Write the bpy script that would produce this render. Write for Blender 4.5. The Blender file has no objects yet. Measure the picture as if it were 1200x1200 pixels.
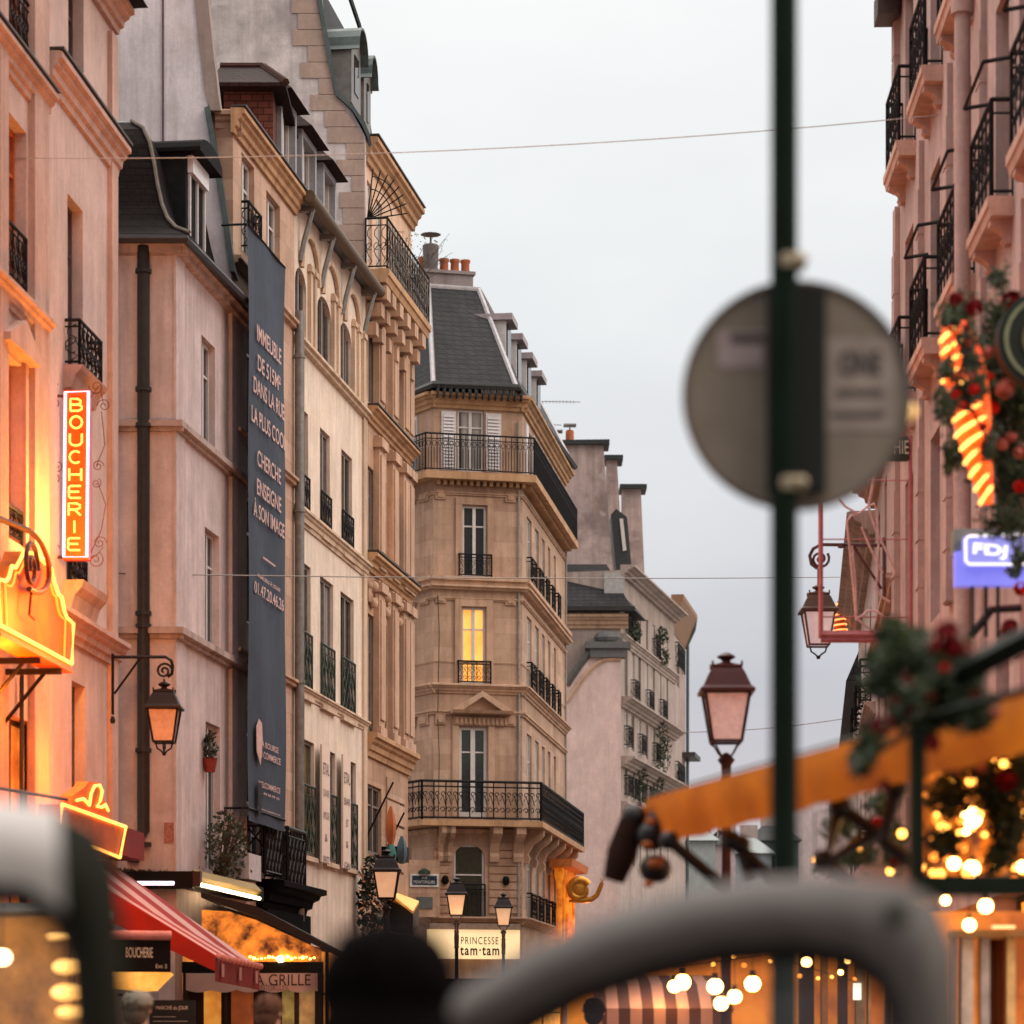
import bpy, bmesh, math, random
from mathutils import Vector, Matrix
RN=random.Random(11)
C=bpy.context.scene.collection
FP=3400.0; CZ=1.5; HY=1215.0
def pt(px,py,z): return Vector(((px-600)/FP*z, z, CZ+(HY-py)/FP*z))
WM={}
# ------------------------------------------------------------------ materials
MC={}
def _nt(name):
    m=bpy.data.materials.new(name); m.use_nodes=True
    nt=m.node_tree; b=nt.nodes['Principled BSDF']
    return m,nt,b
def N(nt,t,**k):
    n=nt.nodes.new(t)
    for a,v in k.items(): setattr(n,a,v)
    return n
def col4(c): return (c[0],c[1],c[2],1)
def noise(nt,vec,scale,detail=4,rough=.55):
    n=N(nt,'ShaderNodeTexNoise'); n.inputs['Scale'].default_value=scale
    n.inputs['Detail'].default_value=detail; n.inputs['Roughness'].default_value=rough
    nt.links.new(vec,n.inputs['Vector']); return n.outputs['Fac']
def mapr(nt,v,a,b,c,d):
    n=N(nt,'ShaderNodeMapRange'); 
    for i,x in zip((1,2,3,4),(a,b,c,d)): n.inputs[i].default_value=x
    nt.links.new(v,n.inputs[0]); return n.outputs[0]
def mathn(nt,op,a,b):
    n=N(nt,'ShaderNodeMath',operation=op)
    for i,x in enumerate((a,b)):
        if isinstance(x,(int,float)): n.inputs[i].default_value=x
        else: nt.links.new(x,n.inputs[i])
    return n.outputs[0]
def mixc(nt,f,a,b,mode='MIX'):
    n=N(nt,'ShaderNodeMix',data_type='RGBA',blend_type=mode)
    for i,x in ((0,f),(6,a),(7,b)):
        if isinstance(x,(int,float)): n.inputs[i].default_value=x
        elif isinstance(x,tuple): n.inputs[i].default_value=col4(x)
        else: nt.links.new(x,n.inputs[i])
    return n.outputs[2]
def mapping(nt,vec,s):
    n=N(nt,'ShaderNodeMapping'); n.inputs['Scale'].default_value=s
    nt.links.new(vec,n.inputs['Vector']); return n.outputs[0]
def bump(nt,b,h,strength=.3,dist=.02):
    n=N(nt,'ShaderNodeBump'); n.inputs['Strength'].default_value=strength; n.inputs['Distance'].default_value=dist
    nt.links.new(h,n.inputs['Height']); nt.links.new(n.outputs[0],b.inputs['Normal'])
def plaster(name,c,stain=.35,streak=.35,blocks=None,dark=(.12,.09,.08),rough=.85,bs=.35,mort=.55):
    if name in MC: return MC[name]
    m,nt,b=_nt(name); tc=N(nt,'ShaderNodeTexCoord').outputs['Object']
    big=mapr(nt,noise(nt,tc,.55,7,.68),.44,.62,0,1)
    st=mapr(nt,noise(nt,mapping(nt,tc,(4,4,.22)),1.0,6,.65),.46,.68,0,1)
    mid=mapr(nt,noise(nt,mapping(nt,tc,(1,1,.6)),2.3,6,.7),.35,.65,.86,1.1)
    pat=mapr(nt,noise(nt,mapping(nt,tc,(1,1,1.3)),.9,2,.4),.60,.62,0,1)
    fine=mapr(nt,noise(nt,tc,14,5,.7),.3,.7,0,1)
    k_=.76-.36*max(0,stain-.3); c2=(c[0]*k_,c[1]*k_*.97,c[2]*k_*.96); c3=(min(1,c[0]*1.12),min(1,c[1]*1.1),min(1,c[2]*1.08))
    x=mixc(nt,fine,(c[0]*.93,c[1]*.92,c[2]*.91),c3)
    x=mixc(nt,mathn(nt,'MULTIPLY',big,stain),x,c2)
    x=mixc(nt,mathn(nt,'MULTIPLY',st,min(1,streak*.85)),x,(c[0]*.5,c[1]*.45,c[2]*.42))
    x=mixc(nt,1.0,x,mid,'MULTIPLY'); x=mixc(nt,mathn(nt,'MULTIPLY',pat,stain*.45),x,(min(1,c[0]*1.06),min(1,c[1]*1.08),min(1,c[2]*1.12)))
    h=noise(nt,tc,30,4,.6)
    if blocks:
        sx=N(nt,'ShaderNodeSeparateXYZ'); nt.links.new(tc,sx.inputs[0])
        cx=N(nt,'ShaderNodeCombineXYZ'); nt.links.new(sx.outputs[0],cx.inputs[0]); nt.links.new(sx.outputs[2],cx.inputs[1])
        br=N(nt,'ShaderNodeTexBrick'); nt.links.new(cx.outputs[0],br.inputs['Vector'])
        br.inputs['Scale'].default_value=1; br.inputs['Brick Width'].default_value=blocks[0]; br.inputs['Row Height'].default_value=blocks[1]
        br.inputs['Mortar Size'].default_value=blocks[2]; br.inputs['Mortar Smooth'].default_value=.3
        br.inputs['Color1'].default_value=(1,1,1,1); br.inputs['Color2'].default_value=(.76,.73,.70,1); br.inputs['Mortar'].default_value=(mort,mort*.93,mort*.9,1)
        x=mixc(nt,1.0,x,br.outputs['Color'],'MULTIPLY')
        h=mathn(nt,'SUBTRACT',mathn(nt,'MULTIPLY',h,.25),br.outputs['Fac'])
    nt.links.new(x,b.inputs['Base Color']); b.inputs['Roughness'].default_value=rough
    b.inputs['Specular IOR Level'].default_value=.2
    bump(nt,b,h,bs,.015)
    MC[name]=m; return m
def flat(name,c,rough=.6,metal=0,var=.25,sc=8,spec=.25,bs=.1,alpha=None):
    if name in MC: return MC[name]
    m,nt,b=_nt(name); tc=N(nt,'ShaderNodeTexCoord').outputs['Object']
    f=noise(nt,tc,sc,5,.65)
    x=mixc(nt,mapr(nt,f,.3,.7,0,1),tuple(k*(1-var) for k in c),tuple(min(1,k*(1+var)) for k in c))
    nt.links.new(x,b.inputs['Base Color']); b.inputs['Metallic'].default_value=metal
    nt.links.new(mapr(nt,f,.2,.8,max(0,rough-.12),min(1,rough+.12)),b.inputs['Roughness'])
    b.inputs['Specular IOR Level'].default_value=spec
    bump(nt,b,noise(nt,tc,sc*5,3),bs,.004)
    MC[name]=m; return m
def emit(name,c,s,base=None):
    if name in MC: return MC[name]
    m,nt,b=_nt(name); b.inputs['Base Color'].default_value=col4(base or c)
    b.inputs['Emission Color'].default_value=col4(c); b.inputs['Emission Strength'].default_value=s
    b.inputs['Roughness'].default_value=.4
    m.cycles.emission_sampling='AUTO'
    MC[name]=m; return m
def emitvar(name,c1,c2,s,sc=3):
    if name in MC: return MC[name]
    m,nt,b=_nt(name); tc=N(nt,'ShaderNodeTexCoord').outputs['Object']
    f=mapr(nt,noise(nt,tc,sc,4,.6),.35,.65,0,1)
    x=mixc(nt,f,c1,c2); nt.links.new(x,b.inputs['Emission Color']); nt.links.new(x,b.inputs['Base Color'])
    b.inputs['Emission Strength'].default_value=s; MC[name]=m; return m
def tiles(name,c,w,h,c2=None,rough=.7,mort=.35,horiz=True,depth=.02):
    if name in MC: return MC[name]
    m,nt,b=_nt(name); tc=N(nt,'ShaderNodeTexCoord').outputs['Object']
    sx=N(nt,'ShaderNodeSeparateXYZ'); nt.links.new(tc,sx.inputs[0])
    cx=N(nt,'ShaderNodeCombineXYZ'); nt.links.new(mathn(nt,'ADD',sx.outputs[0],sx.outputs[1]),cx.inputs[0]); nt.links.new(sx.outputs[2],cx.inputs[1])
    br=N(nt,'ShaderNodeTexBrick'); nt.links.new(cx.outputs[0],br.inputs['Vector'])
    br.inputs['Scale'].default_value=1; br.inputs['Brick Width'].default_value=w; br.inputs['Row Height'].default_value=h
    br.inputs['Mortar Size'].default_value=h*.09; br.inputs['Mortar Smooth'].default_value=.2
    c2=c2 or tuple(k*.7 for k in c)
    br.inputs['Color1'].default_value=col4(c); br.inputs['Color2'].default_value=col4(c2); br.inputs['Mortar'].default_value=col4(tuple(k*mort for k in c))
    f=mapr(nt,noise(nt,tc,1.3,5),.35,.7,.75,1.2)
    x=mixc(nt,1.0,br.outputs['Color'],f,'MULTIPLY')
    nt.links.new(x,b.inputs['Base Color']); b.inputs['Roughness'].default_value=rough; b.inputs['Specular IOR Level'].default_value=.08
    bump(nt,b,mathn(nt,'SUBTRACT',noise(nt,tc,12,3),mathn(nt,'MULTIPLY',br.outputs['Fac'],2)),.5,depth)
    MC[name]=m; return m
def glass(name='window glass',c=(.03,.03,.032),cur=0.0,curc=(.5,.45,.42)):
    if name in MC: return MC[name]
    m,nt,b=_nt(name); tc=N(nt,'ShaderNodeTexCoord').outputs['Object']
    f=mapr(nt,noise(nt,mapping(nt,tc,(7,7,.15)),1,3),.4,.62,0,1)
    x=mixc(nt,mathn(nt,'MULTIPLY',f,cur),c,curc)
    nt.links.new(x,b.inputs['Base Color']); b.inputs['Roughness'].default_value=.08; b.inputs['Specular IOR Level'].default_value=.22
    bump(nt,b,noise(nt,tc,1.3,2),.06,.03)
    MC[name]=m; return m
def stripes(name,c1,c2,w,axis=0,emi=0,trans=.35):
    if name in MC: return MC[name]
    m,nt,b=_nt(name); tc=N(nt,'ShaderNodeTexCoord').outputs['Object']
    sx=N(nt,'ShaderNodeSeparateXYZ'); nt.links.new(tc,sx.inputs[0])
    s=mathn(nt,'GREATER_THAN',mathn(nt,'FRACT',mathn(nt,'DIVIDE',sx.outputs[axis],w),0),.5)
    x=mixc(nt,s,c1,c2); nt.links.new(x,b.inputs['Base Color']); b.inputs['Roughness'].default_value=.8
    tr=N(nt,'ShaderNodeBsdfTranslucent'); nt.links.new(x,tr.inputs[0]); mx=N(nt,'ShaderNodeMixShader'); mx.inputs[0].default_value=trans
    nt.links.new(b.outputs[0],mx.inputs[1]); nt.links.new(tr.outputs[0],mx.inputs[2])
    nt.links.new(mx.outputs[0],nt.nodes['Material Output'].inputs[0])
    MC[name]=m; return m
def cloth(name,c,trans=.4,c2=None):
    if name in MC: return MC[name]
    m,nt,b=_nt(name); tc=N(nt,'ShaderNodeTexCoord').outputs['Object']
    x=mixc(nt,mapr(nt,noise(nt,tc,2.5,4),.3,.7,0,1),c,c2 or tuple(k*.75 for k in c))
    nt.links.new(x,b.inputs['Base Color']); b.inputs['Roughness'].default_value=.85
    bump(nt,b,noise(nt,mapping(nt,tc,(3,3,.6)),2,3),.4,.03)
    tr=N(nt,'ShaderNodeBsdfTranslucent'); nt.links.new(x,tr.inputs[0]); mx=N(nt,'ShaderNodeMixShader'); mx.inputs[0].default_value=trans
    nt.links.new(b.outputs[0],mx.inputs[1]); nt.links.new(tr.outputs[0],mx.inputs[2])
    nt.links.new(mx.outputs[0],nt.nodes['Material Output'].inputs[0])
    MC[name]=m; return m
def clearglass(name='clear glass',c=(1,1,1),a=.12):
    if name in MC: return MC[name]
    m=bpy.data.materials.new(name); m.use_nodes=True; nt=m.node_tree; nt.nodes.remove(nt.nodes['Principled BSDF'])
    t=N(nt,'ShaderNodeBsdfTransparent'); t.inputs[0].default_value=col4(c); g=N(nt,'ShaderNodeBsdfGlossy'); g.inputs['Roughness'].default_value=.03
    fr=N(nt,'ShaderNodeFresnel'); mx=N(nt,'ShaderNodeMixShader'); nt.links.new(mapr(nt,fr.outputs[0],0,1,a*.3,1),mx.inputs[0])
    nt.links.new(t.outputs[0],mx.inputs[1]); nt.links.new(g.outputs[0],mx.inputs[2]); nt.links.new(mx.outputs[0],nt.nodes['Material Output'].inputs[0])
    MC[name]=m; return m
# ------------------------------------------------------------------ mesh builder
class MB:
    def __init__(s,smooth=False): s.v=[];s.f=[];s.mi=[];s.smooth=smooth;s.cur=0
    def add(s,vs,fs):
        o=len(s.v); s.v+= [tuple(v) for v in vs]; s.f+=[tuple(i+o for i in f) for f in fs]; s.mi+=[s.cur]*len(fs); return s
    def box(s,x0,x1,y0,y1,z0,z1):
        return s.add([(x0,y0,z0),(x1,y0,z0),(x1,y1,z0),(x0,y1,z0),(x0,y0,z1),(x1,y0,z1),(x1,y1,z1),(x0,y1,z1)],
          [(3,2,1,0),(4,5,6,7),(0,1,5,4),(1,2,6,5),(2,3,7,6),(3,0,4,7)])
    def quad(s,a,b,c,d): return s.add([a,b,c,d],[(0,1,2,3)])
    def extx(s,prof,x0,x1):   # prof (y,z) closed, extruded along x
        n=len(prof); vs=[(x0,p[0],p[1]) for p in prof]+[(x1,p[0],p[1]) for p in prof]
        return s.add(vs,[(i,(i+1)%n,n+(i+1)%n,n+i) for i in range(n)]+[tuple(range(n-1,-1,-1)),tuple(range(n,2*n))])
    def exty(s,prof,y0,y1):   # prof (x,z)
        n=len(prof); vs=[(p[0],y0,p[1]) for p in prof]+[(p[0],y1,p[1]) for p in prof]
        return s.add(vs,[(i,(i+1)%n,n+(i+1)%n,n+i) for i in range(n)]+[tuple(range(n-1,-1,-1)),tuple(range(n,2*n))])
    def loft(s,rings,cap=True,closed=True):
        n=len(rings[0]); vs=[p for r in rings for p in r]; fs=[]
        for k in range(len(rings)-1):
            for i in range(n if closed else n-1):
                j=(i+1)%n; fs.append((k*n+i,k*n+j,(k+1)*n+j,(k+1)*n+i))
        if cap: fs+= [tuple(range(n-1,-1,-1)),tuple(range((len(rings)-1)*n,len(rings)*n))]
        return s.add(vs,fs)
    def tube(s,pts,r,n=6,closed=False):
        P=[Vector(p) for p in pts]; m=len(P); rs=r if isinstance(r,(list,tuple)) else [r]*m
        rings=[]; up=None
        for i in range(m):
            a=P[(i-1)%m] if (i>0 or closed) else P[i]; b=P[(i+1)%m] if (i<m-1 or closed) else P[i]
            t=(b-a)
            if t.length<1e-9: t=Vector((0,0,1))
            t.normalize()
            if up is None: up=Vector((0,0,1)) if abs(t.z)<.9 else Vector((0,1,0))
            x=t.cross(up)
            if x.length<1e-4: x=t.cross(Vector((1,.3,0)))
            x.normalize(); y=x.cross(t).normalized(); up=y
            rings.append([P[i]+(x*math.cos(2*math.pi*k/n)+y*math.sin(2*math.pi*k/n))*rs[i] for k in range(n)])
        if closed: rings.append(rings[0]); return s.loft(rings,False)
        return s.loft(rings,True)
    def bar(s,a,b,r,n=4): return s.tube([a,b],r,n)
    def lathe(s,prof,c=(0,0,0),n=16,a0=0):
        rings=[[(c[0]+r*math.cos(a0+2*math.pi*k/n),c[1]+r*math.sin(a0+2*math.pi*k/n),c[2]+z) for k in range(n)] for r,z in prof]
        return s.loft(rings,True)
    def ball(s,c,r,n=12,m=8,sc=(1,1,1)):
        rings=[]
        for j in range(1,m):
            th=math.pi*j/m
            rings.append([(c[0]+r*sc[0]*math.sin(th)*math.cos(2*math.pi*k/n),c[1]+r*sc[1]*math.sin(th)*math.sin(2*math.pi*k/n),c[2]-r*sc[2]*math.cos(th)) for k in range(n)])
        return s.loft(rings,True)
    def build(s,name,mat,parent=None,M=None,bevel=0,kind=None):
        M=M or Matrix()
        me=bpy.data.meshes.new(name); me.from_pydata(s.v,[],s.f)
        mats=mat if isinstance(mat,list) else [mat]
        for x in mats: me.materials.append(x)
        if len(mats)>1: me.polygons.foreach_set('material_index',s.mi)
        bm=bmesh.new(); bm.from_mesh(me); bmesh.ops.recalc_face_normals(bm,faces=bm.faces); bm.to_mesh(me); bm.free()
        if s.smooth:
            me.polygons.foreach_set('use_smooth',[True]*len(me.polygons))
            try: me.set_sharp_from_angle(angle=math.radians(50))
            except Exception: pass
        me.update()
        o=bpy.data.objects.new(name,me); C.objects.link(o)
        if bevel:
            b=o.modifiers.new('bevel','BEVEL'); b.width=bevel; b.segments=2; b.limit_method='ANGLE'
        if parent is not None:
            o.parent=parent; o.matrix_local=WM[parent.name].inverted()@M
        else: o.matrix_world=M
        WM[o.name]=M.copy()
        if kind: o['kind']=kind
        return o
def TH(name,label,cat,loc,group=None):
    o=bpy.data.objects.new(name,None); C.objects.link(o); o.location=loc; o.empty_display_size=.3
    o['label']=label; o['category']=cat
    if group: o['group']=group
    WM[o.name]=Matrix.Translation(loc); return o
def tag(o,label,cat,group=None):
    o['label']=label; o['category']=cat
    if group: o['group']=group
    return o
def lab(o,l): o['label']=l; return o
def copytree(o,parent=None):
    c=o.copy(); C.objects.link(c)
    if parent is not None: c.parent=parent; c.matrix_parent_inverse=o.matrix_parent_inverse.copy()
    for ch in o.children: copytree(ch,c)
    return c
FONT=None
def text(name,s,h,mat,parent,M,w=None,thick=.004,squash=1.0,align='CENTER',bold=0,spacing=1.0):
    cu=bpy.data.curves.new(name,'FONT'); cu.body=s; cu.size=1; cu.align_x=align; cu.extrude=0; cu.offset=bold; cu.space_character=spacing
    o=bpy.data.objects.new(name,cu); C.objects.link(o); bpy.context.view_layer.update()
    dg=bpy.context.evaluated_depsgraph_get(); me=bpy.data.meshes.new_from_object(o.evaluated_get(dg)); bpy.data.objects.remove(o)
    xs=[v.co.x for v in me.vertices]; ys=[v.co.y for v in me.vertices]
    if not xs: return None
    hh=max(ys)-min(ys); sy=h/hh; sx=sy*squash if w is None else w/(max(xs)-min(xs)); cx=(max(xs)+min(xs))/2 if align=='CENTER' else min(xs); y0=min(ys)
    mb=MB(); vs=[((v.co.x-cx)*sx,0,(v.co.y-y0)*sy) for v in me.vertices]; fs=[tuple(p.vertices) for p in me.polygons]
    n=len(vs); mb.add([(x,-thick,z) for x,_,z in vs],fs)
    ob=mb.build(name,mat,parent,M); bpy.data.meshes.remove(me); return ob
# ------------------------------------------------------------------ facades
class Fac:
    def __init__(s,x0,z0,x1,z1):
        a=Vector(((x0-600)/FP*z0,z0,0)); b=Vector(((x1-600)/FP*z1,z1,0))
        s.p0=a; s.U=(b-a).normalized(); s.L=(b-a).length; s.N=Vector((s.U.y,-s.U.x,0))
        I=-s.N; s.M=Matrix(((s.U.x,I.x,0,a.x),(s.U.y,I.y,0,a.y),(0,0,1,0),(0,0,0,1)))
    def uz(s,px,py,d=0.0):
        r=Vector(((px-600)/FP,1,(HY-py)/FP)); 
        t=((s.p0+s.N*d)-Vector((0,0,CZ))).dot(s.N)/r.dot(s.N)
        q=Vector((0,0,CZ))+r*t
        return (q-s.p0).dot(s.U), q.z
    def u(s,px,d=0): return s.uz(px,HY,d)[0]
    def z(s,px,py,d=0): return s.uz(px,py,d)[1]
    def hole(s,xl,xr,yt,yb,rise=0,ref=None):
        ref=ref if ref is not None else xl
        return (s.u(xl),s.u(xr),s.z(ref,yb),s.z(ref,yt),rise)
    def at(s,u,d,z): return s.M@Vector((u,-d,z))
DEP=[.22]
def wall(root,F,mat,holes,z1,u0=0,u1=None,z0=0,dep=None,name='wall',back=8,bodymat=None):
    dep=dep or DEP[0]
    u1=F.L if u1 is None else u1; mb=MB()
    us=sorted({round(x,4) for h in holes for x in h[:2]}|{u0,u1}); zs=sorted({round(x,4) for h in holes for x in h[2:4]}|{z0,z1})
    us=[x for x in us if u0<=x<=u1]; zs=[x for x in zs if z0<=x<=z1]
    for i in range(len(us)-1):
        for j in range(len(zs)-1):
            cu=(us[i]+us[i+1])/2; cz=(zs[j]+zs[j+1])/2
            if any(h[0]<cu<h[1] and h[2]<cz<h[3] for h in holes): continue
            mb.quad((us[i],0,zs[j]),(us[i+1],0,zs[j]),(us[i+1],0,zs[j+1]),(us[i],0,zs[j+1]))
    for h in holes:
        a,b,c,d,r=h; t=d-r
        mb.quad((a,0,c),(a,dep,c),(a,dep,t),(a,0,t)); mb.quad((b,0,c),(b,0,t),(b,dep,t),(b,dep,c)); mb.quad((a,0,c),(b,0,c),(b,dep,c),(a,dep,c))
        if r<=0: mb.quad((a,0,d),(a,dep,d),(b,dep,d),(b,0,d))
        else:
            n=12; m=(a+b)/2; w=(b-a)/2
            arc=[(m-w*math.cos(math.pi*k/n),t+r*math.sin(math.pi*k/n)) for k in range(n+1)]
            for k in range(n):
                (p,q),(p2,q2)=arc[k],arc[k+1]
                mb.quad((p,0,q),(p2,0,q2),(p2,0,d),(p,0,d)); mb.quad((p,0,q),(p,dep,q),(p2,dep,q2),(p2,0,q2))
                mb.quad((p,dep,q),(p2,dep,q2),(p2,dep,d),(p,dep,d))
    mb.quad((u0,0,z0),(u0,0,z1),(u0,dep+.03,z1),(u0,dep+.03,z0)); mb.quad((u1,0,z0),(u1,dep+.03,z0),(u1,dep+.03,z1),(u1,0,z1))
    if back:
        e=.004; y0=dep+.02
        mb.add([(u0+e,y0,z0),(u1-e,y0,z0),(u1-e,back,z0),(u0+e,back,z0),(u0+e,y0,z1-.01),(u1-e,y0,z1-.01),(u1-e,back,z1-.01),(u0+e,back,z1-.01)],[(4,5,6,7),(0,1,5,4),(1,2,6,5),(2,3,7,6),(3,0,4,7)])
        mb.quad((u0,0,z1),(u1,0,z1),(u1,dep+.03,z1),(u0,dep+.03,z1))
    # recalc normals would confuse holes; keep quads
    return mb.build(name,mat,root,F.M)
FRW=lambda: flat('white window paint',(.62,.58,.56),.5,var=.1)
def window(root,F,h,dep=None,glassm=None,framem=None,trans=(.72,),mull=True,name='window',b=.055):
    dep=dep or DEP[0]
    a,c,z0,z1,r=h; g=.004; mb=MB(); y0=dep-.07; y1=dep-.01
    a+=g;c-=g;z0+=g;z1-=g
    mb.box(a,a+b,y0,y1,z0,z1); mb.box(c-b,c,y0,y1,z0,z1); mb.box(a+b,c-b,y0,y1,z0,z0+b*1.5); mb.box(a+b,c-b,y0,y1,z1-b,z1)
    m=(a+c)/2
    if mull: mb.box(m-b*.8,m+b*.8,y0-.012,y1-.004,z0+b*1.5,z1-b)
    for t in trans:
        zz=z0+(z1-z0)*t; mb.box(a+b,m-b*.8 if mull else c-b,y0+.012,y1-.006,zz-.02,zz+.02)
        if mull: mb.box(m+b*.8,c-b,y0+.012,y1-.006,zz-.02,zz+.02)
    fo=mb.build(name,framem or FRW(),root,F.M)
    p=MB(); p.quad((a,dep-.03,z0),(c,dep-.03,z0),(c,dep-.03,z1),(a,dep-.03,z1))
    p.build('pane',glassm or RN.choice([glass(),glass('curtained glass',cur=.75),glass('half curtained glass',cur=.4)]),fo,F.M)
    return fo
def cprof(d,h,y=0.0,z=0.0,kind=0):
    if kind==0: pr=[(0,0),(.22,.0),(.28,.22),(.45,.28),(.5,.5),(.72,.6),(.78,.74),(1,.78),(1,.96),(.9,1.0),(0,1.04)]
    elif kind==1: pr=[(0,0),(.6,.12),(.65,.5),(1,.6),(1,.95),(0,1)]
    else: pr=[(0,0),(.5,0),(.5,.35),(1,.42),(1,1),(0,1)]
    return [(-(a*d)+y,z+b*h) for a,b in pr]
def cornice(root,F,z,u0,u1,d=.3,h=.3,mat=None,kind=0,name='cornice',y=0.004,cap=None):
    j=RN.uniform(-.002,.002); mb=MB(); mb.extx(cprof(d,h,y,z+j,kind),u0,u1)
    o=mb.build(name,mat,root,F.M)
    if cap:
        m2=MB(); m2.box(u0-.01,u1+.01,-d-.02,.0,z+j+h*1.05,z+j+h*1.05+.03); m2.build('lead_flashing',cap,o,F.M)
    return o
def railing(mb,path,z0,h,sp=.13,style='scroll',r=.012):
    for k in range(len(path)-1):
        a=Vector((path[k][0],path[k][1],0)); b=Vector((path[k+1][0],path[k+1][1],0)); L=(b-a).length; t=(b-a)/L if L else a
        def q(s,z): p=a+t*s; return (p.x,p.y,z0+z)
        mb.tube([q(0,h),q(L,h)],r*1.9,6); mb.tube([q(0,.06),q(L,.06)],r*1.3,4); mb.tube([q(0,h*.86),q(L,h*.86)],r,4)
        mb.tube([q(0,0),q(0,h)],r*1.6,4); mb.tube([q(L,0),q(L,h)],r*1.6,4)
        n=max(1,int(L/sp)); s=L/n
        if style=='lattice':
            m=max(1,round(L/(h*.28))); w=L/m
            for i in range(m):
                for (za,zb) in ((.06,h*.46),(h*.46,h*.86)):
                    mb.tube([q(i*w,za),q((i+1)*w,zb)],r*.8,4); mb.tube([q((i+1)*w,za),q(i*w,zb)],r*.8,4)
                mb.tube([q(i*w,.06),q(i*w,h)],r*.8,4)
            continue
        for i in range(n):
            if style=='bar' or i%2==0 or n<3: mb.tube([q(i*s,.06),q(i*s,h)],r*.85,4)
            if style=='bar':
                mb.tube([q((i+.5)*s+s*.36*math.cos(x),h*.74+s*.5*math.sin(x)) for x in (0,1.05,2.1,3.14,4.2,5.25,6.28)],r*.8,3); mb.tube([q((i+.5)*s,.06),q((i+.5)*s,h*.62)],r*.7,3)
            if style=='scroll' and L>.3:
                cx=(i+.5)*s; R=s*.42
                for cz,sg in ((h*.66,1),(h*.26,-1)):
                    pts=[q(cx+sg*R*math.cos(x)*(1-x/9),cz+R*1.25*math.sin(x)*(1-x/9)) for x in [k2*.85 for k2 in range(8)]]
                    mb.tube(pts,r*.75,3)
                mb.tube([q(cx-R,h*.5),q(cx,h*.62),q(cx+R,h*.4)],r*.7,3)
            elif style=='vine':
                cx=(i+.5)*s; pts=[q(cx+s*.38*math.sin(x*1.7),.08+(h*.78)*x/8) for x in range(9)]; mb.tube(pts,r*.8,3)
                pts=[q(cx+s*.4*math.cos(x),h*.45+s*.5*math.sin(x)) for x in [k2*.9 for k2 in range(7)]]; mb.tube(pts,r*.7,3)
def IRON(): return flat('black wrought iron',(.010,.009,.010),.6,.2,spec=.2)
def guard(root,F,u0,u1,z,h=.9,out=.06,style='vine',name='window_guard',mat=None,depin=None):
    mb=MB(); path=[(u0,.02),(u0,-out),(u1,-out),(u1,.02)] if out>.1 else [(u0,-out),(u1,-out)]
    railing(mb,path,z,h,.12,style,.013); return mb.build(name,mat or IRON(),root,F.M)
def balcony(root,F,u0,u1,z,out=.7,h=1.0,th=.16,mat=None,style='scroll',cons=None,sides=(1,1),cmat=None,irm=None,consn='console',label=None):
    mb=MB(); mb.extx([(0.003,z-th),(-out*.86,z-th),(-out*.93,z-th*.55),(-out,z-th*.5),(-out,z),(0.003,z)],u0,u1)
    sl=mb.build('balcony',mat,root,F.M)
    rb=MB(); p=[]
    if sides[0]: p.append((u0+.05,0))
    p+=[(u0+.05,-out+.05),(u1-.05,-out+.05)]
    if sides[1]: p.append((u1-.05,0))
    railing(rb,p,z,h,.14,style,.013); rb.build('railing',irm or IRON(),sl,F.M)
    if cons:
        for cu in cons:
            c=MB(); w=.09; H=min(.62,out*.9); y=-out*.82
            prof=[(0.002,z-th-H),(-.06,z-th-H),(-.1,z-th-H*.8),(-.07,z-th-H*.6),(y*.5,z-th-H*.42),(y*.8,z-th-H*.3),(y,z-th-H*.22),(y,z-th+.002),(0.002,z-th+.002)]
            c.extx(prof,cu-w,cu+w); c.build(consn,cmat or mat,sl,F.M)
    return sl
def pots(root,pts,mat=None,h=.5,r=.13,name='chimney_pot'):
    for p in pts:
        m=MB(True); hh=h*RN.uniform(.8,1.15); m.lathe([(r*.95,0),(r*.8,hh*.1),(r*.72,hh*.8),(r*.9,hh*.86),(r*.9,hh),(r*.6,hh)],p,10); m.build(name,mat or flat('terracotta',(.42,.13,.06),.8),root)
def leaves(center,rad,n,size,rnd,mb=None,jit=1,hollow=.35,gauss=0):
    mb=mb or MB()
    for i in range(n):
        while True:
            v=Vector((rnd.uniform(-1,1),rnd.uniform(-1,1),rnd.uniform(-1,1)))
            if gauss: v=Vector((rnd.gauss(0,.5),rnd.gauss(0,.5),rnd.gauss(0,.5)))
            if hollow*rnd.random()<v.length<(1.7 if gauss else 1): break
        p=Vector(center)+Vector((v.x*rad[0],v.y*rad[1],v.z*rad[2]))
        a=Vector((rnd.gauss(0,1),rnd.gauss(0,1),rnd.gauss(0,1))).normalized(); b=a.cross(Vector((rnd.gauss(0,1),rnd.gauss(0,1),rnd.gauss(0,1)))).normalized()
        s=size*rnd.uniform(.6,1.3); c=a.cross(b)*s*.15
        mb.add([p-a*s,p-b*s*.45+c,p+a*s,p+b*s*.45+c],[(0,1,2,3)])
    return mb
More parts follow.
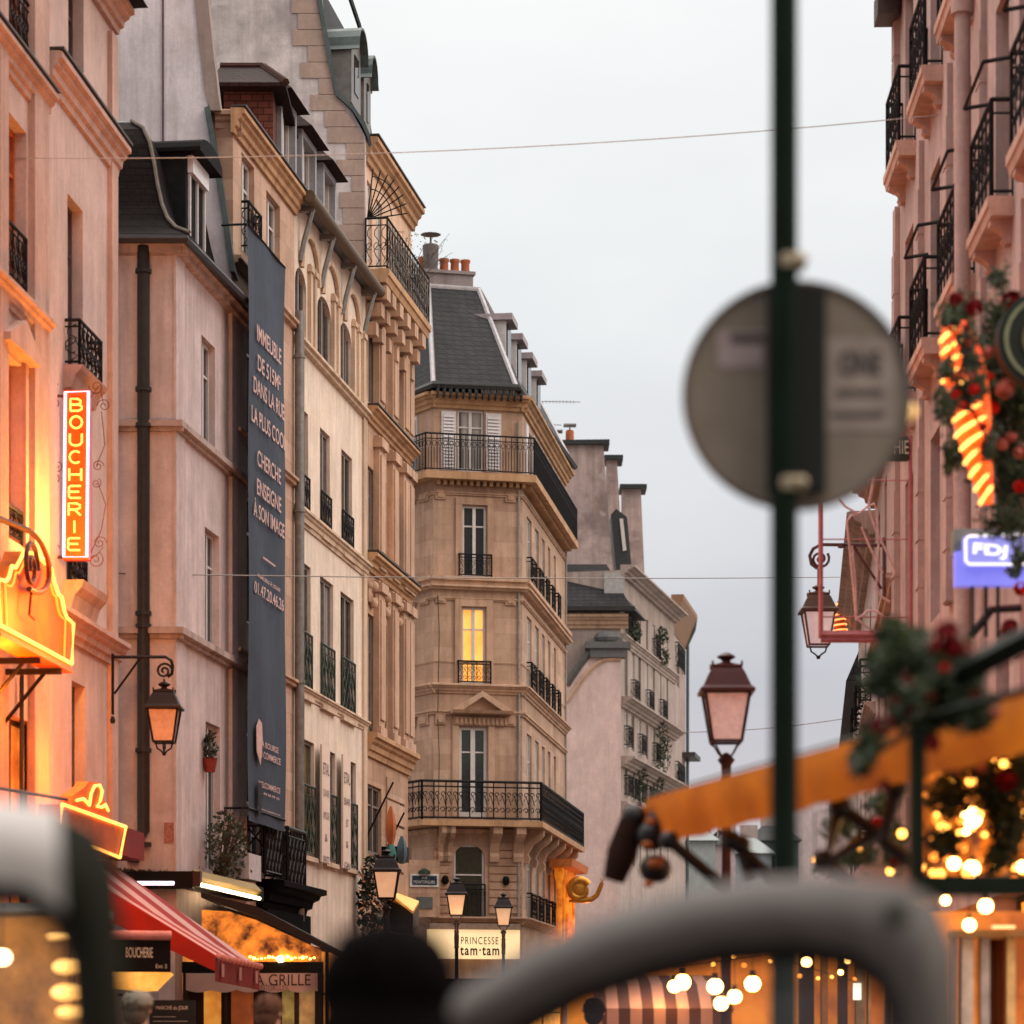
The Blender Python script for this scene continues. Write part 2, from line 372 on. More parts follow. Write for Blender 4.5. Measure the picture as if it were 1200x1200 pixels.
def leafmat(name='leaf green',c=(.035,.07,.02),c2=(.09,.12,.04)):
    if name in MC: return MC[name]
    m,nt,b=_nt(name); tc=N(nt,'ShaderNodeTexCoord').outputs['Object']
    x=mixc(nt,mapr(nt,noise(nt,tc,9,3),.35,.65,0,1),c,c2); nt.links.new(x,b.inputs['Base Color']); b.inputs['Roughness'].default_value=.55
    tr=N(nt,'ShaderNodeBsdfTranslucent'); nt.links.new(x,tr.inputs[0]); mx=N(nt,'ShaderNodeMixShader'); mx.inputs[0].default_value=.3
    nt.links.new(b.outputs[0],mx.inputs[1]); nt.links.new(tr.outputs[0],mx.inputs[2]); nt.links.new(mx.outputs[0],nt.nodes['Material Output'].inputs[0])
    MC[name]=m; return m
def plight(name,loc,c,e,r=.1,parent=None):
    l=bpy.data.lights.new(name,'POINT'); l.energy=e; l.color=c; l.shadow_soft_size=r
    o=bpy.data.objects.new(name,l); C.objects.link(o); o.location=loc
    if parent is not None: o.parent=parent; o.location=WM[parent.name].inverted()@Vector(loc)
    return o
def spiral(cx,cz,R,turns,a0,sg=1,y=0,n=24,r0=.12):
    return [(cx+sg*R*(1-(1-r0)*k/n)*math.cos(a0+turns*2*math.pi*k/n),y,cz+R*(1-(1-r0)*k/n)*math.sin(a0+turns*2*math.pi*k/n)) for k in range(n+1)]
# ================================================================== WORLD, SUN, CAMERA
sc=bpy.context.scene
w=bpy.data.worlds.new('World'); sc.world=w; w.use_nodes=True; nt=w.node_tree
bg=nt.nodes['Background']; out=nt.nodes['World Output']
sky=N(nt,'ShaderNodeTexSky'); sky.sky_type='NISHITA'; sky.sun_disc=False
sky.sun_elevation=math.radians(32); sky.sun_rotation=math.radians(118); sky.air_density=1.5; sky.dust_density=3
nt.links.new(sky.outputs[0],bg.inputs[0]); bg.inputs[1].default_value=.05
tc=N(nt,'ShaderNodeTexCoord').outputs['Generated']
sx=N(nt,'ShaderNodeSeparateXYZ'); nt.links.new(tc,sx.inputs[0])
cl=noise(nt,mapping(nt,tc,(2.2,2.2,5)),1.6,6,.5)
cl2=noise(nt,mapping(nt,tc,(5,5,12)),2.0,5,.5)
e=mathn(nt,'ADD',sx.outputs[2],mathn(nt,'MULTIPLY',mathn(nt,'SUBTRACT',cl,.5),.16))
cr=N(nt,'ShaderNodeValToRGB'); nt.links.new(e,cr.inputs[0]); el=cr.color_ramp.elements
el[0].position=0.03; el[0].color=(.42,.40,.47,1); el[1].position=.95; el[1].color=(4.2,3.9,3.6,1)
for p,c in ((.12,(.37,.35,.415)),(.19,(.50,.48,.505)),(.27,(.655,.638,.615)),(.36,(.735,.71,.675)),(.52,(1.6,1.5,1.4))):
    x=el.new(p); x.color=col4(c)
bg2=N(nt,'ShaderNodeBackground'); 
cc=mixc(nt,1.0,cr.outputs[0],mapr(nt,cl2,.35,.7,.975,1.025),'MULTIPLY')
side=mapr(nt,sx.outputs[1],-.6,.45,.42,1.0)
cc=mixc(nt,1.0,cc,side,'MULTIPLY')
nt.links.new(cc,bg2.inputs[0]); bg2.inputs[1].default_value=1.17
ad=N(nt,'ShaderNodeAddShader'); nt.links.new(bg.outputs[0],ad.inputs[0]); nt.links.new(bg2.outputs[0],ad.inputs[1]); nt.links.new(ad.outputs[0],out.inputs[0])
sl=bpy.data.lights.new('sun','SUN'); sl.energy=.6; sl.angle=math.radians(30); sl.color=(1,.87,.75)
so=bpy.data.objects.new('sun',sl); C.objects.link(so)
SUN_AZ=math.radians(118); SUN_EL=math.radians(32)
dv=Vector((math.sin(SUN_AZ)*math.cos(SUN_EL),math.cos(SUN_AZ)*math.cos(SUN_EL),math.sin(SUN_EL)))
so.rotation_euler=dv.to_track_quat('Z','Y').to_euler(); so.location=dv*60
cam=bpy.data.cameras.new('camera'); co=bpy.data.objects.new('camera',cam); C.objects.link(co); sc.camera=co
co.location=(0,0,CZ); co.rotation_euler=(math.radians(90),0,0); cam.sensor_width=36; cam.lens=36*FP/1200; cam.shift_y=(HY-600)/1200
cam.clip_end=5000; cam.clip_start=.1; cam.dof.use_dof=True; cam.dof.focus_distance=58; cam.dof.aperture_fstop=1.9
sc.view_settings.view_transform='Standard'; sc.view_settings.look='None'; sc.view_settings.exposure=.0; sc.view_settings.gamma=1
sc.cycles.use_denoising=True; sc.cycles.max_bounces=6; sc.cycles.diffuse_bounces=2; sc.cycles.glossy_bounces=3; sc.cycles.transparent_max_bounces=12
sc.cycles.sample_clamp_indirect=4; sc.cycles.caustics_reflective=False; sc.cycles.caustics_refractive=False
# ================================================================== SETTING
def struct(n,mb,m): o=mb.build(n,m); o['kind']='structure'; return o
struct('ground',MB().quad((-1500,-300,-.02),(1500,-300,-.02),(1500,3000,-.02),(-1500,3000,-.02)),flat('ground dust',(.16,.15,.14),.9))
struct('road',MB().box(-3.2,3.0,-30,200,-.015,-.004),plaster('asphalt setts',(.07,.068,.068),blocks=(.14,.12,.01),rough=.6))
struct('pavement',MB().box(-12,-3.2,-30,200,-.015,.12),plaster('grey paving',(.22,.2,.19),blocks=(.8,.5,.01)))
struct('pavement',MB().box(3.0,14,-30,200,-.015,.12),plaster('grey paving',(.22,.2,.19)))
# ================================================================== MATERIALS
STONE=plaster('ochre limestone',(.54,.35,.245),.5,.5,(.75,.36,.006),mort=.72)
STONE2=plaster('rose limestone',(.57,.385,.285),.5,.55,(1.1,.42,.006),mort=.75)
TRIM=plaster('carved limestone trim',(.54,.355,.25),.5,.7,None,bs=.2)
TRIMO=plaster('weathered ochre trim',(.50,.30,.17),.5,.8,None,bs=.2)
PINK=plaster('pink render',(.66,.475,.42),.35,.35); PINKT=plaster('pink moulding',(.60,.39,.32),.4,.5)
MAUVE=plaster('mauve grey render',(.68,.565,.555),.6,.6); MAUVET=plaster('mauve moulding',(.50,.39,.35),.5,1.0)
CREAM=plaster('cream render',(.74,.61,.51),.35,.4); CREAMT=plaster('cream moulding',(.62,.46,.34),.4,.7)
WHITEW=plaster('white chalky render',(.66,.62,.655),.5,.6)
GREYW=plaster('patchy grey cement render',(.60,.545,.55),.9,.7)
DIRTY=plaster('stained old render',(.46,.36,.345),1.0,.7)
DPINK=plaster('dusty rose render',(.40,.325,.295),.6,.7)
RPINK=plaster('salmon render',(.50,.365,.34),.5,.5)
SLATE=tiles('slate roof',(.030,.029,.031),.26,.16,rough=.5)
TILE=tiles('brown clay tiles',(.030,.014,.011),.18,.11); TILER=tiles('red clay tile hanging',(.16,.055,.04),.2,.12)
TILED=tiles('dark clay tiles',(.014,.009,.008),.18,.11)
ZINC=flat('weathered zinc',(.15,.17,.17),.45,.5); ZINCG=flat('green grey zinc',(.085,.105,.105),.5,.4); LEAD=flat('lead flashing',(.07,.06,.06),.5,.4)
PIPE=flat('dark painted pipe',(.035,.034,.033),.5,.2); PIPEG=flat('grey zinc pipe',(.22,.21,.2),.45,.5)
BLACK=flat('black painted wood',(.007,.006,.006),.5,spec=.08); LIT=emitvar('warm lit room',(.95,.34,.035),(1,.52,.12),.85,1.2)
# ================================================================== B0 neon shop building (far left)
F0=Fac(-120,31.5,52,37.9)
b0=TH('shop_building','orange lit pink building at the far left edge behind the crown shaped neon sign','building',F0.p0)
hs=[F0.hole(8,31,155,345,ref=30),F0.hole(10,34,-60,66,ref=30),F0.hole(3,26,430,640,ref=26),F0.hole(-80,-52,330,560),F0.hole(-80,-52,60,240),F0.hole(-40,-12,-20,260),
    (F0.u(-75),F0.u(-5),.0,F0.z(0,800),0),(F0.u(4),F0.u(44),0,F0.z(20,840),0)]
wall(b0,F0,PINK,hs,19)
for k,h in enumerate(hs[:6]): window(b0,F0,h,framem=flat('orange painted shutters',(.5,.13,.03),.6) if k in(0,1,2) else None,glassm=flat('orange blind',(.55,.2,.05),.8) if k==2 else (flat('red brown shutter',(.3,.08,.04),.6) if k<2 else None))
for h in hs[6:]:
    window(b0,F0,h,framem=flat('dark brown joinery',(.05,.025,.015),.5),glassm=emitvar('shop window glow',(.9,.25,.03),(.3,.06,.01),1.0,2.2),name='shop_window')
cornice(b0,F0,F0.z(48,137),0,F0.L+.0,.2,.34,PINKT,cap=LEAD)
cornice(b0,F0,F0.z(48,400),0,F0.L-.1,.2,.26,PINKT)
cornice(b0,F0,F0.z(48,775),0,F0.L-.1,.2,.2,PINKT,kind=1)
for (a,b_) in ((33,50),(-48,-42),(-8,2)):
    m=MB(); m.box(F0.u(a),F0.u(b_),-.09,.01,0,18.7); m.build('pilaster',PINKT,b0,F0.M)
m=MB(); u0,u1=F0.u(-4),F0.u(33); z=F0.z(26,425); m.exty([(u0,z),(u1,z),(u1,z+.1),((u0+u1)/2,z+.42),(u0,z+.1)],-.18,.002); m.build('pediment',PINKT,b0,F0.M) # small
m=MB(); m.box(F0.u(3)-.12,F0.u(3),-.05,.002,hs[2][2],hs[2][3]+.1); m.box(F0.u(26),F0.u(26)+.14,-.05,.002,hs[2][2],hs[2][3]+.1); m.build('window_surround',PINKT,b0,F0.M)
for h,g in ((hs[0],.7),(hs[1],.7),(hs[2],.4)): guard(b0,F0,h[0]+.02,h[1]-.02,h[2],g,.0)
m=MB(); m.tube([F0.M.inverted()@F0.at(F0.u(20),.06,z) for z in (0,F0.z(20,790))],.03,6); m.build('drainpipe',PIPE,b0,F0.M)
# ================================================================== B1 pink building
F1=Fac(52,37.95,133,42.0)
b1=TH('pink_building','pink rendered building beside the vertical neon sign with a small projecting window guard','building',F1.p0)
ze=F1.z(133,14)
hs=[F1.hole(80,98,-45,112,ref=80),F1.hole(79,97,226,428),F1.hole(78,97,498,682),F1.hole(84,100,797,935)]
wall(b1,F1,PINK,hs+[(F1.u(60),F1.u(126),.0,F1.z(80,1010),0)],ze)
for h in hs: window(b1,F1,h,framem=flat('dark plum joinery',(.12,.07,.07),.5))
window(b1,F1,(F1.u(60),F1.u(126),.0,F1.z(80,1010),0),framem=flat('dark brown joinery',(.05,.025,.015),.5),glassm=flat('red shop panelling',(.12,.02,.015),.4),name='shop_window',trans=(.5,))
cornice(b1,F1,F1.z(53,98),.02,F1.L+.12,.24,.42,PINKT,cap=LEAD)
cornice(b1,F1,F1.z(62,742),.05,F1.L+.12,.24,.36,PINKT)
cornice(b1,F1,ze-.3,0,F1.L+.1,.3,.36,PINKT,cap=LEAD)
m=MB(); m.extx([(-.5,ze+.06),(8,ze+.06),(8,ze+2.6),(3.4,ze+2.9),(1,ze+2.4),(-.3,ze+.2)],-.1,F1.L+.05); m.build('roof',SLATE,b1,F1.M)
m=MB(); m.box(F1.u(126),F1.L+.002,-.07,.01,0,ze-.4); m.build('pilaster',PINKT,b1,F1.M)
u0,u1=F1.u(76),F1.u(98)+.3
m=MB(); z=F1.z(79,432); m.extx([(0,z-.32),(-.1,z-.3),(-.16,z-.14),(-.24,z-.06),(-.27,z),(0,z)],u0-.1,u1); m.build('ledge',PINKT,b1,F1.M)
mb=MB(); railing(mb,[(u0,.02),(u0,-.2),(u1-.1,-.2),(u1-.1,.02)],z,.62,.11,'vine',.013); mb.build('window_guard',IRON(),b1,F1.M)
m=MB(); z=F1.z(78,682); m.extx([(0,z-.4),(-.1,z-.4),(-.16,z-.2),(-.25,z-.1),(-.28,z),(0,z)],u0-.1,u1); m.build('ledge',PINKT,b1,F1.M)
guard(b1,F1,hs[0][0],hs[0][1],hs[0][2],.45,.05); guard(b1,F1,hs[2][0],hs[2][1],hs[2][2],.4,.05)
# ================================================================== B2 mauve corner house
DEP[0]=.17
F2s=Fac(96,44.2,205,44.2); F2=Fac(205,44.2,285,48.8)
b2=TH('corner_house','mauve corner house with a dark tiled bell shaped roof and a tall black downpipe','building',F2.p0)
zw=F2s.z(205,283)
wall(b2,F2s,MAUVE,[(0.3,F2s.L-.25,.2,2.9,0)],zw,back=0,name='side_wall')
window(b2,F2s,(0.3,F2s.L-.25,.2,2.9,0),framem=BLACK,glassm=emitvar('dim red interior',(.35,.03,.02),(.05,.01,.005),.6,2),name='shop_window')
hs=[F2.hole(236,252,392,528,ref=236),F2.hole(240,257,617,757),F2.hole(241,258,845,1022)]
shop=(F2.u(214),F2.u(282),.1,3.0,0)
wall(b2,F2,MAUVE,hs+[shop],zw)
for h in hs: window(b2,F2,h,glassm=glass())
window(b2,F2,shop,framem=BLACK,glassm=emitvar('amber interior',(.9,.3,.04),(.12,.03,.01),1.1,2.5),name='shop_window',trans=(.7,))
for y_,hh,dd in ((506,.16,.14),(749,.17,.16)):
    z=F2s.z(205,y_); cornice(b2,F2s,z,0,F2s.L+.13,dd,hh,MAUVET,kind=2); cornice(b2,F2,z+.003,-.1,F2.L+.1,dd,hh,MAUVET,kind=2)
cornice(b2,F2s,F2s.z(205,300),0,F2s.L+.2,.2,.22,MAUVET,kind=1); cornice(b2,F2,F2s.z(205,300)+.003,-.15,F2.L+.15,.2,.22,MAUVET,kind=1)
m=MB(); m.box(F2.u(268),F2.L,-.06,.01,2.9,zw-.2); m.box(-.03,F2.u(215),-.03,.01,2.9,zw-.2); m.build('pilaster',MAUVE,b2,F2.M)
# bell-cast roof, built in the side facade frame (x right, y depth)
cx=F2s.L; dx,dy=F2.U.x,F2.U.y
rings=[]
def ringp(s,h):
    far=4.55; xs=lambda y: cx+dx/dy*y - s/dy
    return [(-2.5,s,zw+h),(xs(s),s,zw+h),(xs(far),far,zw+h)]
prof=[(-.3,-.06),(-.28,.04),(.0,.2),(.16,.38),(.27,.62),(.36,.95),(.43,1.3),(.52,1.65),(.66,1.92),(.9,2.1)]
m=MB(); R=[ringp(s,h) for s,h in prof]
for k in range(len(R)-1):
    for i in range(2): m.quad(R[k][i],R[k][i+1],R[k+1][i+1],R[k+1][i])
rf=m.build('roof',TILED,b2,F2s.M)
m=MB(); m.tube([(R[k][1][0]+.01,R[k][1][1]-.02,R[k][1][2]+.02) for k in range(1,len(R))],.03,6); m.build('hip_ridge',flat('lichen ridge mortar',(.16,.14,.12),.9),rf,F2s.M)
t=R[-1]; m=MB(); m.add([t[0],t[1],t[2],(t[2][0]-2,4.55,t[2][2]+.5),(t[0][0],4.55,t[0][2]+.5),(t[1][0]-1.2,1.4,t[1][2]+.3)],[(0,1,5),(1,2,3,5),(0,5,3,4)]); m.build('upper_roof',ZINC,rf,F2s.M)
m=MB(); m.tube([(-2.5,-.36,zw-.06),(cx-.1+.3,-.36,zw-.06),(cx+dx/dy*4.5+.36,4.5,zw-.06)],.07,6); m.build('gutter',flat('black gutter',(.03,.025,.025),.5),b2,F2s.M)
# dormer
m=MB(); a,b_=1.15,2.45; zb,zt=zw+.35,zw+1.75
m.box(a,b_,.12,1.1,zb,zt)
dm=m.build('dormer',flat('charcoal slate cheeks',(.016,.016,.016),.8,spec=.05),b2,F2.M)
m=MB(); n=8; arc=[((a+b_)/2-(b_-a+.2)/2*math.cos(math.pi*k/n),zt+.02+.24*math.sin(math.pi*k/n)) for k in range(n+1)]
m.exty(arc+[(b_+.1,zt-.04),(a-.1,zt-.04)],-.14,1.2); m.build('dormer_roof',flat('black lead roof',(.010,.009,.009),.7,spec=.05),dm,F2.M)
m=MB(); m.box(a+.12,b_-.12,.03,.118,zt-.32,zt-.05); m.build('shutter_box',flat('white shutter box',(.8,.8,.82),.4,var=.05),dm,F2.M)
m=MB(); 
for x in (a+.14,(a+b_)/2-.03,b_-.2): m.box(x,x+.06,.08,.117,zb+.05,zt-.33)
m.build('window_frame',FRW(),dm,F2.M)
# downpipe
m=MB(True); px=F2s.u(169); m.tube([(px,-.1,zw-.1),(px,-.1,F2s.z(168,975)),(px-.12,-.12,F2s.z(168,985)),(px-.16,-.05,F2s.z(168,1010))],.095,10)
for y_ in (320,458,500,720,735,880,1040 and 990): m.lathe([(.125,-.03),(.125,.03)],(px,-.1,F2s.z(168,y_)),10)
m.build('downpipe',PIPE,b2,F2s.M)
m=MB(); a,b_=F2s.u(193),F2s.u(209); m.box(F2s.u(192.5),F2s.u(204),-.012,.002,F2s.z(200,988),F2s.z(200,964)); m.build('tile_panel',flat('mottled red and grey ceramic',(.3,.13,.11),.3,var=.6,sc=18),b2,F2s.M)
m=leaves((F2s.L/2-.1,-.03,F2s.z(170,1022)),(F2s.L/2,.07,.05),260,.04,RN); m=leaves((1.6,.0,F2s.z(205,1020)),(1.6,.05,.05),10,.04,RN,m); m.build('moss',leafmat('dry moss',(.05,.045,.02),(.09,.08,.04)),b2,F2s.M)
# ================================================================== tall white gable behind B2
Fg=Fac(60,48.05,274,48.05)
gb=TH('tall_house','tall white chalky gable wall rising behind the tiled corner roof with a sloping zinc edge','building',Fg.p0)
def gpoly(F,pts): return [F.uz(x,y) for x,y in pts]
m=MB(); m.exty(gpoly(Fg,[(60,-80),(222,-80),(228,0),(234,60),(243,115),(252,190),(262,260),(271,315),(271,420),(60,420)]),0,.35); m.build('gable_wall',WHITEW,gb,Fg.M)
m=MB(); P_=gpoly(Fg,[(222,-80),(228,0),(234,60),(241,112),(247,130)]); Q=gpoly(Fg,[(242,-80),(244,0),(250,60),(256,112),(259,130)])
m.exty(P_+Q[::-1],-.03,.5); m.build('chimney_flank',plaster('brown grey flank',(.3,.24,.22),.6,.5),gb,Fg.M)
P_=gpoly(Fg,[(240,128),(252,200),(262,265),(270,320)]); Q=gpoly(Fg,[(246,126),(259,200),(269,265),(276,320)])
m=MB(); m.exty(P_+Q[::-1],-.1,.6); m.build('zinc_verge',ZINCG,gb,Fg.M)
m=MB(); m.box(Fg.u(190),Fg.u(192.2),-.03,.01,Fg.z(190,260),Fg.z(190,-60)); m.build('drainpipe',flat('brown pipe',(.12,.07,.07),.6),gb,Fg.M)
m=MB(); a=Fg.uz(60,-80); b_=Fg.uz(222,-80); m.box(a[0],b_[0]-.5,.36,8,a[1]-9,a[1]-.05); m.build('body',WHITEW,gb,Fg.M)
# ================================================================== B3 banner house
F3=Fac(273,48.2,345,52.9); F3s=Fac(200,48.3,273,48.3)
b3=TH('narrow_house','narrow stone house with brown tiled roof behind the long dark banner','building',F3.p0)
zc=F3.z(273,158); zt=F3.z(273,133)
m=MB(); m.box(0,F3s.L-.004,0,.3,9,zc+.05); m.build('side_wall',plaster('grey brown render',(.40,.32,.30),.5,.5),b3,F3s.M)
hs=[F3.hole(283,298,178,292,ref=283),F3.hole(312,328,222,330)]
for yt,yb in ((385,535),(600,745),(850,960)): hs+= [F3.hole(282,303,yt-30,yb-20),F3.hole(312,331,yt,yb)]
hs+=[F3.hole(290,310,958,1018),F3.hole(317,338,970,1032)]
shop=(F3.u(288),F3.u(342),.1,3.0,0)
wall(b3,F3,plaster('rose brown stone',(.60,.41,.31),.3,.4,(.8,.35,.006),mort=.7),hs+[shop],zt)
for k,h in enumerate(hs): window(b3,F3,h,glassm=glass())
window(b3,F3,shop,framem=BLACK,glassm=emitvar('amber interior'.upper(),(.9,.3,.04),(.12,.03,.01),1.0,2.5),name='shop_window')
cornice(b3,F3,zc,-.15,F3.L+.05,.24,.40,TRIMO,cap=LEAD); cornice(b3,F3s,zc+.004,.75,F3s.L+.15,.2,.40,TRIM)
for y_ in (375,560,797): cornice(b3,F3,F3.z(340,y_+8),0,F3.L,.14,.14,TRIM,kind=1)
guard(b3,F3,hs[0][0],hs[0][1],hs[0][2],.8,.12)
for h in hs[-2:]:
    m=MB(); railing(m,[(h[0],.02),(h[0],-.3),(h[1],-.3),(h[1],.02)],h[2]-.1,h[3]-h[2]+.1,.1,'lattice',.02); m.box(h[0]+.02,h[1]-.02,-.25,-.22,h[2],h[3]-.05); m.build('shutter',flat('black louvred shutter',(.015,.012,.012),.5),b3,F3.M)
m=MB(); a,b_=F3.u(300),F3.L+.5; z0=F3.z(340,1072); z1=F3.z(340,1040)
m.extx(cprof(.5,z1-z0,0,z0),a,b_); m.box(a,b_,-.2,.0,z0-.55,z0); m.build('shop_fascia',flat('black lacquered fascia',(.005,.004,.004),.7,spec=.03),b3,F3.M)
zc2=zt
# hanging tile attic block + hipped roof
Fa=Fac(262,51.15,320,51.15)
z0=zt+.02; z1=Fa.z(300,103)
m=MB(); m.box(0,Fa.L,0,4,z0,z1); at=m.build('attic',TILER,b3,Fa.M)
m=MB(); x0,x1=-.25,Fa.L+.25; yt=Fa.z(300,58); rp=[(x0,-.3,z1),(x1,-.3,z1),(x1,4,z1),(x0,4,z1)]
tp=[(x0+.1,.9,yt),(Fa.u(303),.9,yt),(Fa.u(303),3.4,yt),(x0+.1,3.4,yt)]
m.loft([rp,tp]); m.box(x0,x1,-.31,4,z1-.07,z1-.001); m.build('roof',TILE,at,Fa.M)
m=MB(); m.tube([tp[0],tp[1]],.07,6); m.tube([tp[1],rp[1]],.07,6); m.build('ridge_tiles',flat('clay ridge',(.05,.025,.02),.9,spec=.05),at,Fa.M)
def dormer(root,F,u0,u1,z0,z1,y0=.15,dep=1.6,roofm=TILE,peak=.55,cheek=None):
    m=MB(); m.box(u0,u0+.12,y0,y0+.35,z0,z1); m.box(u1-.12,u1,y0,y0+.35,z0,z1); m.box(u0+.12,u1-.12,y0,y0+.35,z1-.12,z1); m.box(u0+.01,u1-.01,y0+.351,y0+dep,z0,z1-.01)
    o=m.build('dormer',cheek or flat('blue grey painted dormer',(.30,.30,.32),.6,var=.15),root,F.M)
    m=MB(); a,b_=u0-.14,u1+.14; r0=[(a,y0-.22,z1+.003),(b_,y0-.22,z1+.003),(b_,y0+dep,z1+.003),(a,y0+dep,z1+.003)]; mu=(a+b_)/2
    r1=[(mu-.25,y0+.35,z1+peak),(mu+.25,y0+.35,z1+peak),(mu+.25,y0+dep,z1+peak),(mu-.25,y0+dep,z1+peak)]
    m.loft([r0,r1]); m.build('dormer_roof',roofm,o,F.M)
    m=MB(); c,d=u0+.12,u1-.12; e=(c+d)/2
    m.box(c,c+.05,y0+.12,y0+.2,z0,z1-.12); m.box(d-.05,d,y0+.12,y0+.2,z0,z1-.12); m.box(e-.04,e+.04,y0+.11,y0+.2,z0,z1-.12); m.box(c,d,y0+.125,y0+.195,z0,z0+.07); m.build('window_frame',FRW(),o,F.M)
    m=MB(); m.quad((c,y0+.17,z0),(d,y0+.17,z0),(d,y0+.17,z1-.12),(c,y0+.17,z1-.12)); m.build('pane',glass('curtained glass',cur=.75),o,F.M)
    return o
dormer(b3,F3,F3.u(331),F3.u(349),F3.z(335,215),F3.z(335,112),y0=.02,dep=.9)
DEP[0]=.13
# ================================================================== B4 cream building
F4=Fac(345,52.9,428,59.6)
b4=TH('cream_building','cream rendered four storey building with green lattice guards and a brown eaves gutter','building',F4.p0)
zt=F4.z(345,232)
hs=[]
for xl,xr,yt,yb,rs in ((345.6,359,312,394,.35),(372,388,338,436,.35),(398,412,368,462,.35)): hs.append(F4.hole(xl,xr,yt,yb,rs))
r2=[F4.hole(348.5,361,473,600),F4.hole(375,386.5,500,626),F4.hole(400,412.5,526,648)]
r3=[F4.hole(348.5,364,652,808),F4.hole(375,390.5,674,830),F4.hole(399,414.5,694,836)]
r4=[F4.hole(350,368,863,1000),F4.hole(379,393,877,1009),F4.hole(403,417,888,1017)]
def rowfix(r):
    z0=sum(h[2] for h in r)/3; z1=sum(h[3] for h in r)/3; return [(h[0],h[1],z0,z1,h[4]) for h in r]
hs,r2,r3,r4=map(rowfix,(hs,r2,r3,r4))
shop=(F4.u(352),F4.u(420),.1,3.2,0)
wall(b4,F4,CREAM,hs+r2+r3+r4+[shop],zt)
DKG=glass('dark glass',(.02,.018,.016)); CUR=glass('curtained glass',cur=.75)
for k,h in enumerate(hs+r2+r3+r4): window(b4,F4,h,glassm=[DKG,glass(),CUR,DKG,CUR,DKG,DKG,CUR,DKG,glass('amber tinted glass',(.10,.075,.02)),CUR,DKG][k],framem=flat('grey taupe joinery',(.2,.17,.15),.5),trans=())
window(b4,F4,shop,framem=BLACK,glassm=emitvar('amber interior',(.9,.3,.04),(.12,.03,.01),1.1,2.5),name='shop_window')
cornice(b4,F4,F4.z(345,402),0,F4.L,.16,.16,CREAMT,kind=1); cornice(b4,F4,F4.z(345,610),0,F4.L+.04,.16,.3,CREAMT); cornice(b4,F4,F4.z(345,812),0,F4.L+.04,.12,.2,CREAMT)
for px in (361.5,366.5,389,394,413,418,424):
    m=MB(); u=F4.u(px); m.box(u-.09,u+.09,-.07,.01,hs[0][2],hs[0][3]+.25); m.box(u-.13,u+.13,-.1,.01,hs[0][3]+.1,hs[0][3]+.2); m.build('pilaster',CREAMT,b4,F4.M)
GRN=flat('green black iron',(.025,.04,.03),.5,.3)
for r,hh,g in ((r2,.8,IRON()),(r3,1.15,GRN),(r4,1.3,GRN)):
    for h in r:
        guard(b4,F4,h[0]+.01,h[1]-.01,h[2]+.01,hh,.03,'lattice',mat=g)
        m=MB(); m.box(h[0]-.04,h[1]+.04,-.08,.0,h[2]-.09,h[2]-.003); m.build('sill',CREAMT,b4,F4.M)
# arched niches + gutter brackets
g0=F4.z(345,222)
for px in (352,377,403):
    u=F4.u(px); m=MB(); n=10; w_=.75
    arc=[(u+w_*.9-w_*math.cos(math.pi*k/n),-.05,zt-1.15+.75*math.sin(math.pi*k/n)) for k in range(n+1)]
    m.tube(arc,.05,5); m.build('blind_arch',CREAMT,b4,F4.M)
for px in (350,375,400,424):
    u=F4.u(px); m=MB(); m.tube([(u,-.03,zt-1.05),(u,-.1,zt-.7),(u,-.26,zt-.12)],.05,6); m.box(u-.06,u+.06,-.3,-.0,zt-.16,zt-.06); m.build('bracket',PIPEG,b4,F4.M)
m=MB(True); m.tube([(-.1,-.3,zt),(F4.L+.15,-.3,zt)],.11,10); m.build('gutter',flat('brown gutter',(.12,.08,.05),.55,.2),b4,F4.M)
m=MB(); m.extx([(-.25,zt+.02),(0,zt+.05),(7,zt+4),(7,zt+.02)],0,F4.L); m.build('roof',ZINC,b4,F4.M)
dormer(b4,F4,F4.u(357),F4.u(374),zt+.05,F4.z(357,150),y0=.05,dep=1.6); dormer(b4,F4,F4.u(382),F4.u(397),zt+.05,F4.z(382,190),y0=.05,dep=1.6)
m=MB(True); u=F4.u(343.5); m.tube([(u,-.12,zt-2.1),(u,-.12,F4.z(345,1080))],.09,8)
for y_ in (420,600,800): m.lathe([(.11,-.03),(.11,.03)],(u,-.12,F4.z(345,y_)),8)
m.build('downpipe',PIPEG,b4,F4.M)
INK=flat('faded ink',(.16,.1,.1),.8)
for px,wd,lines in ((368.8,9.5,('ETAL','CAVIAR','AMOUR','&','SPRITZ')),(394,8.8,('ETAL','BAR','ET','&','GIN'))):
    u0,u1=F4.u(px),F4.u(px+wd); z1=F4.z(px,872 if px<380 else 884); z0=F4.z(px,1010 if px<380 else 1017)
    m=MB(); m.box(u0,u1,-.14,-.10,z0,z1); t=m.build('hanging_panel',flat('off white canvas panel',(.72,.56,.47),.8,var=.06),b4,F4.M)
    for k,s in enumerate(lines):
        M=F4.M@Matrix.Translation(((u0+u1)/2,-.145,z1-.55-k*.42)); text('lettering',s,.22 if k==0 else .14,INK,t,M,w=(u1-u0)*(.75 if len(s)>2 else .3))
m=MB(); m.box(F4.u(424),F4.L-.002,-.05,.01,3.0,zt-2.2); m.build('pilaster',CREAMT,b4,F4.M)
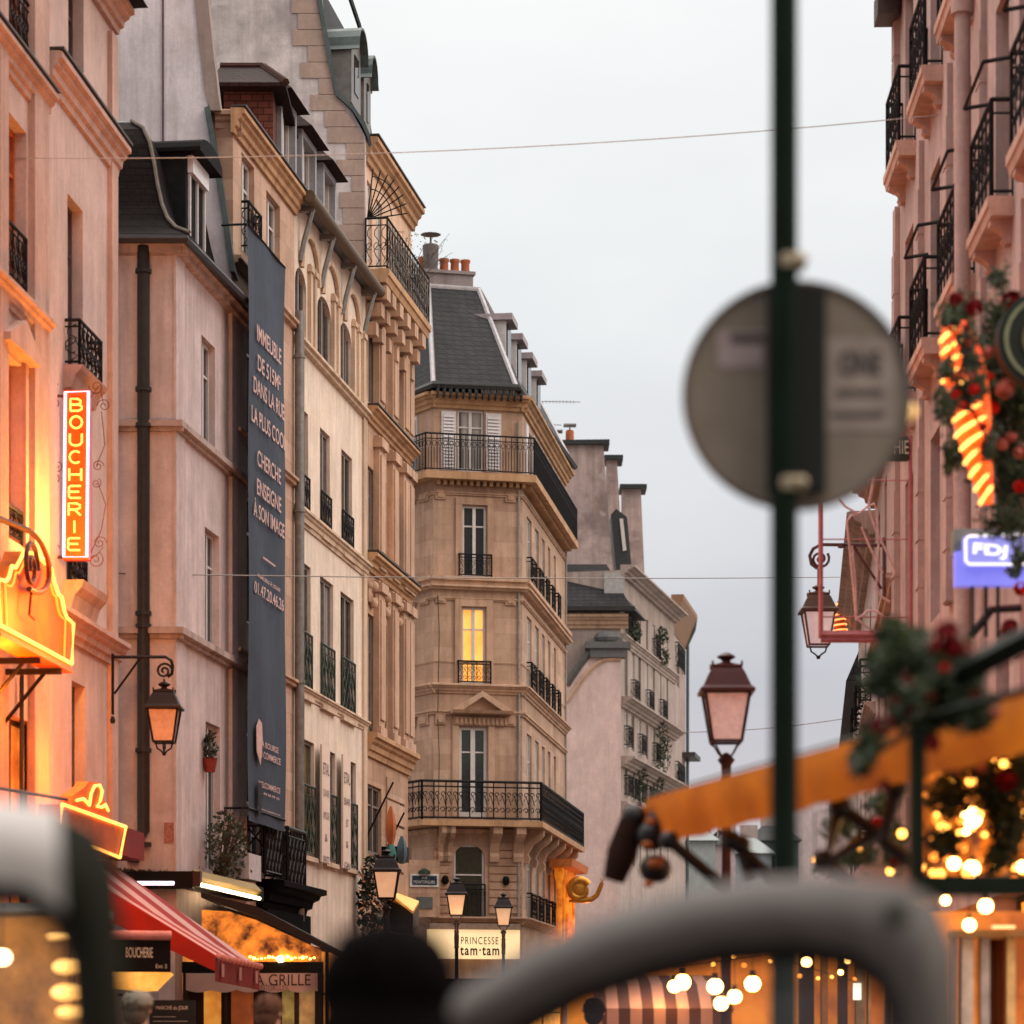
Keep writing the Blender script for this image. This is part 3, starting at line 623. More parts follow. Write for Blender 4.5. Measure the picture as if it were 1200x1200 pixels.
# ================================================================== B5 ochre pilastered building with tall gable
F5=Fac(428,59.6,478,64.3); F5s=Fac(225,59.7,428,59.7)
b5=TH('pilastered_building','ochre stone building with carved pilasters and a fine mesh roof terrace railing','building',F5.p0)
zt=F5.z(428,318)  # balcony slab level
hs=[]
for yt,yb in ((352,470),(545,655),(718,868)):
    for xl,xr in ((431,438),(445,453),(461,467)):
        hs.append(F5.hole(xl,xr,yt+ (xl-431)*1.0,yb+(xl-431)*.8))
def rf2(h3): 
    z0=h3[0][2]; z1=h3[0][3]; return [(h[0],h[1],z0,z1,0) for h in h3]
hs=rf2(hs[0:3])+rf2(hs[3:6])+rf2(hs[6:9])
low=[F5.hole(431,447,918,1000),F5.hole(468,474,920,1000)]
shop=(F5.u(434),F5.u(474),.1,3.2,0)
wall(b5,F5,STONE,hs+low+[shop],zt)
for k,h in enumerate(hs+low): window(b5,F5,h,glassm=LIT if k==4 else [DKG,CUR,glass()][k%3],framem=flat('grey taupe joinery',(.2,.17,.15),.5))
window(b5,F5,shop,framem=BLACK,glassm=emitvar('amber interior',(.9,.3,.04),(.12,.03,.01),1.1,2.5),name='shop_window')
for px in (441,457,470,475.5):
    u=F5.u(px); m=MB(); 
    for k,(ya,yb) in enumerate(((345,480),(500,660),(672,860))):
        z1=F5.z(428,ya); z0=F5.z(428,yb); m.box(u-.3,u+.3,-.12,.01,z0,z1); m.box(u-.22,u+.22,-.16,-.11,z0+.4,z1-.4); m.box(u-.36,u+.36,-.2,.01,z1-.25,z1-.05); m.box(u-.35,u+.35,-.17,.01,z0+.02,z0+.25)
    m.build('pilaster',TRIM,b5,F5.M)
for px in (434,449,464):
    u=F5.u(px); z=F5.z(428,690); m=MB(True); [m.ball((u+.38*math.cos(a_),-.05,z+.1+.32*math.sin(a_)),.085+.02*math.sin(a_*3),6,5) for a_ in [math.pi+j*.35 for j in range(10)]]; m.ball((u-.38,-.05,z-.1),.08,6,5,(1,.7,2.2)); m.ball((u+.38,-.05,z-.1),.08,6,5,(1,.7,2.2)); m.ball((u,-.05,z+.12),.13,8,6); m.build('carved_garland',TRIM,b5,F5.M)
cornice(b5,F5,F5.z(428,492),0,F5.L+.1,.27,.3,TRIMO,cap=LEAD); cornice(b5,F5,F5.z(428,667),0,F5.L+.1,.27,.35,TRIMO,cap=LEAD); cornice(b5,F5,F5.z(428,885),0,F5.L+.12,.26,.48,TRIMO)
m=MB()
for k in range(7):
    z=3.6+k*.5; m.box(0,F5.L,-.035,.01,z,z+.44) if False else m.box(F5.u(452),F5.u(473),-.035,.01,z,z+.44)
m.build('rusticated_stone',STONE2,b5,F5.M)
cs=[F5.u(x) for x in (431,438,447,456,465,474)]
bal=balcony(b5,F5,-.0,F5.L+.15,zt+.05,.5,1.05,.28,TRIMO,'vine',None,(1,1))
for u in cs:
    for k,(yy,zz,ww) in enumerate(((.44,-.28,.2),(.32,-.62,.17),(.2,-1.0,.14))):
        m=MB(); m.box(u-ww,u+ww,-yy,.0,zt+zz-.28+k*.004,zt+zz+.0); m.build('console',TRIM,bal,F5.M)
# fine wire mesh on terrace rail
m=MB(); 
for k in range(32):
    u=k*.15; m.tube([(u,-.45,zt+.1),(u+.3,-.45,zt+1.05)],.007,3); m.tube([(u+.3,-.45,zt+.1),(u,-.45,zt+1.05)],.007,3)
m.build('wire_mesh',flat('grey wire',(.2,.17,.15),.5,.4),bal,F5.M)
# recessed attic floor
yb=2.0; Fat=Fac(428,61.0,482,66.2)
za=F5.z(428,318)+.05; zb=Fat.z(430,165)
ha=[Fat.hole(430,436,210,305),Fat.hole(441,448,232,320)]
wall(b5,Fat,plaster('apricot render',(.68,.46,.33),.2,.2),ha,zb,z0=za,name='attic_wall',back=6)
for h in ha: window(b5,Fat,h,framem=FRW(),glassm=CUR)
cornice(b5,Fat,zb-.5,-.1,Fat.L+.1,.3,.5,TRIMO,cap=LEAD)
# fan-shaped spiked iron screen
m=MB(); c=(0.12,-.02,zt+1.1)
for k in range(8):
    a=math.radians(82-k*11); m.tube([c,(c[0],c[1]-.85*math.cos(a),c[2]+1.05*math.sin(a))],.014,4)
for R_ in (.6,.85): m.tube([(c[0],c[1]-.85*R_*math.cos(math.radians(82-k*11)),c[2]+1.05*R_*math.sin(math.radians(82-k*11))) for k in range(8)],.012,4)
m.build('spiked_screen',IRON(),bal,F5.M)
# gable wall with quoins
m=MB(); gp=gpoly(F5s,[(225,-80),(362,-80),(372,0),(384,70),(394,113),(412,130),(422,148),(428,160),(428,420),(225,420)])
m.exty(gp,0,.4); m.build('gable_wall',GREYW,b5,F5s.M)
m=MB(); yy=-60
edge=lambda y: 362+(372-362)*(y+80)/80 if y<0 else (372+ (394-372)*y/113 if y<113 else (394+(428-394)*(y-113)/47 if y<160 else 428))
k=0
while yy<330:
    y2=yy+19; wdt=(22,34,16,30,26,36)[k%6]; m.exty(gpoly(F5s,[(edge(yy)-wdt,yy+.4),(edge(yy)-1,yy+.4),(edge(y2)-1,y2-.4),(edge(yy)-wdt,y2-.4)]),-.02,.01); yy=y2; k+=1
m.build('quoins',plaster('brown quoin stone',(.40,.30,.255),.3,.3),b5,F5s.M)
m=MB(); P_=gpoly(F5s,[(366,-80),(372,0),(384,70),(394,113),(412,129),(424,147),(431,162)]); Q=gpoly(F5s,[(370,-80),(377,0),(389,68),(397,109),(414,125),(428,144),(434,160)])
m.exty(P_+Q[::-1],-.08,.6); m.build('zinc_verge',ZINCG,b5,F5s.M)
# steep mansard behind the verge with arched dormers
F5r=Fac(396,60.1,455,66)
z0=Fat.z(430,160)+.0; z1=F5r.z(396,-60)
m=MB(); m.extx([(0,z0-.5),(.5,z1-.5),(1.2,z1),(5,z1+.4),(5,z0-.5)],.0,F5r.L-.6); m.build('mansard_roof',SLATE,b5,F5r.M)
for pa,pb,yt in ((398,409,28),(413,421,62)):
    a,b_=F5r.u(pa),F5r.u(pb); za,zb=F5r.z(pa,yt+92),F5r.z(pa,yt)
    m=MB(); n=8; arc=[((a+b_)/2-(b_-a)/2*math.cos(math.pi*k/n),zb-.5+.5*math.sin(math.pi*k/n)) for k in range(n+1)]
    m.exty(arc+[(b_,za),(a,za)],-.25,1.5); d=m.build('dormer',flat('grey zinc dormer',(.20,.19,.18),.5,.2),b5,F5r.M)
    m=MB(); m.exty([(x,z+.05) for x,z in arc]+[(b_+.08,zb-.55),(b_+.02,zb-.55)]+[(x,z+.0) for x,z in arc[::-1]]+[(a-.02,zb-.55),(a-.08,zb-.55)],-.42,1.4); m.build('dormer_roof',ZINCG,d,F5r.M)
    m=MB(); m.box(a+.3,b_-.3,-.27,-.2,za+.3,zb-.55); m.build('pane',glass('dark glass'),d,F5r.M)
m=MB(); m.tube([F5.M.inverted()@pt(401,-30,61),F5.M.inverted()@pt(421,30,62.5),F5.M.inverted()@pt(434,110,63)],.05,5); m.build('ridge_roll',ZINCG,b5,F5.M)
# ================================================================== H Haussmann corner
FHa=Fac(462,81.2,508,79.4); FHb=Fac(508,79.4,612,80.0); FHc=Fac(612,80.0,662,90.6)
bh=TH('corner_apartment_building','tan stone corner building with slate mansard, wrought iron balconies and one lit window','building',FHb.p0)
def L(y): return FHb.z(560,y)
zt=L(470)
HU=lambda xl,xr,yt,yb,rs=0: (FHb.u(xl),FHb.u(xr),L(yb),L(yt),rs)
w5=HU(536,567,481,553); w4=HU(542,570,593,678); w3=HU(541,569,712,803); w2=HU(538,571,852,957); w1=HU(532,568,990,1078,.35)
hs=[w5,w4,w3,w2,w1]; sh=(.15,FHb.L-.15,.1,3.1,0)
wall(bh,FHb,STONE2,hs+[sh],zt,back=0)
wall(bh,FHa,STONE2,[],zt,back=0)
DUSK=flat('dark teal glass',(.02,.03,.03),.08,spec=.6)
f=window(bh,FHb,w5,glassm=CUR); window(bh,FHb,w4,glassm=glass()); 
f=window(bh,FHb,w3,glassm=LIT); lab(f,'lit window glowing amber')
m=MB(True); m.ball((FHb.u(563),.2,L(722)),.09,8,6); m.build('ceiling_lamp',emit('lamp bulb',(1,.8,.4),4),bh,FHb.M)
window(bh,FHb,w2,glassm=DUSK,b=.08); window(bh,FHb,w1,glassm=flat('olive glass',(.035,.035,.02),.15,spec=.5),trans=(.6,),mull=False); guard(bh,FHb,w1[0],w1[1],w1[2]+.02,.95,.05,'bar')
m=MB(); m.box(w1[0]+.12,w1[0]+.42,.18,.2,w1[2]+.75,w1[2]+1.0); m.build('poster',flat('white window poster',(.5,.48,.46)),bh,FHb.M)
window(bh,FHb,sh,glassm=flat('black shopfront',(.01,.01,.01),.3),framem=BLACK,name='shop_window',trans=())
# right facade windows
cols=[(617.5,623),(627,631.5),(635,638.5),(642,645),(649,651.5)]
cols=[(FHc.u(a),FHc.u(b)) for a,b in cols]; hc=[]
for ya,yb in ((490,553),(593,678),(712,803),(852,957),(985,1078)):
    hc+=[(a,b,L(yb)+.02,L(ya)-.02,0) for a,b in cols]
wall(bh,FHc,STONE2,hc+[(.4,FHc.L-.4,.1,3.1,0)],zt,back=9)
for k,h in enumerate(hc): window(bh,FHc,h,glassm=[glass(),CUR,DKG][k%3],trans=(.7,))
window(bh,FHc,(.4,FHc.L-.4,.1,3.1,0),glassm=emitvar('gold shop glow',(1,.45,.05),(.8,.2,.02),1.6,3),framem=flat('gilded joinery',(.5,.22,.04),.4),name='shop_window')
for h in hc[20:25]:
    pass
m=MB(); m.box(.0,FHb.L,.33,8,0,zt); m.build('core',STONE2,bh,FHb.M)
def trio(y,d,h,mat,kind=0,cap=None):
    z=L(y)-h/2
    cornice(bh,FHa,z,-.3,FHa.L+d*.4,d,h,mat,kind,cap=cap); cornice(bh,FHb,z+.004,-d*.35,FHb.L+d*.45,d,h,mat,kind,cap=cap); cornice(bh,FHc,z-.004,-d*.45,FHc.L+.1,d,h,mat,kind,cap=cap)
trio(472,.3,.4,TRIMO); trio(683,.22,.3,TRIM,1); trio(690,.24,.14,TRIM,1); trio(808,.22,.26,TRIM); trio(765+12,.03,.06,TRIM,1); trio(580,.08,.1,TRIM,1); trio(703,.08,.08,TRIM,1); trio(1079,.25,.2,TRIM)
for y_ in (836,975): trio(y_,.1,.14,TRIM,1)
for k in range(9):
    z=L(1070-k*9.3)
    for (a,b_) in ((0.02,w1[0]-.12),(w1[1]+.12,FHb.L-.02)):
        m=MB(); m.box(a,b_,-.05,.003,z,z+.19); m.build('rusticated_stone',STONE,bh,FHb.M)
DENT=MB()
for k in range(14): u=.05+k*.185; DENT.box(u,u+.09,-.25,0,L(571),L(565))
DENT.build('dentils',TRIMO,bh,FHb.M)
DENT=MB()
for k in range(40): u=.1+k*.26; DENT.box(u,u+.13,-.25,0,L(571),L(565))
DENT.build('dentils',TRIMO,bh,FHc.M)
# continuous balconies (upper and lower)
def ringbal(y,out,th,hh,style,irm=None,name='balcony'):
    z=L(y)
    inv=FHb.M.inverted()
    def off(F,u,d): v=F.at(u,d,z); return inv@v
    A0=off(FHa,-.5,out); 
    def isect(F1,u1,F2,d):
        # mitre point of the two offset lines
        p=F1.at(0,d,0); q=F2.at(0,d,0); a=F1.U; b=F2.U
        den=a.x*b.y-a.y*b.x; t=((q.x-p.x)*b.y-(q.y-p.y)*b.x)/den; r=p+a*t; return inv@Vector((r.x,r.y,z))
    A1=isect(FHa,0,FHb,out); A2=isect(FHb,0,FHc,out); A3=off(FHc,FHc.L,out)
    B0=off(FHa,-.5,-.0); B1=off(FHa,FHa.L,.0); B2=off(FHb,FHb.L,0); B3=off(FHc,FHc.L,0)
    pts=[A0,A1,A2,A3,B3,B2,B1,B0]
    m=MB(); n=8; v=[(p.x,p.y,p.z) for p in pts]+[(p.x,p.y,p.z-th) for p in pts]
    m.add(v,[(0,1,6,7),(1,2,5,6),(2,3,4,5),(8,15,14,9),(9,14,13,10),(10,13,12,11)]+[(i,i+1,i+9,i+8) for i in range(3)]+[(3,4,12,11)])
    o=m.build(name,TRIMO,bh,FHb.M)
    m=MB(); inn=lambda a,b: a
    path=[(A0.x,A0.y+.04),(A1.x,A1.y+.05),(A2.x-.04,A2.y+.05),(A3.x-.05,A3.y),(B3.x,B3.y)]
    railing(m,path,z,hh,.16,style,.021 if style=='scroll' else .014); m.build('railing',irm or IRON(),o,FHb.M); return o
ob=ringbal(557,.42,.2,1.02,'bar',IRON()); lb=ringbal(963,.62,.16,1.05,'scroll')
for F,us in ((FHb,(.25,w1[0]-.2,w1[1]+.25,FHb.L-.15)),(FHc,(.5,2.3,4.1,5.9,7.7,9.5))):
    for u in us:
        m=MB(); z=L(967)-.01; m.extx([(.002,z-1.0),(-.12,z-1.0),(-.16,z-.85),(-.1,z-.75),(-.24,z-.5),(-.44,z-.35),(-.54,z-.25),(-.56,z),(.002,z)],u-.13,u+.13); m.build('console',TRIM,lb,F.M)
for h,st in ((w4,'scroll'),(w3,'scroll')):
    guard(bh,FHb,h[0]-.12,h[1]+.12,h[2]+.02,.62,.12,st)
for r in (1,2,3,4):
    for h in hc[r*5:r*5+5]:
        if r in (1,2,4): guard(bh,FHc,h[0]-.05,h[1]+.05,h[2]+.02,.75,.14,'scroll')
# surrounds, pediment, panels
def surround(F,h,w_=.2,d=.06):
    m=MB(); a,b_,z0,z1,r=h; m.box(a-w_,a-.02,-d,.002,z0,z1+.02); m.box(b_+.02,b_+w_,-d,.002,z0,z1+.02); m.box(a-w_,b_+w_,-d-.003,.002,z1+.022,z1+w_+.02); m.build('window_surround',TRIM,bh,F.M)
for h in (w4,w3,w2): surround(FHb,h)
m=MB(); a,b_=FHb.u(527),FHb.u(598); z=L(838); m.extx([(0,z),(-.35,z+.02),(-.4,z+.1),(0,z+.1)],a,b_); zz=L(811)
mid=(a+b_)/2; m.exty([(a,z+.1),(a+.3,z+.1),(mid,zz-.16),(b_-.3,z+.1),(b_,z+.1),(mid,zz)],-.34,.002); m.exty([(a+.3,z+.1),(b_-.3,z+.1),(mid,zz-.17)],-.12,.002)
m.build('pediment',TRIM,bh,FHb.M)
m=MB(); m.box(a+.1,b_-.1,-.1,.002,L(850),L(841)); 
for k in range(12): m.box(a+.15+k*.125,a+.2+k*.125,-.14,-.09,L(849),L(842))
m.build('frieze',TRIM,bh,FHb.M)
for F,xs in ((FHb,((510,522),(592,604))),(FHa,((478,488),(492,503)))):
    for y0,y1 in ((576,587),(838,850),(700,708)):
        for xa,xb in xs:
            m=MB(); m.box(F.u(xa),F.u(xb),-.05,.002,L(y1),L(y0)); m.box(F.u(xa)+.06,F.u(xb)-.06,-.08,-.045,L(y1)+.05,L(y0)-.05); m.build('carved_panel',TRIM,bh,F.M)
SHU=flat('white louvred shutters',(.66,.62,.64),.5,var=.06)
def shutter(F,px0,px1,y0=484,y1=553):
    m=MB(); a,b_=F.u(px0),F.u(px1); z0,z1=L(y1),L(y0); m.box(a,b_,-.05,.0,z0,z1)
    n=16
    for k in range(n): z=z0+.08+(z1-z0-.16)*k/n; m.add([(a+.05,-.053,z+.07),(b_-.05,-.053,z+.07),(b_-.05,-.09,z),(a+.05,-.09,z)],[(0,1,2,3)])
    m.build('shutter',SHU,bh,F.M)
shutter(FHb,517,534); shutter(FHb,569,587); shutter(FHa,474,490)
for a,b_ in cols: 
    m=MB(); m.box(b_+.03,b_+.55,-.06,0,L(553),L(488)); m.box(a-.55,a-.03,-.06,0,L(553),L(488)); m.build('shutter',SHU,bh,FHc.M)
for xp in (521,592): 
    m=MB(True); m.ball((FHb.u(xp),-.1,L(1032)),.1,8,6,(1,.6,1.4)); m.build('wall_ornament',BLACK,bh,FHb.M)
# mansard
inv=FHb.M.inverted()
def lp(px,py,z): return tuple(inv@pt(px,py,z))
bot=[lp(452,461,81.6),lp(508,452,79.1),lp(606,466,79.5),tuple(inv@FHc.at(FHc.L,.3,0).to_3d())]
zb=bot[1][2]; zT=(inv@pt(560,342,82.2)).z
bot=[(p[0],p[1],zb) for p in bot]
T1=lp(502,340,81.6); T2=lp(561,343,82.0); T0=(bot[0][0]+.8,bot[0][1]+2.2,zT)
d3=inv.to_3x3()@FHc.U*11.2
T1=(T1[0],T1[1],zT);T2=(T2[0],T2[1],zT);T3=(T2[0]+d3.x,T2[1]+d3.y,zT)
m=MB(); top=[T0,T1,T2,T3]
for i in range(3): m.quad(bot[i],bot[i+1],top[i+1],top[i])
bk=[(-3,14,zT+.5),(5,18,zT+.5)]; m.add(top+[(T3[0]-5,T3[1],zT+.6),(T0[0],T0[1]+9,zT+.6)],[(0,1,2,3,4,5)]); m.quad(bot[3],(bot[3][0]-6,bot[3][1],zb),(T3[0]-5,T3[1],zT+.6),T3)
mr=m.build('mansard_roof',SLATE,bh,FHb.M)
m=MB(True)
for i in range(4): m.tube([bot[i],top[i]],.07,6)
m.tube(top,.09,6); m.build('zinc_roll',flat('pale zinc roll',(.34,.32,.33),.5,.3),mr,FHb.M)
m=MB(); m.tube([(p[0],p[1]-.05,p[2]+.03) for p in bot],.1,6)
for k in range(14): x=bot[1][0]+.1+k*.18; m.box(x,x+.04,bot[1][1]-.12,bot[1][1]+.1,zb-.3,zb)
m.build('gutter',PIPE,bh,FHb.M)
for k in range(4):
    u=1.2+k*2.35; z0=zb+1.0
    m=MB(); a,b_=u,u+1.05; m.box(a,b_,.62,1.7,z0,z0+1.32); d=m.build('dormer',flat('white dormer cheeks',(.55,.52,.52),.5,var=.1),bh,FHc.M)
    m=MB(); m.box(a-.1,b_+.1,.42,1.8,z0+1.323,z0+1.5); m.build('dormer_roof',flat('pink grey lead',(.32,.27,.28),.5),d,FHc.M)
    m=MB(); m.box(a+.15,b_-.15,.58,.619,z0+.15,z0+1.25); m.build('pane',glass('dark glass'),d,FHc.M)
ch=MB(); c0=lp(498,328,82.8); ch.box(FHb.u(497)+.75,FHb.u(551)+.85,3.3,4.6,zT,(inv@pt(530,322,83)).z); ch.box(FHb.u(497)+.69,FHb.u(551)+.91,3.24,4.66,(inv@pt(530,322,83)).z,(inv@pt(530,319,83)).z+.02)
co_=ch.build('chimney_stack',plaster('grey chimney render',(.3,.25,.25),.6,.6),bh,FHb.M)
for px in (491,504,517,530,543):
    m=MB(True); zz=(inv@pt(530,319,83)).z+.02; u=FHb.u(px)+.95; m.lathe([(.13,0),(.12,.38),(.15,.42),(.15,.48)],(u,3.9,zz),10); m.build('chimney_pot',flat('terracotta',(.42,.13,.06),.8),co_,FHb.M)
m=MB(True); u=FHb.u(504)+.8; m.lathe([(.2,0),(.24,.75),(.2,.78)],(u,3.6,zz),10); m.lathe([(.03,.78),(.03,1.05),(.3,1.07),(.02,1.13)],(u,3.6,zz),10); m.build('chimney_cowl',flat('sooty cowl',(.14,.12,.12),.7),co_,FHb.M)
# lit shop sign panel and street plates
m=MB(); m.box(FHb.u(500),FHb.u(606),-.32,-.02,L(1124),L(1090)); o=m.build('shop_fascia',emitvar('lit cream fascia',(1,.74,.40),(.95,.66,.33),.75,1),bh,FHb.M)
o['label']='cream lit shop fascia with black lettering'
text('lettering','PRINCESSE',.2,BLACK,o,FHb.M@Matrix.Translation((FHb.u(559),-.325,L(1107))),w=1.05,spacing=1.2)
text('lettering','tam·tam',.24,BLACK,o,FHb.M@Matrix.Translation((FHb.u(559),-.325,L(1120))),w=1.1,bold=.02,spacing=1.2)
m=MB(); m.box(FHb.u(500),FHb.u(606),-.4,-.02,L(1089.5),L(1083)); m.build('fascia_hood',flat('stone ledge',(.3,.2,.15)),bh,FHb.M)
BLU=flat('dark blue enamel',(.02,.035,.05),.3); WP=flat('white enamel',(.6,.58,.55),.4)
Fpl=FHa
m=MB(); a,b_=FHb.u(477),FHb.u(510); z0,z1=L(1041),L(1026); m.box(a,b_,-.44,-.4,z0,z1); o=m.build('street_name_plate',WP,bh,FHb.M)
m=MB(); m.box(a+.05,b_-.05,-.45,-.438,z0+.05,z1-.05); m.build('enamel_panel',BLU,o,FHb.M)
text('lettering','RUE',.06,WP,o,FHb.M@Matrix.Translation(((a+b_)/2,-.455,z1-.14))); text('lettering','MONTORGUEIL',.08,WP,o,FHb.M@Matrix.Translation(((a+b_)/2,-.455,z0+.09)),w=.6)
m=MB(True); m.lathe([(.17,0),(.16,.08),(.06,.14)],((a+b_)/2,-.42,z1),10); m.build('crest',GRN,o,FHb.M)
m=MB(); a,b_=FHb.u(484),FHb.u(503); z0,z1=L(1066),L(1057); m.box(a,b_,-.44,-.4,z0,z1+.1); o=m.build('street_name_plate',flat('grey green plate',(.10,.11,.1)),bh,FHb.M)
m=MB(); m.box(FHb.u(472),FHb.u(512),-.4,-.0,L(1076),L(1010)); m.build('corner_pier',STONE,bh,FHb.M)

for F,u in ((FHc,FHc.L-.25),(FHb,FHb.L-.12)):
    MB(True).tube([(u,-.07,3.2),(u,-.07,L(965)),(u+.02,-.05,L(830)),(u,-.07,zt-.5)],.035,6).build('drainpipe',flat('pale cable conduit',(.3,.26,.23)),bh,F.M)
for yy in (700,845): 
    MB().tube([(.1,-.1,L(yy)-3.2),(.14,-.1,L(yy)-1),(.1,-.1,L(yy))],.012,4).build('cable',flat('dark cable',(.05,.04,.035)),bh,FHb.M)
A=F5.at(F5.L-1.3,.2,F5.z(428,318)+.1); t=TH('terrace_shrub','thin leafless shrub standing on the roof terrace of the pilastered building','shrub',A); M=Matrix.Translation(A)
m=MB(); rr=random.Random(4)
for k in range(16):
    a=rr.uniform(-.5,.9); h=rr.uniform(1.0,1.7); p=[(0,0,0),(a*.3,rr.uniform(-.1,.1),h*.5),(a,rr.uniform(-.2,.2),h)]; m.tube(p,[.014,.01,.004],4)
    for j in range(4): q=p[2]; m.tube([p[1] if j%2 else q,(q[0]+rr.uniform(-.2,.2),q[1],q[2]+rr.uniform(-.3,.15))],.004,3)
m.build('branches',flat('grey twigs',(.09,.075,.06)),t,M)
m=leaves((.2,0,1.25),(.6,.2,.45),90,.035,rr); m.build('foliage',leafmat('olive twig leaves',(.06,.06,.04),(.12,.11,.07)),t,M)
m=MB(True); m.lathe([(.16,-.1),(.2,.25),(.21,.3)],(0,0,0),10); m.build('pot',flat('terracotta',(.42,.13,.06)),t,M)
DEP[0]=.12
# ================================================================== D distant rose buildings
FDs=Fac(640,114.8,727,114.8); FD=Fac(727,114.8,790,128)
bd=TH('rose_building','distant rose building with an arched blind wall, slate hip roof and flower boxes','building',FD.p0)
Z=lambda F,x,y: F.z(x,y)
z1=FDs.z(700,716)
wall(bd,FDs,DPINK,[],z1,back=0,name='side_wall')
m=MB(); pts=[]; n=14
for k in range(n+1):
    x=664+(727-664)*k/n; y=806-50*math.sin(min(1,(k/n)*1.25)*math.pi/2); pts.append(FDs.uz(x,y))
m.exty([FDs.uz(664,1100)]+pts+[FDs.uz(727.5,1100)],-.35,.0); a=m.build('arched_wall',plaster('rose arched render',(.62,.46,.43),.3,.35),bd,FDs.M)
m=MB(); m.tube([(p[0],-.3,p[1]+.08) for p in pts],.16,6); m.build('arch_coping',flat('mossy coping',(.09,.085,.08),.8),a,FDs.M)
m=MB(); m.tube([(p[0],-.37,p[1]-.6) for p in pts],.09,5); m.build('arch_moulding',TRIM,a,FDs.M)
m=MB(); u,z=FDs.uz(706,772); m.box(u-.5,u+.9,-.5,.1,z,z+.35); m.box(u-.7,u+1.1,-.6,.1,z+.35,z+.6); m.ball((u+.2,-.2,z+.8),.4,8,6,(1.4,1,.7)); m.build('urn_ornament',flat('dark zinc cap',(.12,.12,.12),.7),a,FDs.M)
z2=FD.z(727,668)
hs=[]
rows=[(700,742),(752,812),(830,872),(898,930),(955,1010)]
cs=[(732,735.5),(740,743.5),(748,751),(757,759.5),(765,767.5),(773,775),(781,783)]
for ya,yb in rows:
    za,zb=FD.z(727,yb),FD.z(727,ya)
    for xl,xr in cs: hs.append((FD.u(xl),FD.u(xr),za,zb,0))
hs.append((FD.u(730),FD.u(788),.1,3.4,0))
wall(bd,FD,DPINK,hs,z2,back=9)
for k,h in enumerate(hs): window(bd,FD,h,glassm=[glass(),CUR,DKG][k%3],trans=(.7,),framem=flat('grey taupe joinery',(.2,.17,.15),.5) if k%2 else FRW())
for y_,d_ in ((668,.6),(748,.25),(822,.5),(892,.6),(945,.3)):
    cornice(bd,FD,FD.z(727,y_)-.2,0,FD.L+.2,d_,.4,DPINK)
for yy,xs in ((742,(732,740,765)),(812,(740,757,773)),(872,(732,748,765)),(930,(732,740,748,757,765,773))):
    for x in xs: guard(bd,FD,FD.u(x)-.15,FD.u(x+3)+.2,FD.z(727,yy),.8,.2,'vine')
for i,(x,y) in enumerate(((736,740),(768,745),(770,770),(766,900),(772,880),(768,860),(765,935),(744,925))):
    u,z=FD.uz(x,y); m=leaves((u,-.3,z),(.6,.25,.4 if y<800 else .9),110,.1,RN); m.build('window_box_plant',leafmat('dark ivy',(.02,.035,.018),(.05,.06,.03)),bd,FD.M)
inv=FDs.M.inverted()
zr=FDs.z(700,656); m=MB()
r0=[(-1,-.5,z1+.1),(FDs.L+.4,-.5,z1+.1),(FDs.L+1.2,3.5,z1+.1),(-1,3.5,z1+.1)]; t=[(-1,1.1,zr),(FDs.u(712),1.1,zr),(FDs.u(714),3.2,zr),(-1,3.2,zr)]
m.loft([r0,t]); m.build('hip_roof',SLATE,bd,FDs.M)
m=MB(); m.box(-1,FDs.L+.55,-.55,-.2,z1-.05,z1+.12); m.build('gutter',PIPE,bd,FDs.M)
cornice(bd,FDs,z1-.7,0,FDs.L+.3,.4,.55,TRIM)
m=MB(); u=FDs.u(717); z=FDs.z(717,700); m.box(u-.3,u+.5,.0,2,z1+.1,z1+1.5); m.build('dormer',flat('pale zinc dormer',(.36,.34,.34)),bd,FDs.M)
# tall stained chimney walls
def slab(px0,px1,ytop0,ytop1,ybot,z,thick,mat,root,lean=0):
    F=Fac(px0,z,px1,z); m=MB(); P_=[F.uz(px0,ybot),F.uz(px0,ytop0),F.uz(px1,ytop1),F.uz(px1+lean,ybot)]
    m.exty(P_,0,thick); o=m.build('chimney_wall',mat,root,F.M)
    m=MB(); a=F.uz(px0,ytop0);b_=F.uz(px1,ytop1); m.exty([(a[0]-.1,a[1]),(a[0]-.1,a[1]+.18),(b_[0]+.25,b_[1]+.18),(b_[0]+.25,b_[1])],-.2,thick+.2); m.build('coping',flat('black coping',(.03,.035,.035)),o,F.M); return o,F
cw=TH('chimney_wall_building','distant tall stained party walls with three small terracotta chimney pots','building',pt(690,HY,118))
o,Fk=slab(636,707,522,521,760,118,1.2,DIRTY,cw,18)
for px,h in ((643,.55),(652,.4),(668,.65)):
    u,z=Fk.uz(px,520); m=MB(True); m.lathe([(.17,0),(.17,h*.9),(.14,h)],(u,.5,z),8); c=m.build('chimney_pot',flat('terracotta',(.42,.13,.06)),cw,Fk.M)
    m=MB(); m.box(u-.26,u+.26,.2,.8,z+h+.18,z+h+.22); m.box(u-.03,u+.03,.47,.53,z+h,z+h+.19); m.build('pot_cowl',flat('pale metal cowl',(.4,.42,.42)),c,Fk.M)
slab(711,723,539,539,700,121,1.2,DIRTY,cw,9); slab(729,751,573,573,760,124,1.2,DIRTY,cw,8)
F=Fac(717,119,740,119); m=MB(); m.exty([F.uz(716,603),F.uz(722,596),F.uz(735,606),F.uz(741,675),F.uz(722,668)],0,1.5); c=m.build('dormer',flat('dark grey dormer',(.04,.045,.045),.6),cw,F.M)
m=MB(); m.exty([F.uz(726,608),F.uz(730,608),F.uz(734,645),F.uz(730,646)],-.06,0); m.build('window_frame',FRW(),c,F.M)
mast=TH('tv_antenna','thin rooftop television antenna beside the tan corner building','antenna',pt(636,519,112))
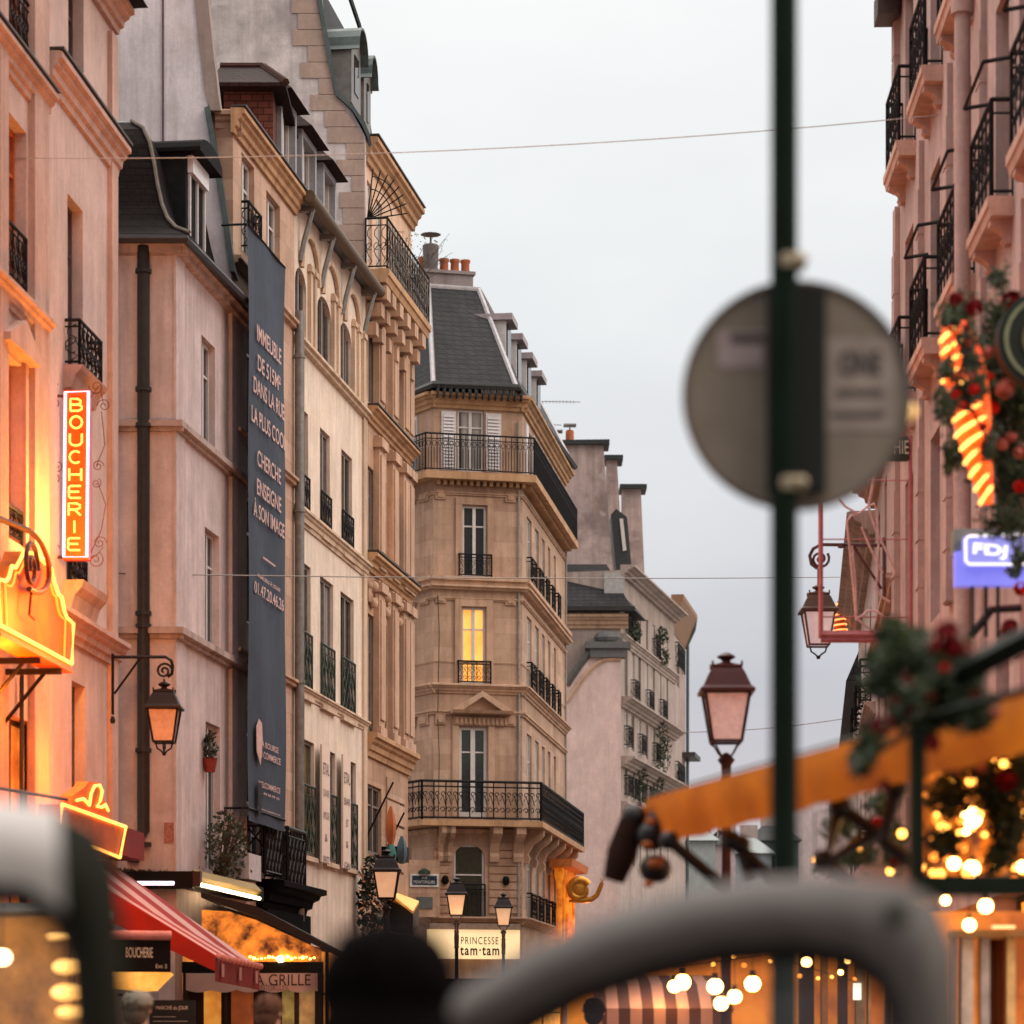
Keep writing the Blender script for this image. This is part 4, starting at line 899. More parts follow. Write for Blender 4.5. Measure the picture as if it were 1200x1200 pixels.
m=MB(); M0=Matrix.Translation(pt(636,519,112)); q=lambda px,py: tuple(M0.inverted()@pt(px,py,112)); m.tube([q(636,519),q(635.5,470)],.03,4); m.tube([q(622,470),q(680,471)],.02,3); m.tube([q(636,497),q(658,498)],.02,3)
for k in range(9): m.tube([q(640+k*4,469),q(640+k*4,473)],.012,3)
m.build('mast',flat('thin grey metal',(.25,.25,.25)),mast,M0)
F=Fac(787,129,803,135); m=MB(); bb=TH('end_building','farthest building on the left side with an overhanging brown eave','building',F.p0)
wall(bb,F,DPINK,[(F.u(793),F.u(796),F.z(790,800),F.z(790,770),0),(F.u(793),F.u(796),F.z(790,960),F.z(790,900),0)],F.z(787,705),back=8)
ze_=F.z(787,700); MB().extx([(.0,ze_+.1),(-.55,ze_+.1),(-.55,ze_-.1),(-.02,ze_-1.5),(0,ze_-1.5)],-.2,F.L+.15).build('eave',flat('brown eave boards',(.25,.14,.08)),bb,F.M)
m=MB(); u,z=F.uz(800,745); m.tube([(F.L+.05,-.5,ze_),(F.L+.05,-.42,ze_-.6),(F.L-.05,-.12,ze_-1.3),(F.L-.05,-.1,3)],.08,6); m.build('downpipe',ZINCG,bb,F.M)
m=MB(); m.box(F.L-1.5,F.L+1.2,-.6,3,F.z(803,890),F.z(803,885)); m.build('lower_eave',LEAD,bb,F.M)
for y_ in (780,920):
    guard(bb,F,F.u(791),F.u(799),F.z(790,y_),1.1,.15,'vine')
# far end of the street
random_cols=[(805,838,985,(.3,.33,.33)),(838,862,990,(.45,.38,.40)),(858,905,1000,(.26,.3,.33)),(880,935,985,(.10,.13,.14)),(935,972,930,(.55,.45,.46)),(965,1010,955,(.30,.24,.24))]
for k,(a,b_,y,c) in enumerate(random_cols):
    z=190+k*6; F=Fac(a,z,b_,z); o=TH('far_building',['pale grey far building at the street end, first from the left','small pink far building between grey ones at the street end','long grey blue far building under the orange awning','dark roofed far building beside the green pole','pinkish far building seen just right of the green pole','brown far building at the right of the street end'][k],'building',F.p0,'buildings closing the street far away')
    zt_=F.z(a,y); hs=[(1+j*2.2,1.9+j*2.2,zt_-2.6-r*3,zt_-1-r*3,0) for j in range(int((F.L-1)/2.2)) for r in range(3)]
    wall(o,F,plaster('far render %d'%k,c,.4,.3),hs,zt_,back=10)
    for h in hs: window(o,F,h,glassm=DKG,trans=())
    m=MB(); m.loft([[(-.3,-.3,zt_),(F.L+.3,-.3,zt_),(F.L+.3,10,zt_),(-.3,10,zt_)],[(1,2,zt_+1.2),(F.L-1,2,zt_+1.2),(F.L-1,8,zt_+1.2),(1,8,zt_+1.2)]]); m.build('roof',SLATE if k%2 else ZINC,o,F.M)
    m=MB(); m.box(F.L*.3,F.L*.3+1.2,3,4,zt_+.5,zt_+2.2); m.build('chimney',plaster('far chimney',(.4,.33,.31)),o,F.M)
DEP[0]=.2
# ================================================================== RIGHT: R1 salmon building with balconies
F1r=Fac(1052,41.0,1320,23.4)
r1=TH('balcony_building','tall salmon pink building on the right with stone balconies and black iron railings','building',F1r.p0)
ZT=22.; lv=[3.6,6.75,10.1,13.45,16.8]
L_=F1r.L; ncol=7; pitch=3.0; hs=[]; cent=[1.5+k*pitch for k in range(ncol)]
for z in lv[1:]:
    for c in cent:
        if c+.5<L_: hs.append((c-.5,c+.5,z+.02,z+2.35,0))
for c in cent:
    if c+.5<L_: hs.append((c-.5,c+.5,lv[0]+.3,lv[0]+2.2,0))
for k in range(4): hs.append((.5+k*4.6,4.2+k*4.6,.1,3.0,0))
wall(r1,F1r,RPINK,hs,ZT,dep=.34,back=10)
for h in hs[:-4]: window(r1,F1r,h,dep=.34,glassm=RN.choice([CUR,glass()]))
for h in hs[-4:]: window(r1,F1r,h,dep=.34,glassm=emitvar('cafe glow',(1,.36,.04),(.55,.12,.01),1.5,2.2),framem=flat('brown joinery',(.08,.035,.015)),name='shop_window')
for k in range(ncol+1):
    c=.0+k*pitch
    for zz,(za,zb) in enumerate(((lv[0]-.2,lv[1]-.3),(lv[1]-.05,lv[2]-.3),(lv[2]-.05,lv[3]-.3),(lv[3]-.05,lv[4]-.3),(lv[4]-.05,ZT-.3))):
        m=MB(); m.box(c-.02,c+.3,-.07,.003,za,zb); n=int((zb-za)/.62)
        for j in range(n): m.box(c-.03,c+.31,-.085,-.0,za+.02+j*.62,za+.6+j*.62)
        m.build('pilaster',RPINK,r1,F1r.M)
cornice(r1,F1r,ZT-.5,0,L_,.6,.5,PINKT)
for i,z in enumerate(lv[2:4]):
    for c in cent:
        if c+.85<L_: balcony(r1,F1r,c-.85,c+.85,z,.27,1.0,.2,PINKT,'scroll',(c-.6,c+.6),(1,1))
for c in cent[1:6]:   # folded awning bars over the second floor rails
    m=MB(); z=lv[2]+1.35; m.tube([(c-.75,0,z+.1),(c-.75,-.3,z+.05),(c+.75,-.3,z+.05),(c+.75,0,z+.1)],.022,4); m.build('awning_bar',IRON(),r1,F1r.M)
m=MB(True); u=F1r.u(1149); m.tube([(u,-.2,3.2),(u,-.2,ZT-.6)],.09,8); m.lathe([(.13,-.08),(.13,.08)],(u,-.2,F1r.z(1149,8)),10); m.build('downpipe',RPINK,r1,F1r.M)
m=MB(); z=ZT-5.0; m.box(.3,1.1,-.28,-.06,16.0,16.5); m.box(.05,.6,-.34,-.06,15.75,16.1); m.build('balcony_planter',flat('dark brown planter',(.07,.055,.05)),r1,F1r.M)
# R2.. further right buildings
F2r=Fac(1018,57,1042,42.6); 
F2r=Fac(1026,50,1050.5,41.2)
r2b=TH('right_building','second salmon building on the right behind the iron wall lantern','building',F2r.p0)
hs=[(1.2,2.2,5.2,7.2,0),(4.2,5.2,5.2,7.2,0),(1.2,2.2,8.4,10.2,0),(4.2,5.2,8.4,10.2,0),(.8,6.4,.1,3,0)]
wall(r2b,F2r,RPINK,hs,10.9,back=9)
for h in hs[:-1]: window(r2b,F2r,h)
window(r2b,F2r,hs[-1],glassm=emitvar('cafe glow',(1,.36,.04),(.55,.12,.01),1.5,2.2),name='shop_window')
for z in (4.6,7.9): cornice(r2b,F2r,z,0,F2r.L,.15,.2,PINKT,kind=1)
cornice(r2b,F2r,10.6,0,F2r.L,.4,.35,PINKT)
F3r=Fac(1006,64,1026,50.2)
r3b=TH('right_building','grey and mauve narrow building farther down the right side','building',F3r.p0)
hs=[(2,3,4.5,6.5,0),(6,7,4.5,6.5,0),(10,11,4.5,6.5,0),(2,3,7.6,9.4,0),(6,7,7.6,9.4,0),(10,11,7.6,9.4,0),(1,13,.1,3,0)]
wall(r3b,F3r,MAUVE,hs,10.6,back=9)
for h in hs[:-1]: 
    window(r3b,F3r,h); guard(r3b,F3r,h[0],h[1],h[2],.8,.2,'vine')
window(r3b,F3r,hs[-1],glassm=emitvar('amber interior',(.9,.3,.04),(.12,.03,.01),1.1,2.5),name='shop_window')
cornice(r3b,F3r,10.2,0,F3r.L,.5,.4,MAUVET); cornice(r3b,F3r,7.1,0,F3r.L,.2,.2,MAUVET)
F4r=Fac(990,92,1007,66)
r4b=TH('right_building','last building on the right with a slate mansard and leafy balconies','building',F4r.p0)
hs=[(2+k*4,3.2+k*4,z,z+2,0) for k in range(6) for z in (4,7.2)]
wall(r4b,F4r,DPINK,hs,9.6,back=9)
for h in hs: window(r4b,F4r,h); 
for h in hs[::2]: 
    guard(r4b,F4r,h[0],h[1],h[2],.8,.3,'vine'); m=leaves(((h[0]+h[1])/2,-.5,h[2]+.5),(.8,.35,.6),90,.18,RN); m.build('balcony_plant',leafmat('dark ivy',(.02,.035,.018),(.05,.06,.03)),r4b,F4r.M)
m=MB(); m.extx([(-.3,9.6),(.8,12.2),(3,12.8),(9,12.8),(9,9.6)],0,F4r.L); m.build('mansard_roof',SLATE,r4b,F4r.M)
# ================================================================== NEON SIGNS
Y_NEON=emit('neon amber tube',(1,.45,.07),3.4,(.4,.1,.02)); W_NEON=emit('neon white violet tube',(.80,.70,1),2.6,(.4,.35,.5)); O_PANEL=flat('sign panel orange',(.80,.085,.004),.5,var=.15)
ORAN=flat('orange sheet metal',(.75,.15,.008),.5,var=.2)
zs=38.6
def fr(px,py,z=zs): return pt(px,py,z)
s1=TH('neon_sign','tall vertical neon sign reading BOUCHERIE with a violet white tube border and scrolled iron bracket','neon sign',fr(88,655)); M1=Matrix.Translation(fr(88,655))
inv=M1.inverted(); l=lambda px,py,dy=0: tuple((inv@fr(px,py))+Vector((0,dy,0)))
a=l(74,656);b_=l(103,457)
m=MB(); m.box(a[0],b_[0],0,.14,a[2],b_[2]); m.build('sign_box',O_PANEL,s1,M1)
m=MB(); m.box(b_[0]+.002,b_[0]+.03,0,.14,a[2],b_[2]); m.build('box_side',flat('painted violet reflection',(.5,.1,.2),.4),s1,M1)  # violet tube's reflection is painted into the side colour
m=MB(True); m.tube([l(75,653,-.03),l(102,653,-.03),l(104,459,-.03),l(77,460,-.03)],.018,6,closed=True); m.tube([l(75,653,.1),l(75,460,.1)],.018,6); m.build('border_tube',W_NEON,s1,M1)
GL={'B':[[(0,0),(0,1),(.6,1),(.85,.85),(.85,.65),(.6,.52),(0,.52)],[(.6,.52),(.95,.38),(.95,.14),(.65,0),(0,0)]],
'O':[[(.5+.5*math.cos(x*.5236),.5+.5*math.sin(x*.5236)) for x in range(13)]],
'U':[[(0,1),(0,.3),(.15,.08),(.5,0),(.85,.08),(1,.3),(1,1)]],
'C':[[(.5+.5*math.cos(math.radians(50+x*26)),.5+.5*math.sin(math.radians(50+x*26))) for x in range(11)]],
'H':[[(0,0),(0,1)],[(1,0),(1,1)],[(0,.5),(1,.5)]],'E':[[(1,1),(.12,1),(0,.9),(0,.1),(.12,0),(1,0)],[(0,.52),(.85,.52)]],
'R':[[(0,0),(0,1),(.65,1),(.95,.85),(.95,.62),(.65,.48),(0,.48)],[(.5,.48),(1,0)]],'I':[[(.5,0),(.5,1)]]}
for k,ch_ in enumerate('BOUCHERIE'):
    cy=475+k*20.4; cxp=90-k*.35
    m=MB(True)
    for st in GL[ch_]:
        m.tube([l(cxp-7+14*p[0],cy+7-14*p[1],-.035) for p in st],.0135,6)
    m.build('neon_letter',Y_NEON,s1,M1)
RUST=flat('rust brown iron',(.10,.03,.02),.5)
m=MB()
for y_ in (463,652): m.tube([l(30,y_,.07),l(74,y_,.07)],.022,5)
for (cx_,cy_,R_,a0,sg) in ((60,450,7,0,1),(63,472,7,0,-1),(112,452,9,3,1),(121,474,8,0,-1),(62,642,7,0,1),(58,661,7,1,-1),(116,635,8,0,1),(111,655,10,2,-1),(114,545,7,0,1),(66,545,8,3,1),(112,565,6,2,-1),(62,560,7,2,-1)):
    c=l(cx_,cy_); m.tube(spiral(c[0],c[2],R_/FP*zs,1.6,a0,sg,.07),.006,4)
for seq in (((64,478),(58,520),(62,545)),((104,466),(116,450),(120,470)),((118,480),(122,520),(112,545)),((104,650),(118,620),(123,590),(114,565)),((62,560),(55,600),(60,640)),((104,655),(114,648),(120,640))):
    m.tube([l(*p,.07) for p in seq],.006,4)
m.build('scroll_bracket',RUST,s1,M1)
# crown shaped sign
uc,_=F0.uz(22,660,.55); Mc=F0.M
s2=TH('neon_sign','wide stepped crown shaped neon sign glowing orange at the left edge','neon sign',F0.at(uc,.55,F0.z(22,760,.55)))
half=[F0.uz(px,py,.55) for px,py in ((24,653),(38,667),(42,682),(47,697),(51,700),(54,716),(57,724),(65,731),(63,778))]
half=[(u-uc,z) for u,z in half]; zb=half[-1][1]
out_=[(uc+u,z) for u,z in half]+[(uc-u,z) for u,z in half[::-1]]
m=MB(); m.exty(out_,-.75,-.55); m.build('sign_body',flat('brushed orange panel',(.72,.13,.006),.45,var=.4,sc=2.5),s2,Mc)
m=MB(True); m.tube([(u,-.78,z) for u,z in out_],.022,6,closed=True); m.build('border_tube',Y_NEON,s2,Mc)
m=MB(True); o2=[(uc+u*.8,zb+(z-zb)*.92+.03) for u,z in half[1:]]; m.tube([(u,-.765,z) for u,z in o2],.012,5); m.tube([(2*uc-u,-.765,z) for u,z in o2],.012,5); m.build('inner_tube',emit('amber inner tube',(1,.4,.04),1.6,(.4,.1,.02)),s2,Mc)
m=MB(); m.extx([(-.75,zb-.01),(-.55,zb-.01),(-.5,zb-.12),(-.8,zb-.12)],uc-half[-1][0],uc+half[-1][0]); m.build('sign_base',ORAN,s2,Mc)
c=F0.uz(24,657,.8); m=MB(); 
m.tube([(c[0]-3,-.3,c[1]+.38),(c[0]+.2,-.85,c[1]+.38)]+[(c[0]+.3+.85*math.cos(math.radians(85-x*14)),-.85,c[1]+.04+.34*math.sin(math.radians(85-x*14))) for x in range(14)],.035,6)
m.tube(spiral(c[0]+.3,c[1]-.02,.32,1.7,0,1,-.85),.03,6); m.tube([(c[0]+.3,-.85,c[1]-.3),(c[0]+.2,-.85,c[1]-.6),(c[0]+.45,-.85,c[1]-.62)],.015,4)
m.build('scroll_bracket',RUST,s2,Mc)
for px in (25,50):
    m=MB(); q=F0.uz(px,785,.55); m.box(q[0]-.03,q[0]+.03,-.78,0,zb-.2,zb-.13); m.tube([(q[0],-.6,zb-.15),(q[0],-.02,zb-.85)],.025,4); m.box(q[0]-.03,q[0]+.03,-.04,0,zb-.95,zb-.15)
    m.build('support_bracket',IRON(),s2,Mc)
# second small neon sign
s3=TH('neon_sign','small tilted orange neon box sign above the red awning with a looped tube on top','neon sign',F1.at(F1.u(90),1.1,F1.z(100,985,1.1)))
U=lambda px,py,d=1.1: F1.uz(px,py,d)
TLc,TRc,BRc,BLc=U(70,942),U(145,969),U(138,1005),U(68,976)
m=MB(); m.exty([BLc,BRc,TRc,TLc],-1.1,-.85); m.build('sign_body',flat('faded orange face',(.6,.12,.03),.5,var=.4,sc=3),s3,F1.M)
m=MB(True); m.tube([(p[0],-1.13,p[1]) for p in (BLc,BRc,TRc,TLc)],.02,6,closed=True); m.build('border_tube',Y_NEON,s3,F1.M)
m=MB(True); m.tube([(U(x,y)[0],-1.12,U(x,y)[1]) for x,y in ((88,938),(96,936),(100,940),(103,944),(105,930),(109,921),(115,920),(118,927),(116,938),(112,945),(118,946),(122,943),(125,950))],.018,6); m.build('loop_tube',Y_NEON,s3,F1.M)
m=MB(); m.exty([U(82,946),U(86,932),(U(100,922)),U(104,916),U(116,917),U(120,930),U(128,960)],-1.1,-.95); m.build('crest',ORAN,s3,F1.M)
m=MB(); m.tube([(U(52,925)[0],-.1,U(52,915)[1]),(U(84,940)[0],-1.05,U(84,937)[1])],.02,4); m.build('support_bracket',IRON(),s3,F1.M)
# FDJ box
zf=21.5; A=pt(1120,686,zf); Mf=Matrix.Translation(A); inv=Mf.inverted(); q=lambda px,py,dy=0: tuple((inv@pt(px,py,zf))+Vector((0,dy,0)))
s4=TH('illuminated_sign','blue illuminated box sign reading FDJ in white on the right side','sign',A)
m=MB(); a=q(1120,686);b_=q(1218,646); m.box(a[0],b_[0],0,.12,a[2],b_[2]); m.build('light_box',emitvar('blue light panel',(.16,.17,.72),(.22,.23,.80),.75,2),s4,Mf)
m=MB(); a=q(1130,664);b_=q(1222,629); m.box(a[0],b_[0],-.05,.14,a[2],b_[2]); pn=m.build('logo_box',emitvar('pale blue light panel',(.20,.21,.62),(.24,.25,.66),.7,2),s4,Mf)
m=MB(True); m.tube([q(x,y,-.06) for x,y in ((1134,663),(1130,659),(1130,634),(1134,630),(1218,628),(1222,632),(1222,659),(1218,663))],.010,6,closed=True); m.build('border_tube',emit('white outline',(.95,.93,1),.9),s4,Mf)
sh_=Matrix(((1,0,.18,0),(0,1,0,0),(0,0,1,0),(0,0,0,1)))
text('lettering','FDJ',.105,emit('white letters',(.95,.95,1),.85),s4,Mf@Matrix.Translation(q(1158,656,-.056))@sh_,w=.255,bold=.03)
m=MB(); a=q(1121,646);b_=q(1200,616); m.box(a[0],b_[0],.13,.3,a[2],b_[2]); m.build('box_top',flat('grey green housing',(.2,.2,.16)),s4,Mf)
m=MB(); 
for px in (1141,1157,1171): a=q(px,686); m.box(a[0]-.012,a[0]+.012,.05,.08,q(px,745)[2],a[2])
m.tube([q(1140,743,.1),q(1165,712,.1),q(1200,710,.1)],.03,4); m.build('support_frame',IRON(),s4,Mf)
# unlit neon frame sign
zn=33; A=pt(1067,748,zn); Mn=Matrix.Translation(A); inv=Mn.inverted(); q=lambda px,py,dy=0: tuple((inv@pt(px,py,zn))+Vector((0,dy,0)))
s5=TH('neon_frame_sign','unlit projecting sign of thin pink tubes bent inside a tall rectangular frame','sign',A)
m=MB(); m.tube([q(962,748),q(962,520)],.03,5); m.tube([q(1067,748),q(1067,510)],.025,5); m.tube([q(962,744),q(1040,744)],.05,5); m.tube([q(962,750),q(1067,750)],.035,5)
for y_ in (563,632,723): m.tube([q(960,y_),q(1067,y_)],.008,4)
m.build('frame',flat('rose painted tube',(.40,.13,.14),.5),s5,Mn)
m=MB(True)
for seq in (((1003,757-30),(1001,700),(996,650),(992,612),(997,605),(1005,603),(1016,594),(1024,591),(1027,600),(1029,640),(1027,680),(1026,690),(1033,700),(1042,706)),((983,586),(990,594),(1000,600),(1006,603)),((1017,594),(1020,580),(1024,560)),((1017,594),(1025,620),(1040,650),(1048,672),(1046,677),(1040,676)),((1003,725),(1010,722),(1016,716),(1025,716),(1034,722)),((1003,725),(1015,735),(1028,742)),((998,640),(1002,680),(1003,720)),((1009,618),(1018,640),(1028,660),(1034,672))):
    m.tube([q(x,y,-.03) for x,y in seq],.014,5)
m.build('bent_tube',flat('unlit pale neon glass',(.62,.38,.36),.25),s5,Mn)
m=MB(); a=q(1040,540);b_=q(1064,513); m.box(a[0],b_[0],-.05,.05,a[2],b_[2]); o=m.build('name_panel',flat('dark green sign panel',(.03,.035,.02)),s5,Mn)
text('lettering','HIE',.15,flat('cream paint',(.6,.55,.4)),o,Mn@Matrix.Translation(q(1056,533,-.052)),w=.16)
# hanging cone of rope light
zc_=18.2; A=pt(1157,592,zc_); Mk=Matrix.Translation(A); inv=Mk.inverted(); q=lambda px,py,dy=0: tuple((inv@pt(px,py,zc_))+Vector((0,dy,0)))
s6=TH('rope_light_cone','glowing red orange cone wound with rope light hanging tip down among the garland','light decoration',A)
rings=[]
for px,py,r in ((1157,590,.035),(1150,556,.07),(1143,520,.10),(1137,480,.13),(1131,440,.14),(1124,400,.12),(1119,378,.07)):
    c=q(px,py); rings.append([(c[0]+r*math.cos(x*math.pi/6),r*math.sin(x*math.pi/6),c[2]) for x in range(12)])
m=MB(True); m.loft(rings); m.build('cone',emitvar('glowing orange felt',(1,.045,.001),(1,.16,.008),.8,9),s6,Mk)
m=MB(True); T_=9
P_=[]
for k in range(T_*14):
    t=k/(T_*14-1); px=1157+(1118-1157)*t; py=588+(382-588)*t; c=q(px,py); r=(.05+.10*min(1,t/.5) if t<.8 else .135-.25*(t-.8)); a_=k/14*2*math.pi; P_.append((c[0]+r*math.cos(a_),r*math.sin(a_),c[2]+.05*math.cos(a_)))
m=MB(True); rr=random.Random(8)
for k in range(13):
    t0=(k+.3)/13; a0=math.radians(175+rr.uniform(-10,25)); a1=a0+math.radians(rr.uniform(75,135)); pp_=[]
    for j in range(7):
        a_=a0+(a1-a0)*j/6; t=t0+.03*(j/6-.5); c=q(1157+(1118-1157)*t,588+(382-588)*t); r=(.045+.095*min(1,t/.5) if t<.8 else .135-.25*(t-.8)); pp_.append((c[0]+r*math.cos(a_),r*math.sin(a_)-.012,c[2]+.05*math.cos(a_)+.02))
    m.tube(pp_,[.004]+[rr.uniform(.008,.013) for _ in range(5)]+[.004],5)
m.build('rope_light',emit('rope light',(1,.48,.10),4.5),s6,Mk)
# small far cone
zc_=62; A=pt(984,748,zc_); Mk=Matrix.Translation(A); inv=Mk.inverted(); q=lambda px,py,dy=0: tuple((inv@pt(px,py,zc_))+Vector((0,dy,0)))
s7=TH('rope_light_cone','small distant orange ringed cone decoration behind the wall lantern','light decoration',A)
m=MB(True); m.lathe([(.16,0),(.12,.35),(.05,.8)],(0,0,0),10); m.build('cone',flat('orange cone shell',(.5,.15,.05)),s7,Mk)
for k in range(7):
    r=.18-.018*k; z=.05+k*.115; m=MB(True); m.tube([(r*math.cos(x),r*math.sin(x),z+.02*math.cos(x)) for x in [j*.524 for j in range(12)]],.02,5,closed=True); m.build('light_ring',emit('far rope light',(1,.3,.08),2.2),s7,Mk)
# round hanging shop disc on the right edge
A=pt(1226,400,18); Mk=Matrix.Translation(A); 
s8=TH('round_sign','large dark round hanging sign with a pale green rim cut off by the right edge','sign',A)
def disc(m,r0,r1,y0,y1,n=40):
    R_=[[(r*math.cos(2*math.pi*k/n),y,r*math.sin(2*math.pi*k/n)) for k in range(n)] for r,y in ((r0,y0),(r1,y0),(r1,y1),(r0,y1),(r0,y0))]; m.loft(R_,False); return m
m=MB(True); m.exty([(.31*math.cos(k*.157),.31*math.sin(k*.157)) for k in range(40)],-.06,.06); m.build('disc',flat('very dark green disc',(.012,.016,.012)),s8,Mk)
m=MB(True); disc(m,.25,.27,-.075,-.055); m.build('rim',flat('pale green rim',(.22,.24,.14)),s8,Mk)
m=MB(True); disc(m,.0,.16,-.08,-.055); m.build('centre',flat('dull olive centre',(.16,.14,.06)),s8,Mk)
m=MB(); m.tube([(0,0,.3),(0,0,.6),(.8,0,.62)],.03,5); m.build('hanger',IRON(),s8,Mk)
# ================================================================== LAMPS
LG=flat('frosted lantern glass',(.74,.66,.64),.4,var=.18,sc=14); LGP=emitvar('warm lit lantern glass',(.80,.46,.26),(.88,.55,.32),.48,6)
LM=flat('black lamp iron',(.014,.009,.010),.5,.2)
def lantern(root,M,z0,mat=LM,gm=LG,flame=True):
    # z0 = bottom of the glazed body; 0.46 body, roof, finial
    def sq(r,z): return [(-r,-r,z),(r,-r,z),(r,r,z),(-r,r,z)]
    m=MB(); m.loft([sq(.135,z0+.02),sq(.20,z0+.47)]); g=m.build('lantern_glass',gm,root,M)
    m=MB()
    for sx_ in (-1,1):
        for sy in (-1,1): m.tube([(sx_*.14,sy*.14,z0),(sx_*.215,sy*.215,z0+.48)],.015,4)
    a=sq(.15,z0)
    m.tube(sq(.143,z0+.005),.014,4,closed=True); m.tube(sq(.212,z0+.475),.02,4,closed=True)
    m.build('lantern_frame',mat,root,M)
    m=MB(); m.loft([sq(.26,z0+.47),sq(.262,z0+.50),sq(.225,z0+.53),sq(.17,z0+.66),sq(.142,z0+.71),sq(.15,z0+.72),sq(.15,z0+.735),sq(.05,z0+.765)])
    m.lathe([(.05,0),(.04,.03),(.085,.055),(.09,.07),(.04,.1),(.01,.11)],(0,0,z0+.76),12)
    for sx_ in (-1,1):
        for sy in (-1,1): m.lathe([(.012,0),(.012,.035)],(sx_*.14,sy*.14,z0+.735),5)
    m.build('lantern_roof',mat,root,M); return g
def lamp_post(label,px,z,bot_y,mat=LM,gm=LG):
    Zb=CZ+(HY-bot_y)/FP*z; X=(px-600)/FP*z; s=Zb/4.3; loc=Vector((X,z,.12))
    t=TH('street_lamp',label,'street lamp',loc,'lantern topped street lamps'); M=Matrix.Translation(loc)
    h=Zb-.12
    lantern(t,M,h,mat,gm)
    m=MB(True); m.lathe([(.17,0),(.17,.25),(.12,.32),(.10,.7),(.12,.75),(.07,.85),(.055,1.6),(.075,1.64),(.05,1.7),(.042,h-.75),(.06,h-.72),(.05,h-.7),(.058,h-.5),(.05,h-.4),(.06,h-.36),(.045,h-.33),(.05,h-.22),(.085,h-.17),(.06,h-.14),(.02,h-.1)],(0,0,0),14); m.build('post',mat,t,M)
    m=MB()
    for a in (.785,2.356,3.927,5.498):
        c,s_=math.cos(a),math.sin(a); m.tube([(.03*c,.03*s_,h-.16),(.1*c,.1*s_,h-.1),(.15*c,.15*s_,h-.03),(.2*c,.2*s_,h)],.012,4)
    m.build('cradle',mat,t,M); return t
lamp_post('large dark red street lamp standing against the sky under the round sign',851,28,870,flat('dark red brown lamp iron',(.045,.016,.016),.4,.4))
l2=lamp_post('street lamp in front of the blue street name plate, left of the two smaller ones',453,51,1053,gm=LGP)
l3=lamp_post('middle street lamp before the arched window of the tan corner building',535,66,1073,gm=LGP)
l4=lamp_post('smallest street lamp just right of the arched window',590,77,1085,gm=LGP)
# wall lantern left
A=pt(132,770,41.3); Mw=Matrix.Translation(A)
t=TH('wall_lantern','hanging iron lantern on a scrolled bracket in front of the black downpipe','wall lantern',A,'bracket lanterns')
pp=80.5
m=MB(); q=lambda px,py: ((px-131)/pp,0,(770-py)/pp)
m.tube([q(131,766),q(131,836)],.022,5); m.tube([q(131,770),q(192,770),q(198,774),q(200,781),q(199,789),q(194,793)],.024,5); m.tube([q(133,812),q(162,772)],.016,4)
c=q(190,786); m.tube(spiral(c[0],c[2],10/pp,1.8,-.3,1,0),.018,5); m.tube([q(190,795),q(191,815)],.014,4)
m.lathe([(.03,0),(.04,.05),(.02,.1)],q(131,846),6); m.build('bracket',LM,t,Mw)
Ml=Matrix.Translation(A+Vector(((190-131)/pp,0,0))); lantern(t,Ml,(770-868)/pp,LM,flat('dull frosted glass',(.46,.33,.29),.3,var=.2,spec=.4))
m=MB(); z0=(770-868)/pp
for s_ in (-1,1): m.tube([(s_*.12,0,z0),(s_*.1,0,z0-.08),(s_*.04,0,z0-.12),(0,0,z0-.17)],.012,4); m.tube([(0,s_*.12,z0),(0,s_*.1,z0-.08),(0,s_*.04,z0-.12),(0,0,z0-.17)],.012,4)
m.ball((0,0,z0-.16),.03,8,6); m.build('lantern_foot',LM,t,Ml)
# wall lantern right (mirrored)
zq=41.; A=pt(1034,640,zq); Mw=Matrix.Translation(A); pp=FP/zq
t=TH('wall_lantern','hanging iron lantern on a curled bracket behind the thin pink tube frame','wall lantern',A,'bracket lanterns')
q=lambda px,py: ((px-1034)/pp,0,(640-py)/pp)
m=MB(); m.tube([q(1036,639),q(962,638),q(953,643),q(949,651),q(951,661),q(958,666)],.026,5); m.tube([q(1000,640),q(1033,690)],.02,4); m.lathe([(.05,0),(.05,.06)],q(986,642),8)
c=q(961,655); m.tube(spiral(c[0],c[2],11/pp,1.8,2.5,-1,0),.02,5); m.tube([q(959,666),q(959,696)],.016,4); m.tube([q(1036,630),q(1036,700)],.024,4); m.build('bracket',flat('rose grey iron',(.10,.05,.055),.5),t,Mw)
Ml=Matrix.Translation(A+Vector(((959-1034)/pp,0,0))); z0=(640-757)/pp; lantern(t,Ml,z0,flat('bronze lantern',(.09,.05,.035),.5),emitvar('pinkish lantern glass',(.75,.65,.65),(.65,.52,.54),.35,6))
m=MB()
for s_ in (-1,1): m.tube([(s_*.12,0,z0),(s_*.1,0,z0-.08),(s_*.04,0,z0-.12),(0,0,z0-.17)],.012,4)
m.ball((0,0,z0-.16),.03,8,6); m.build('lantern_foot',LM,t,Ml)
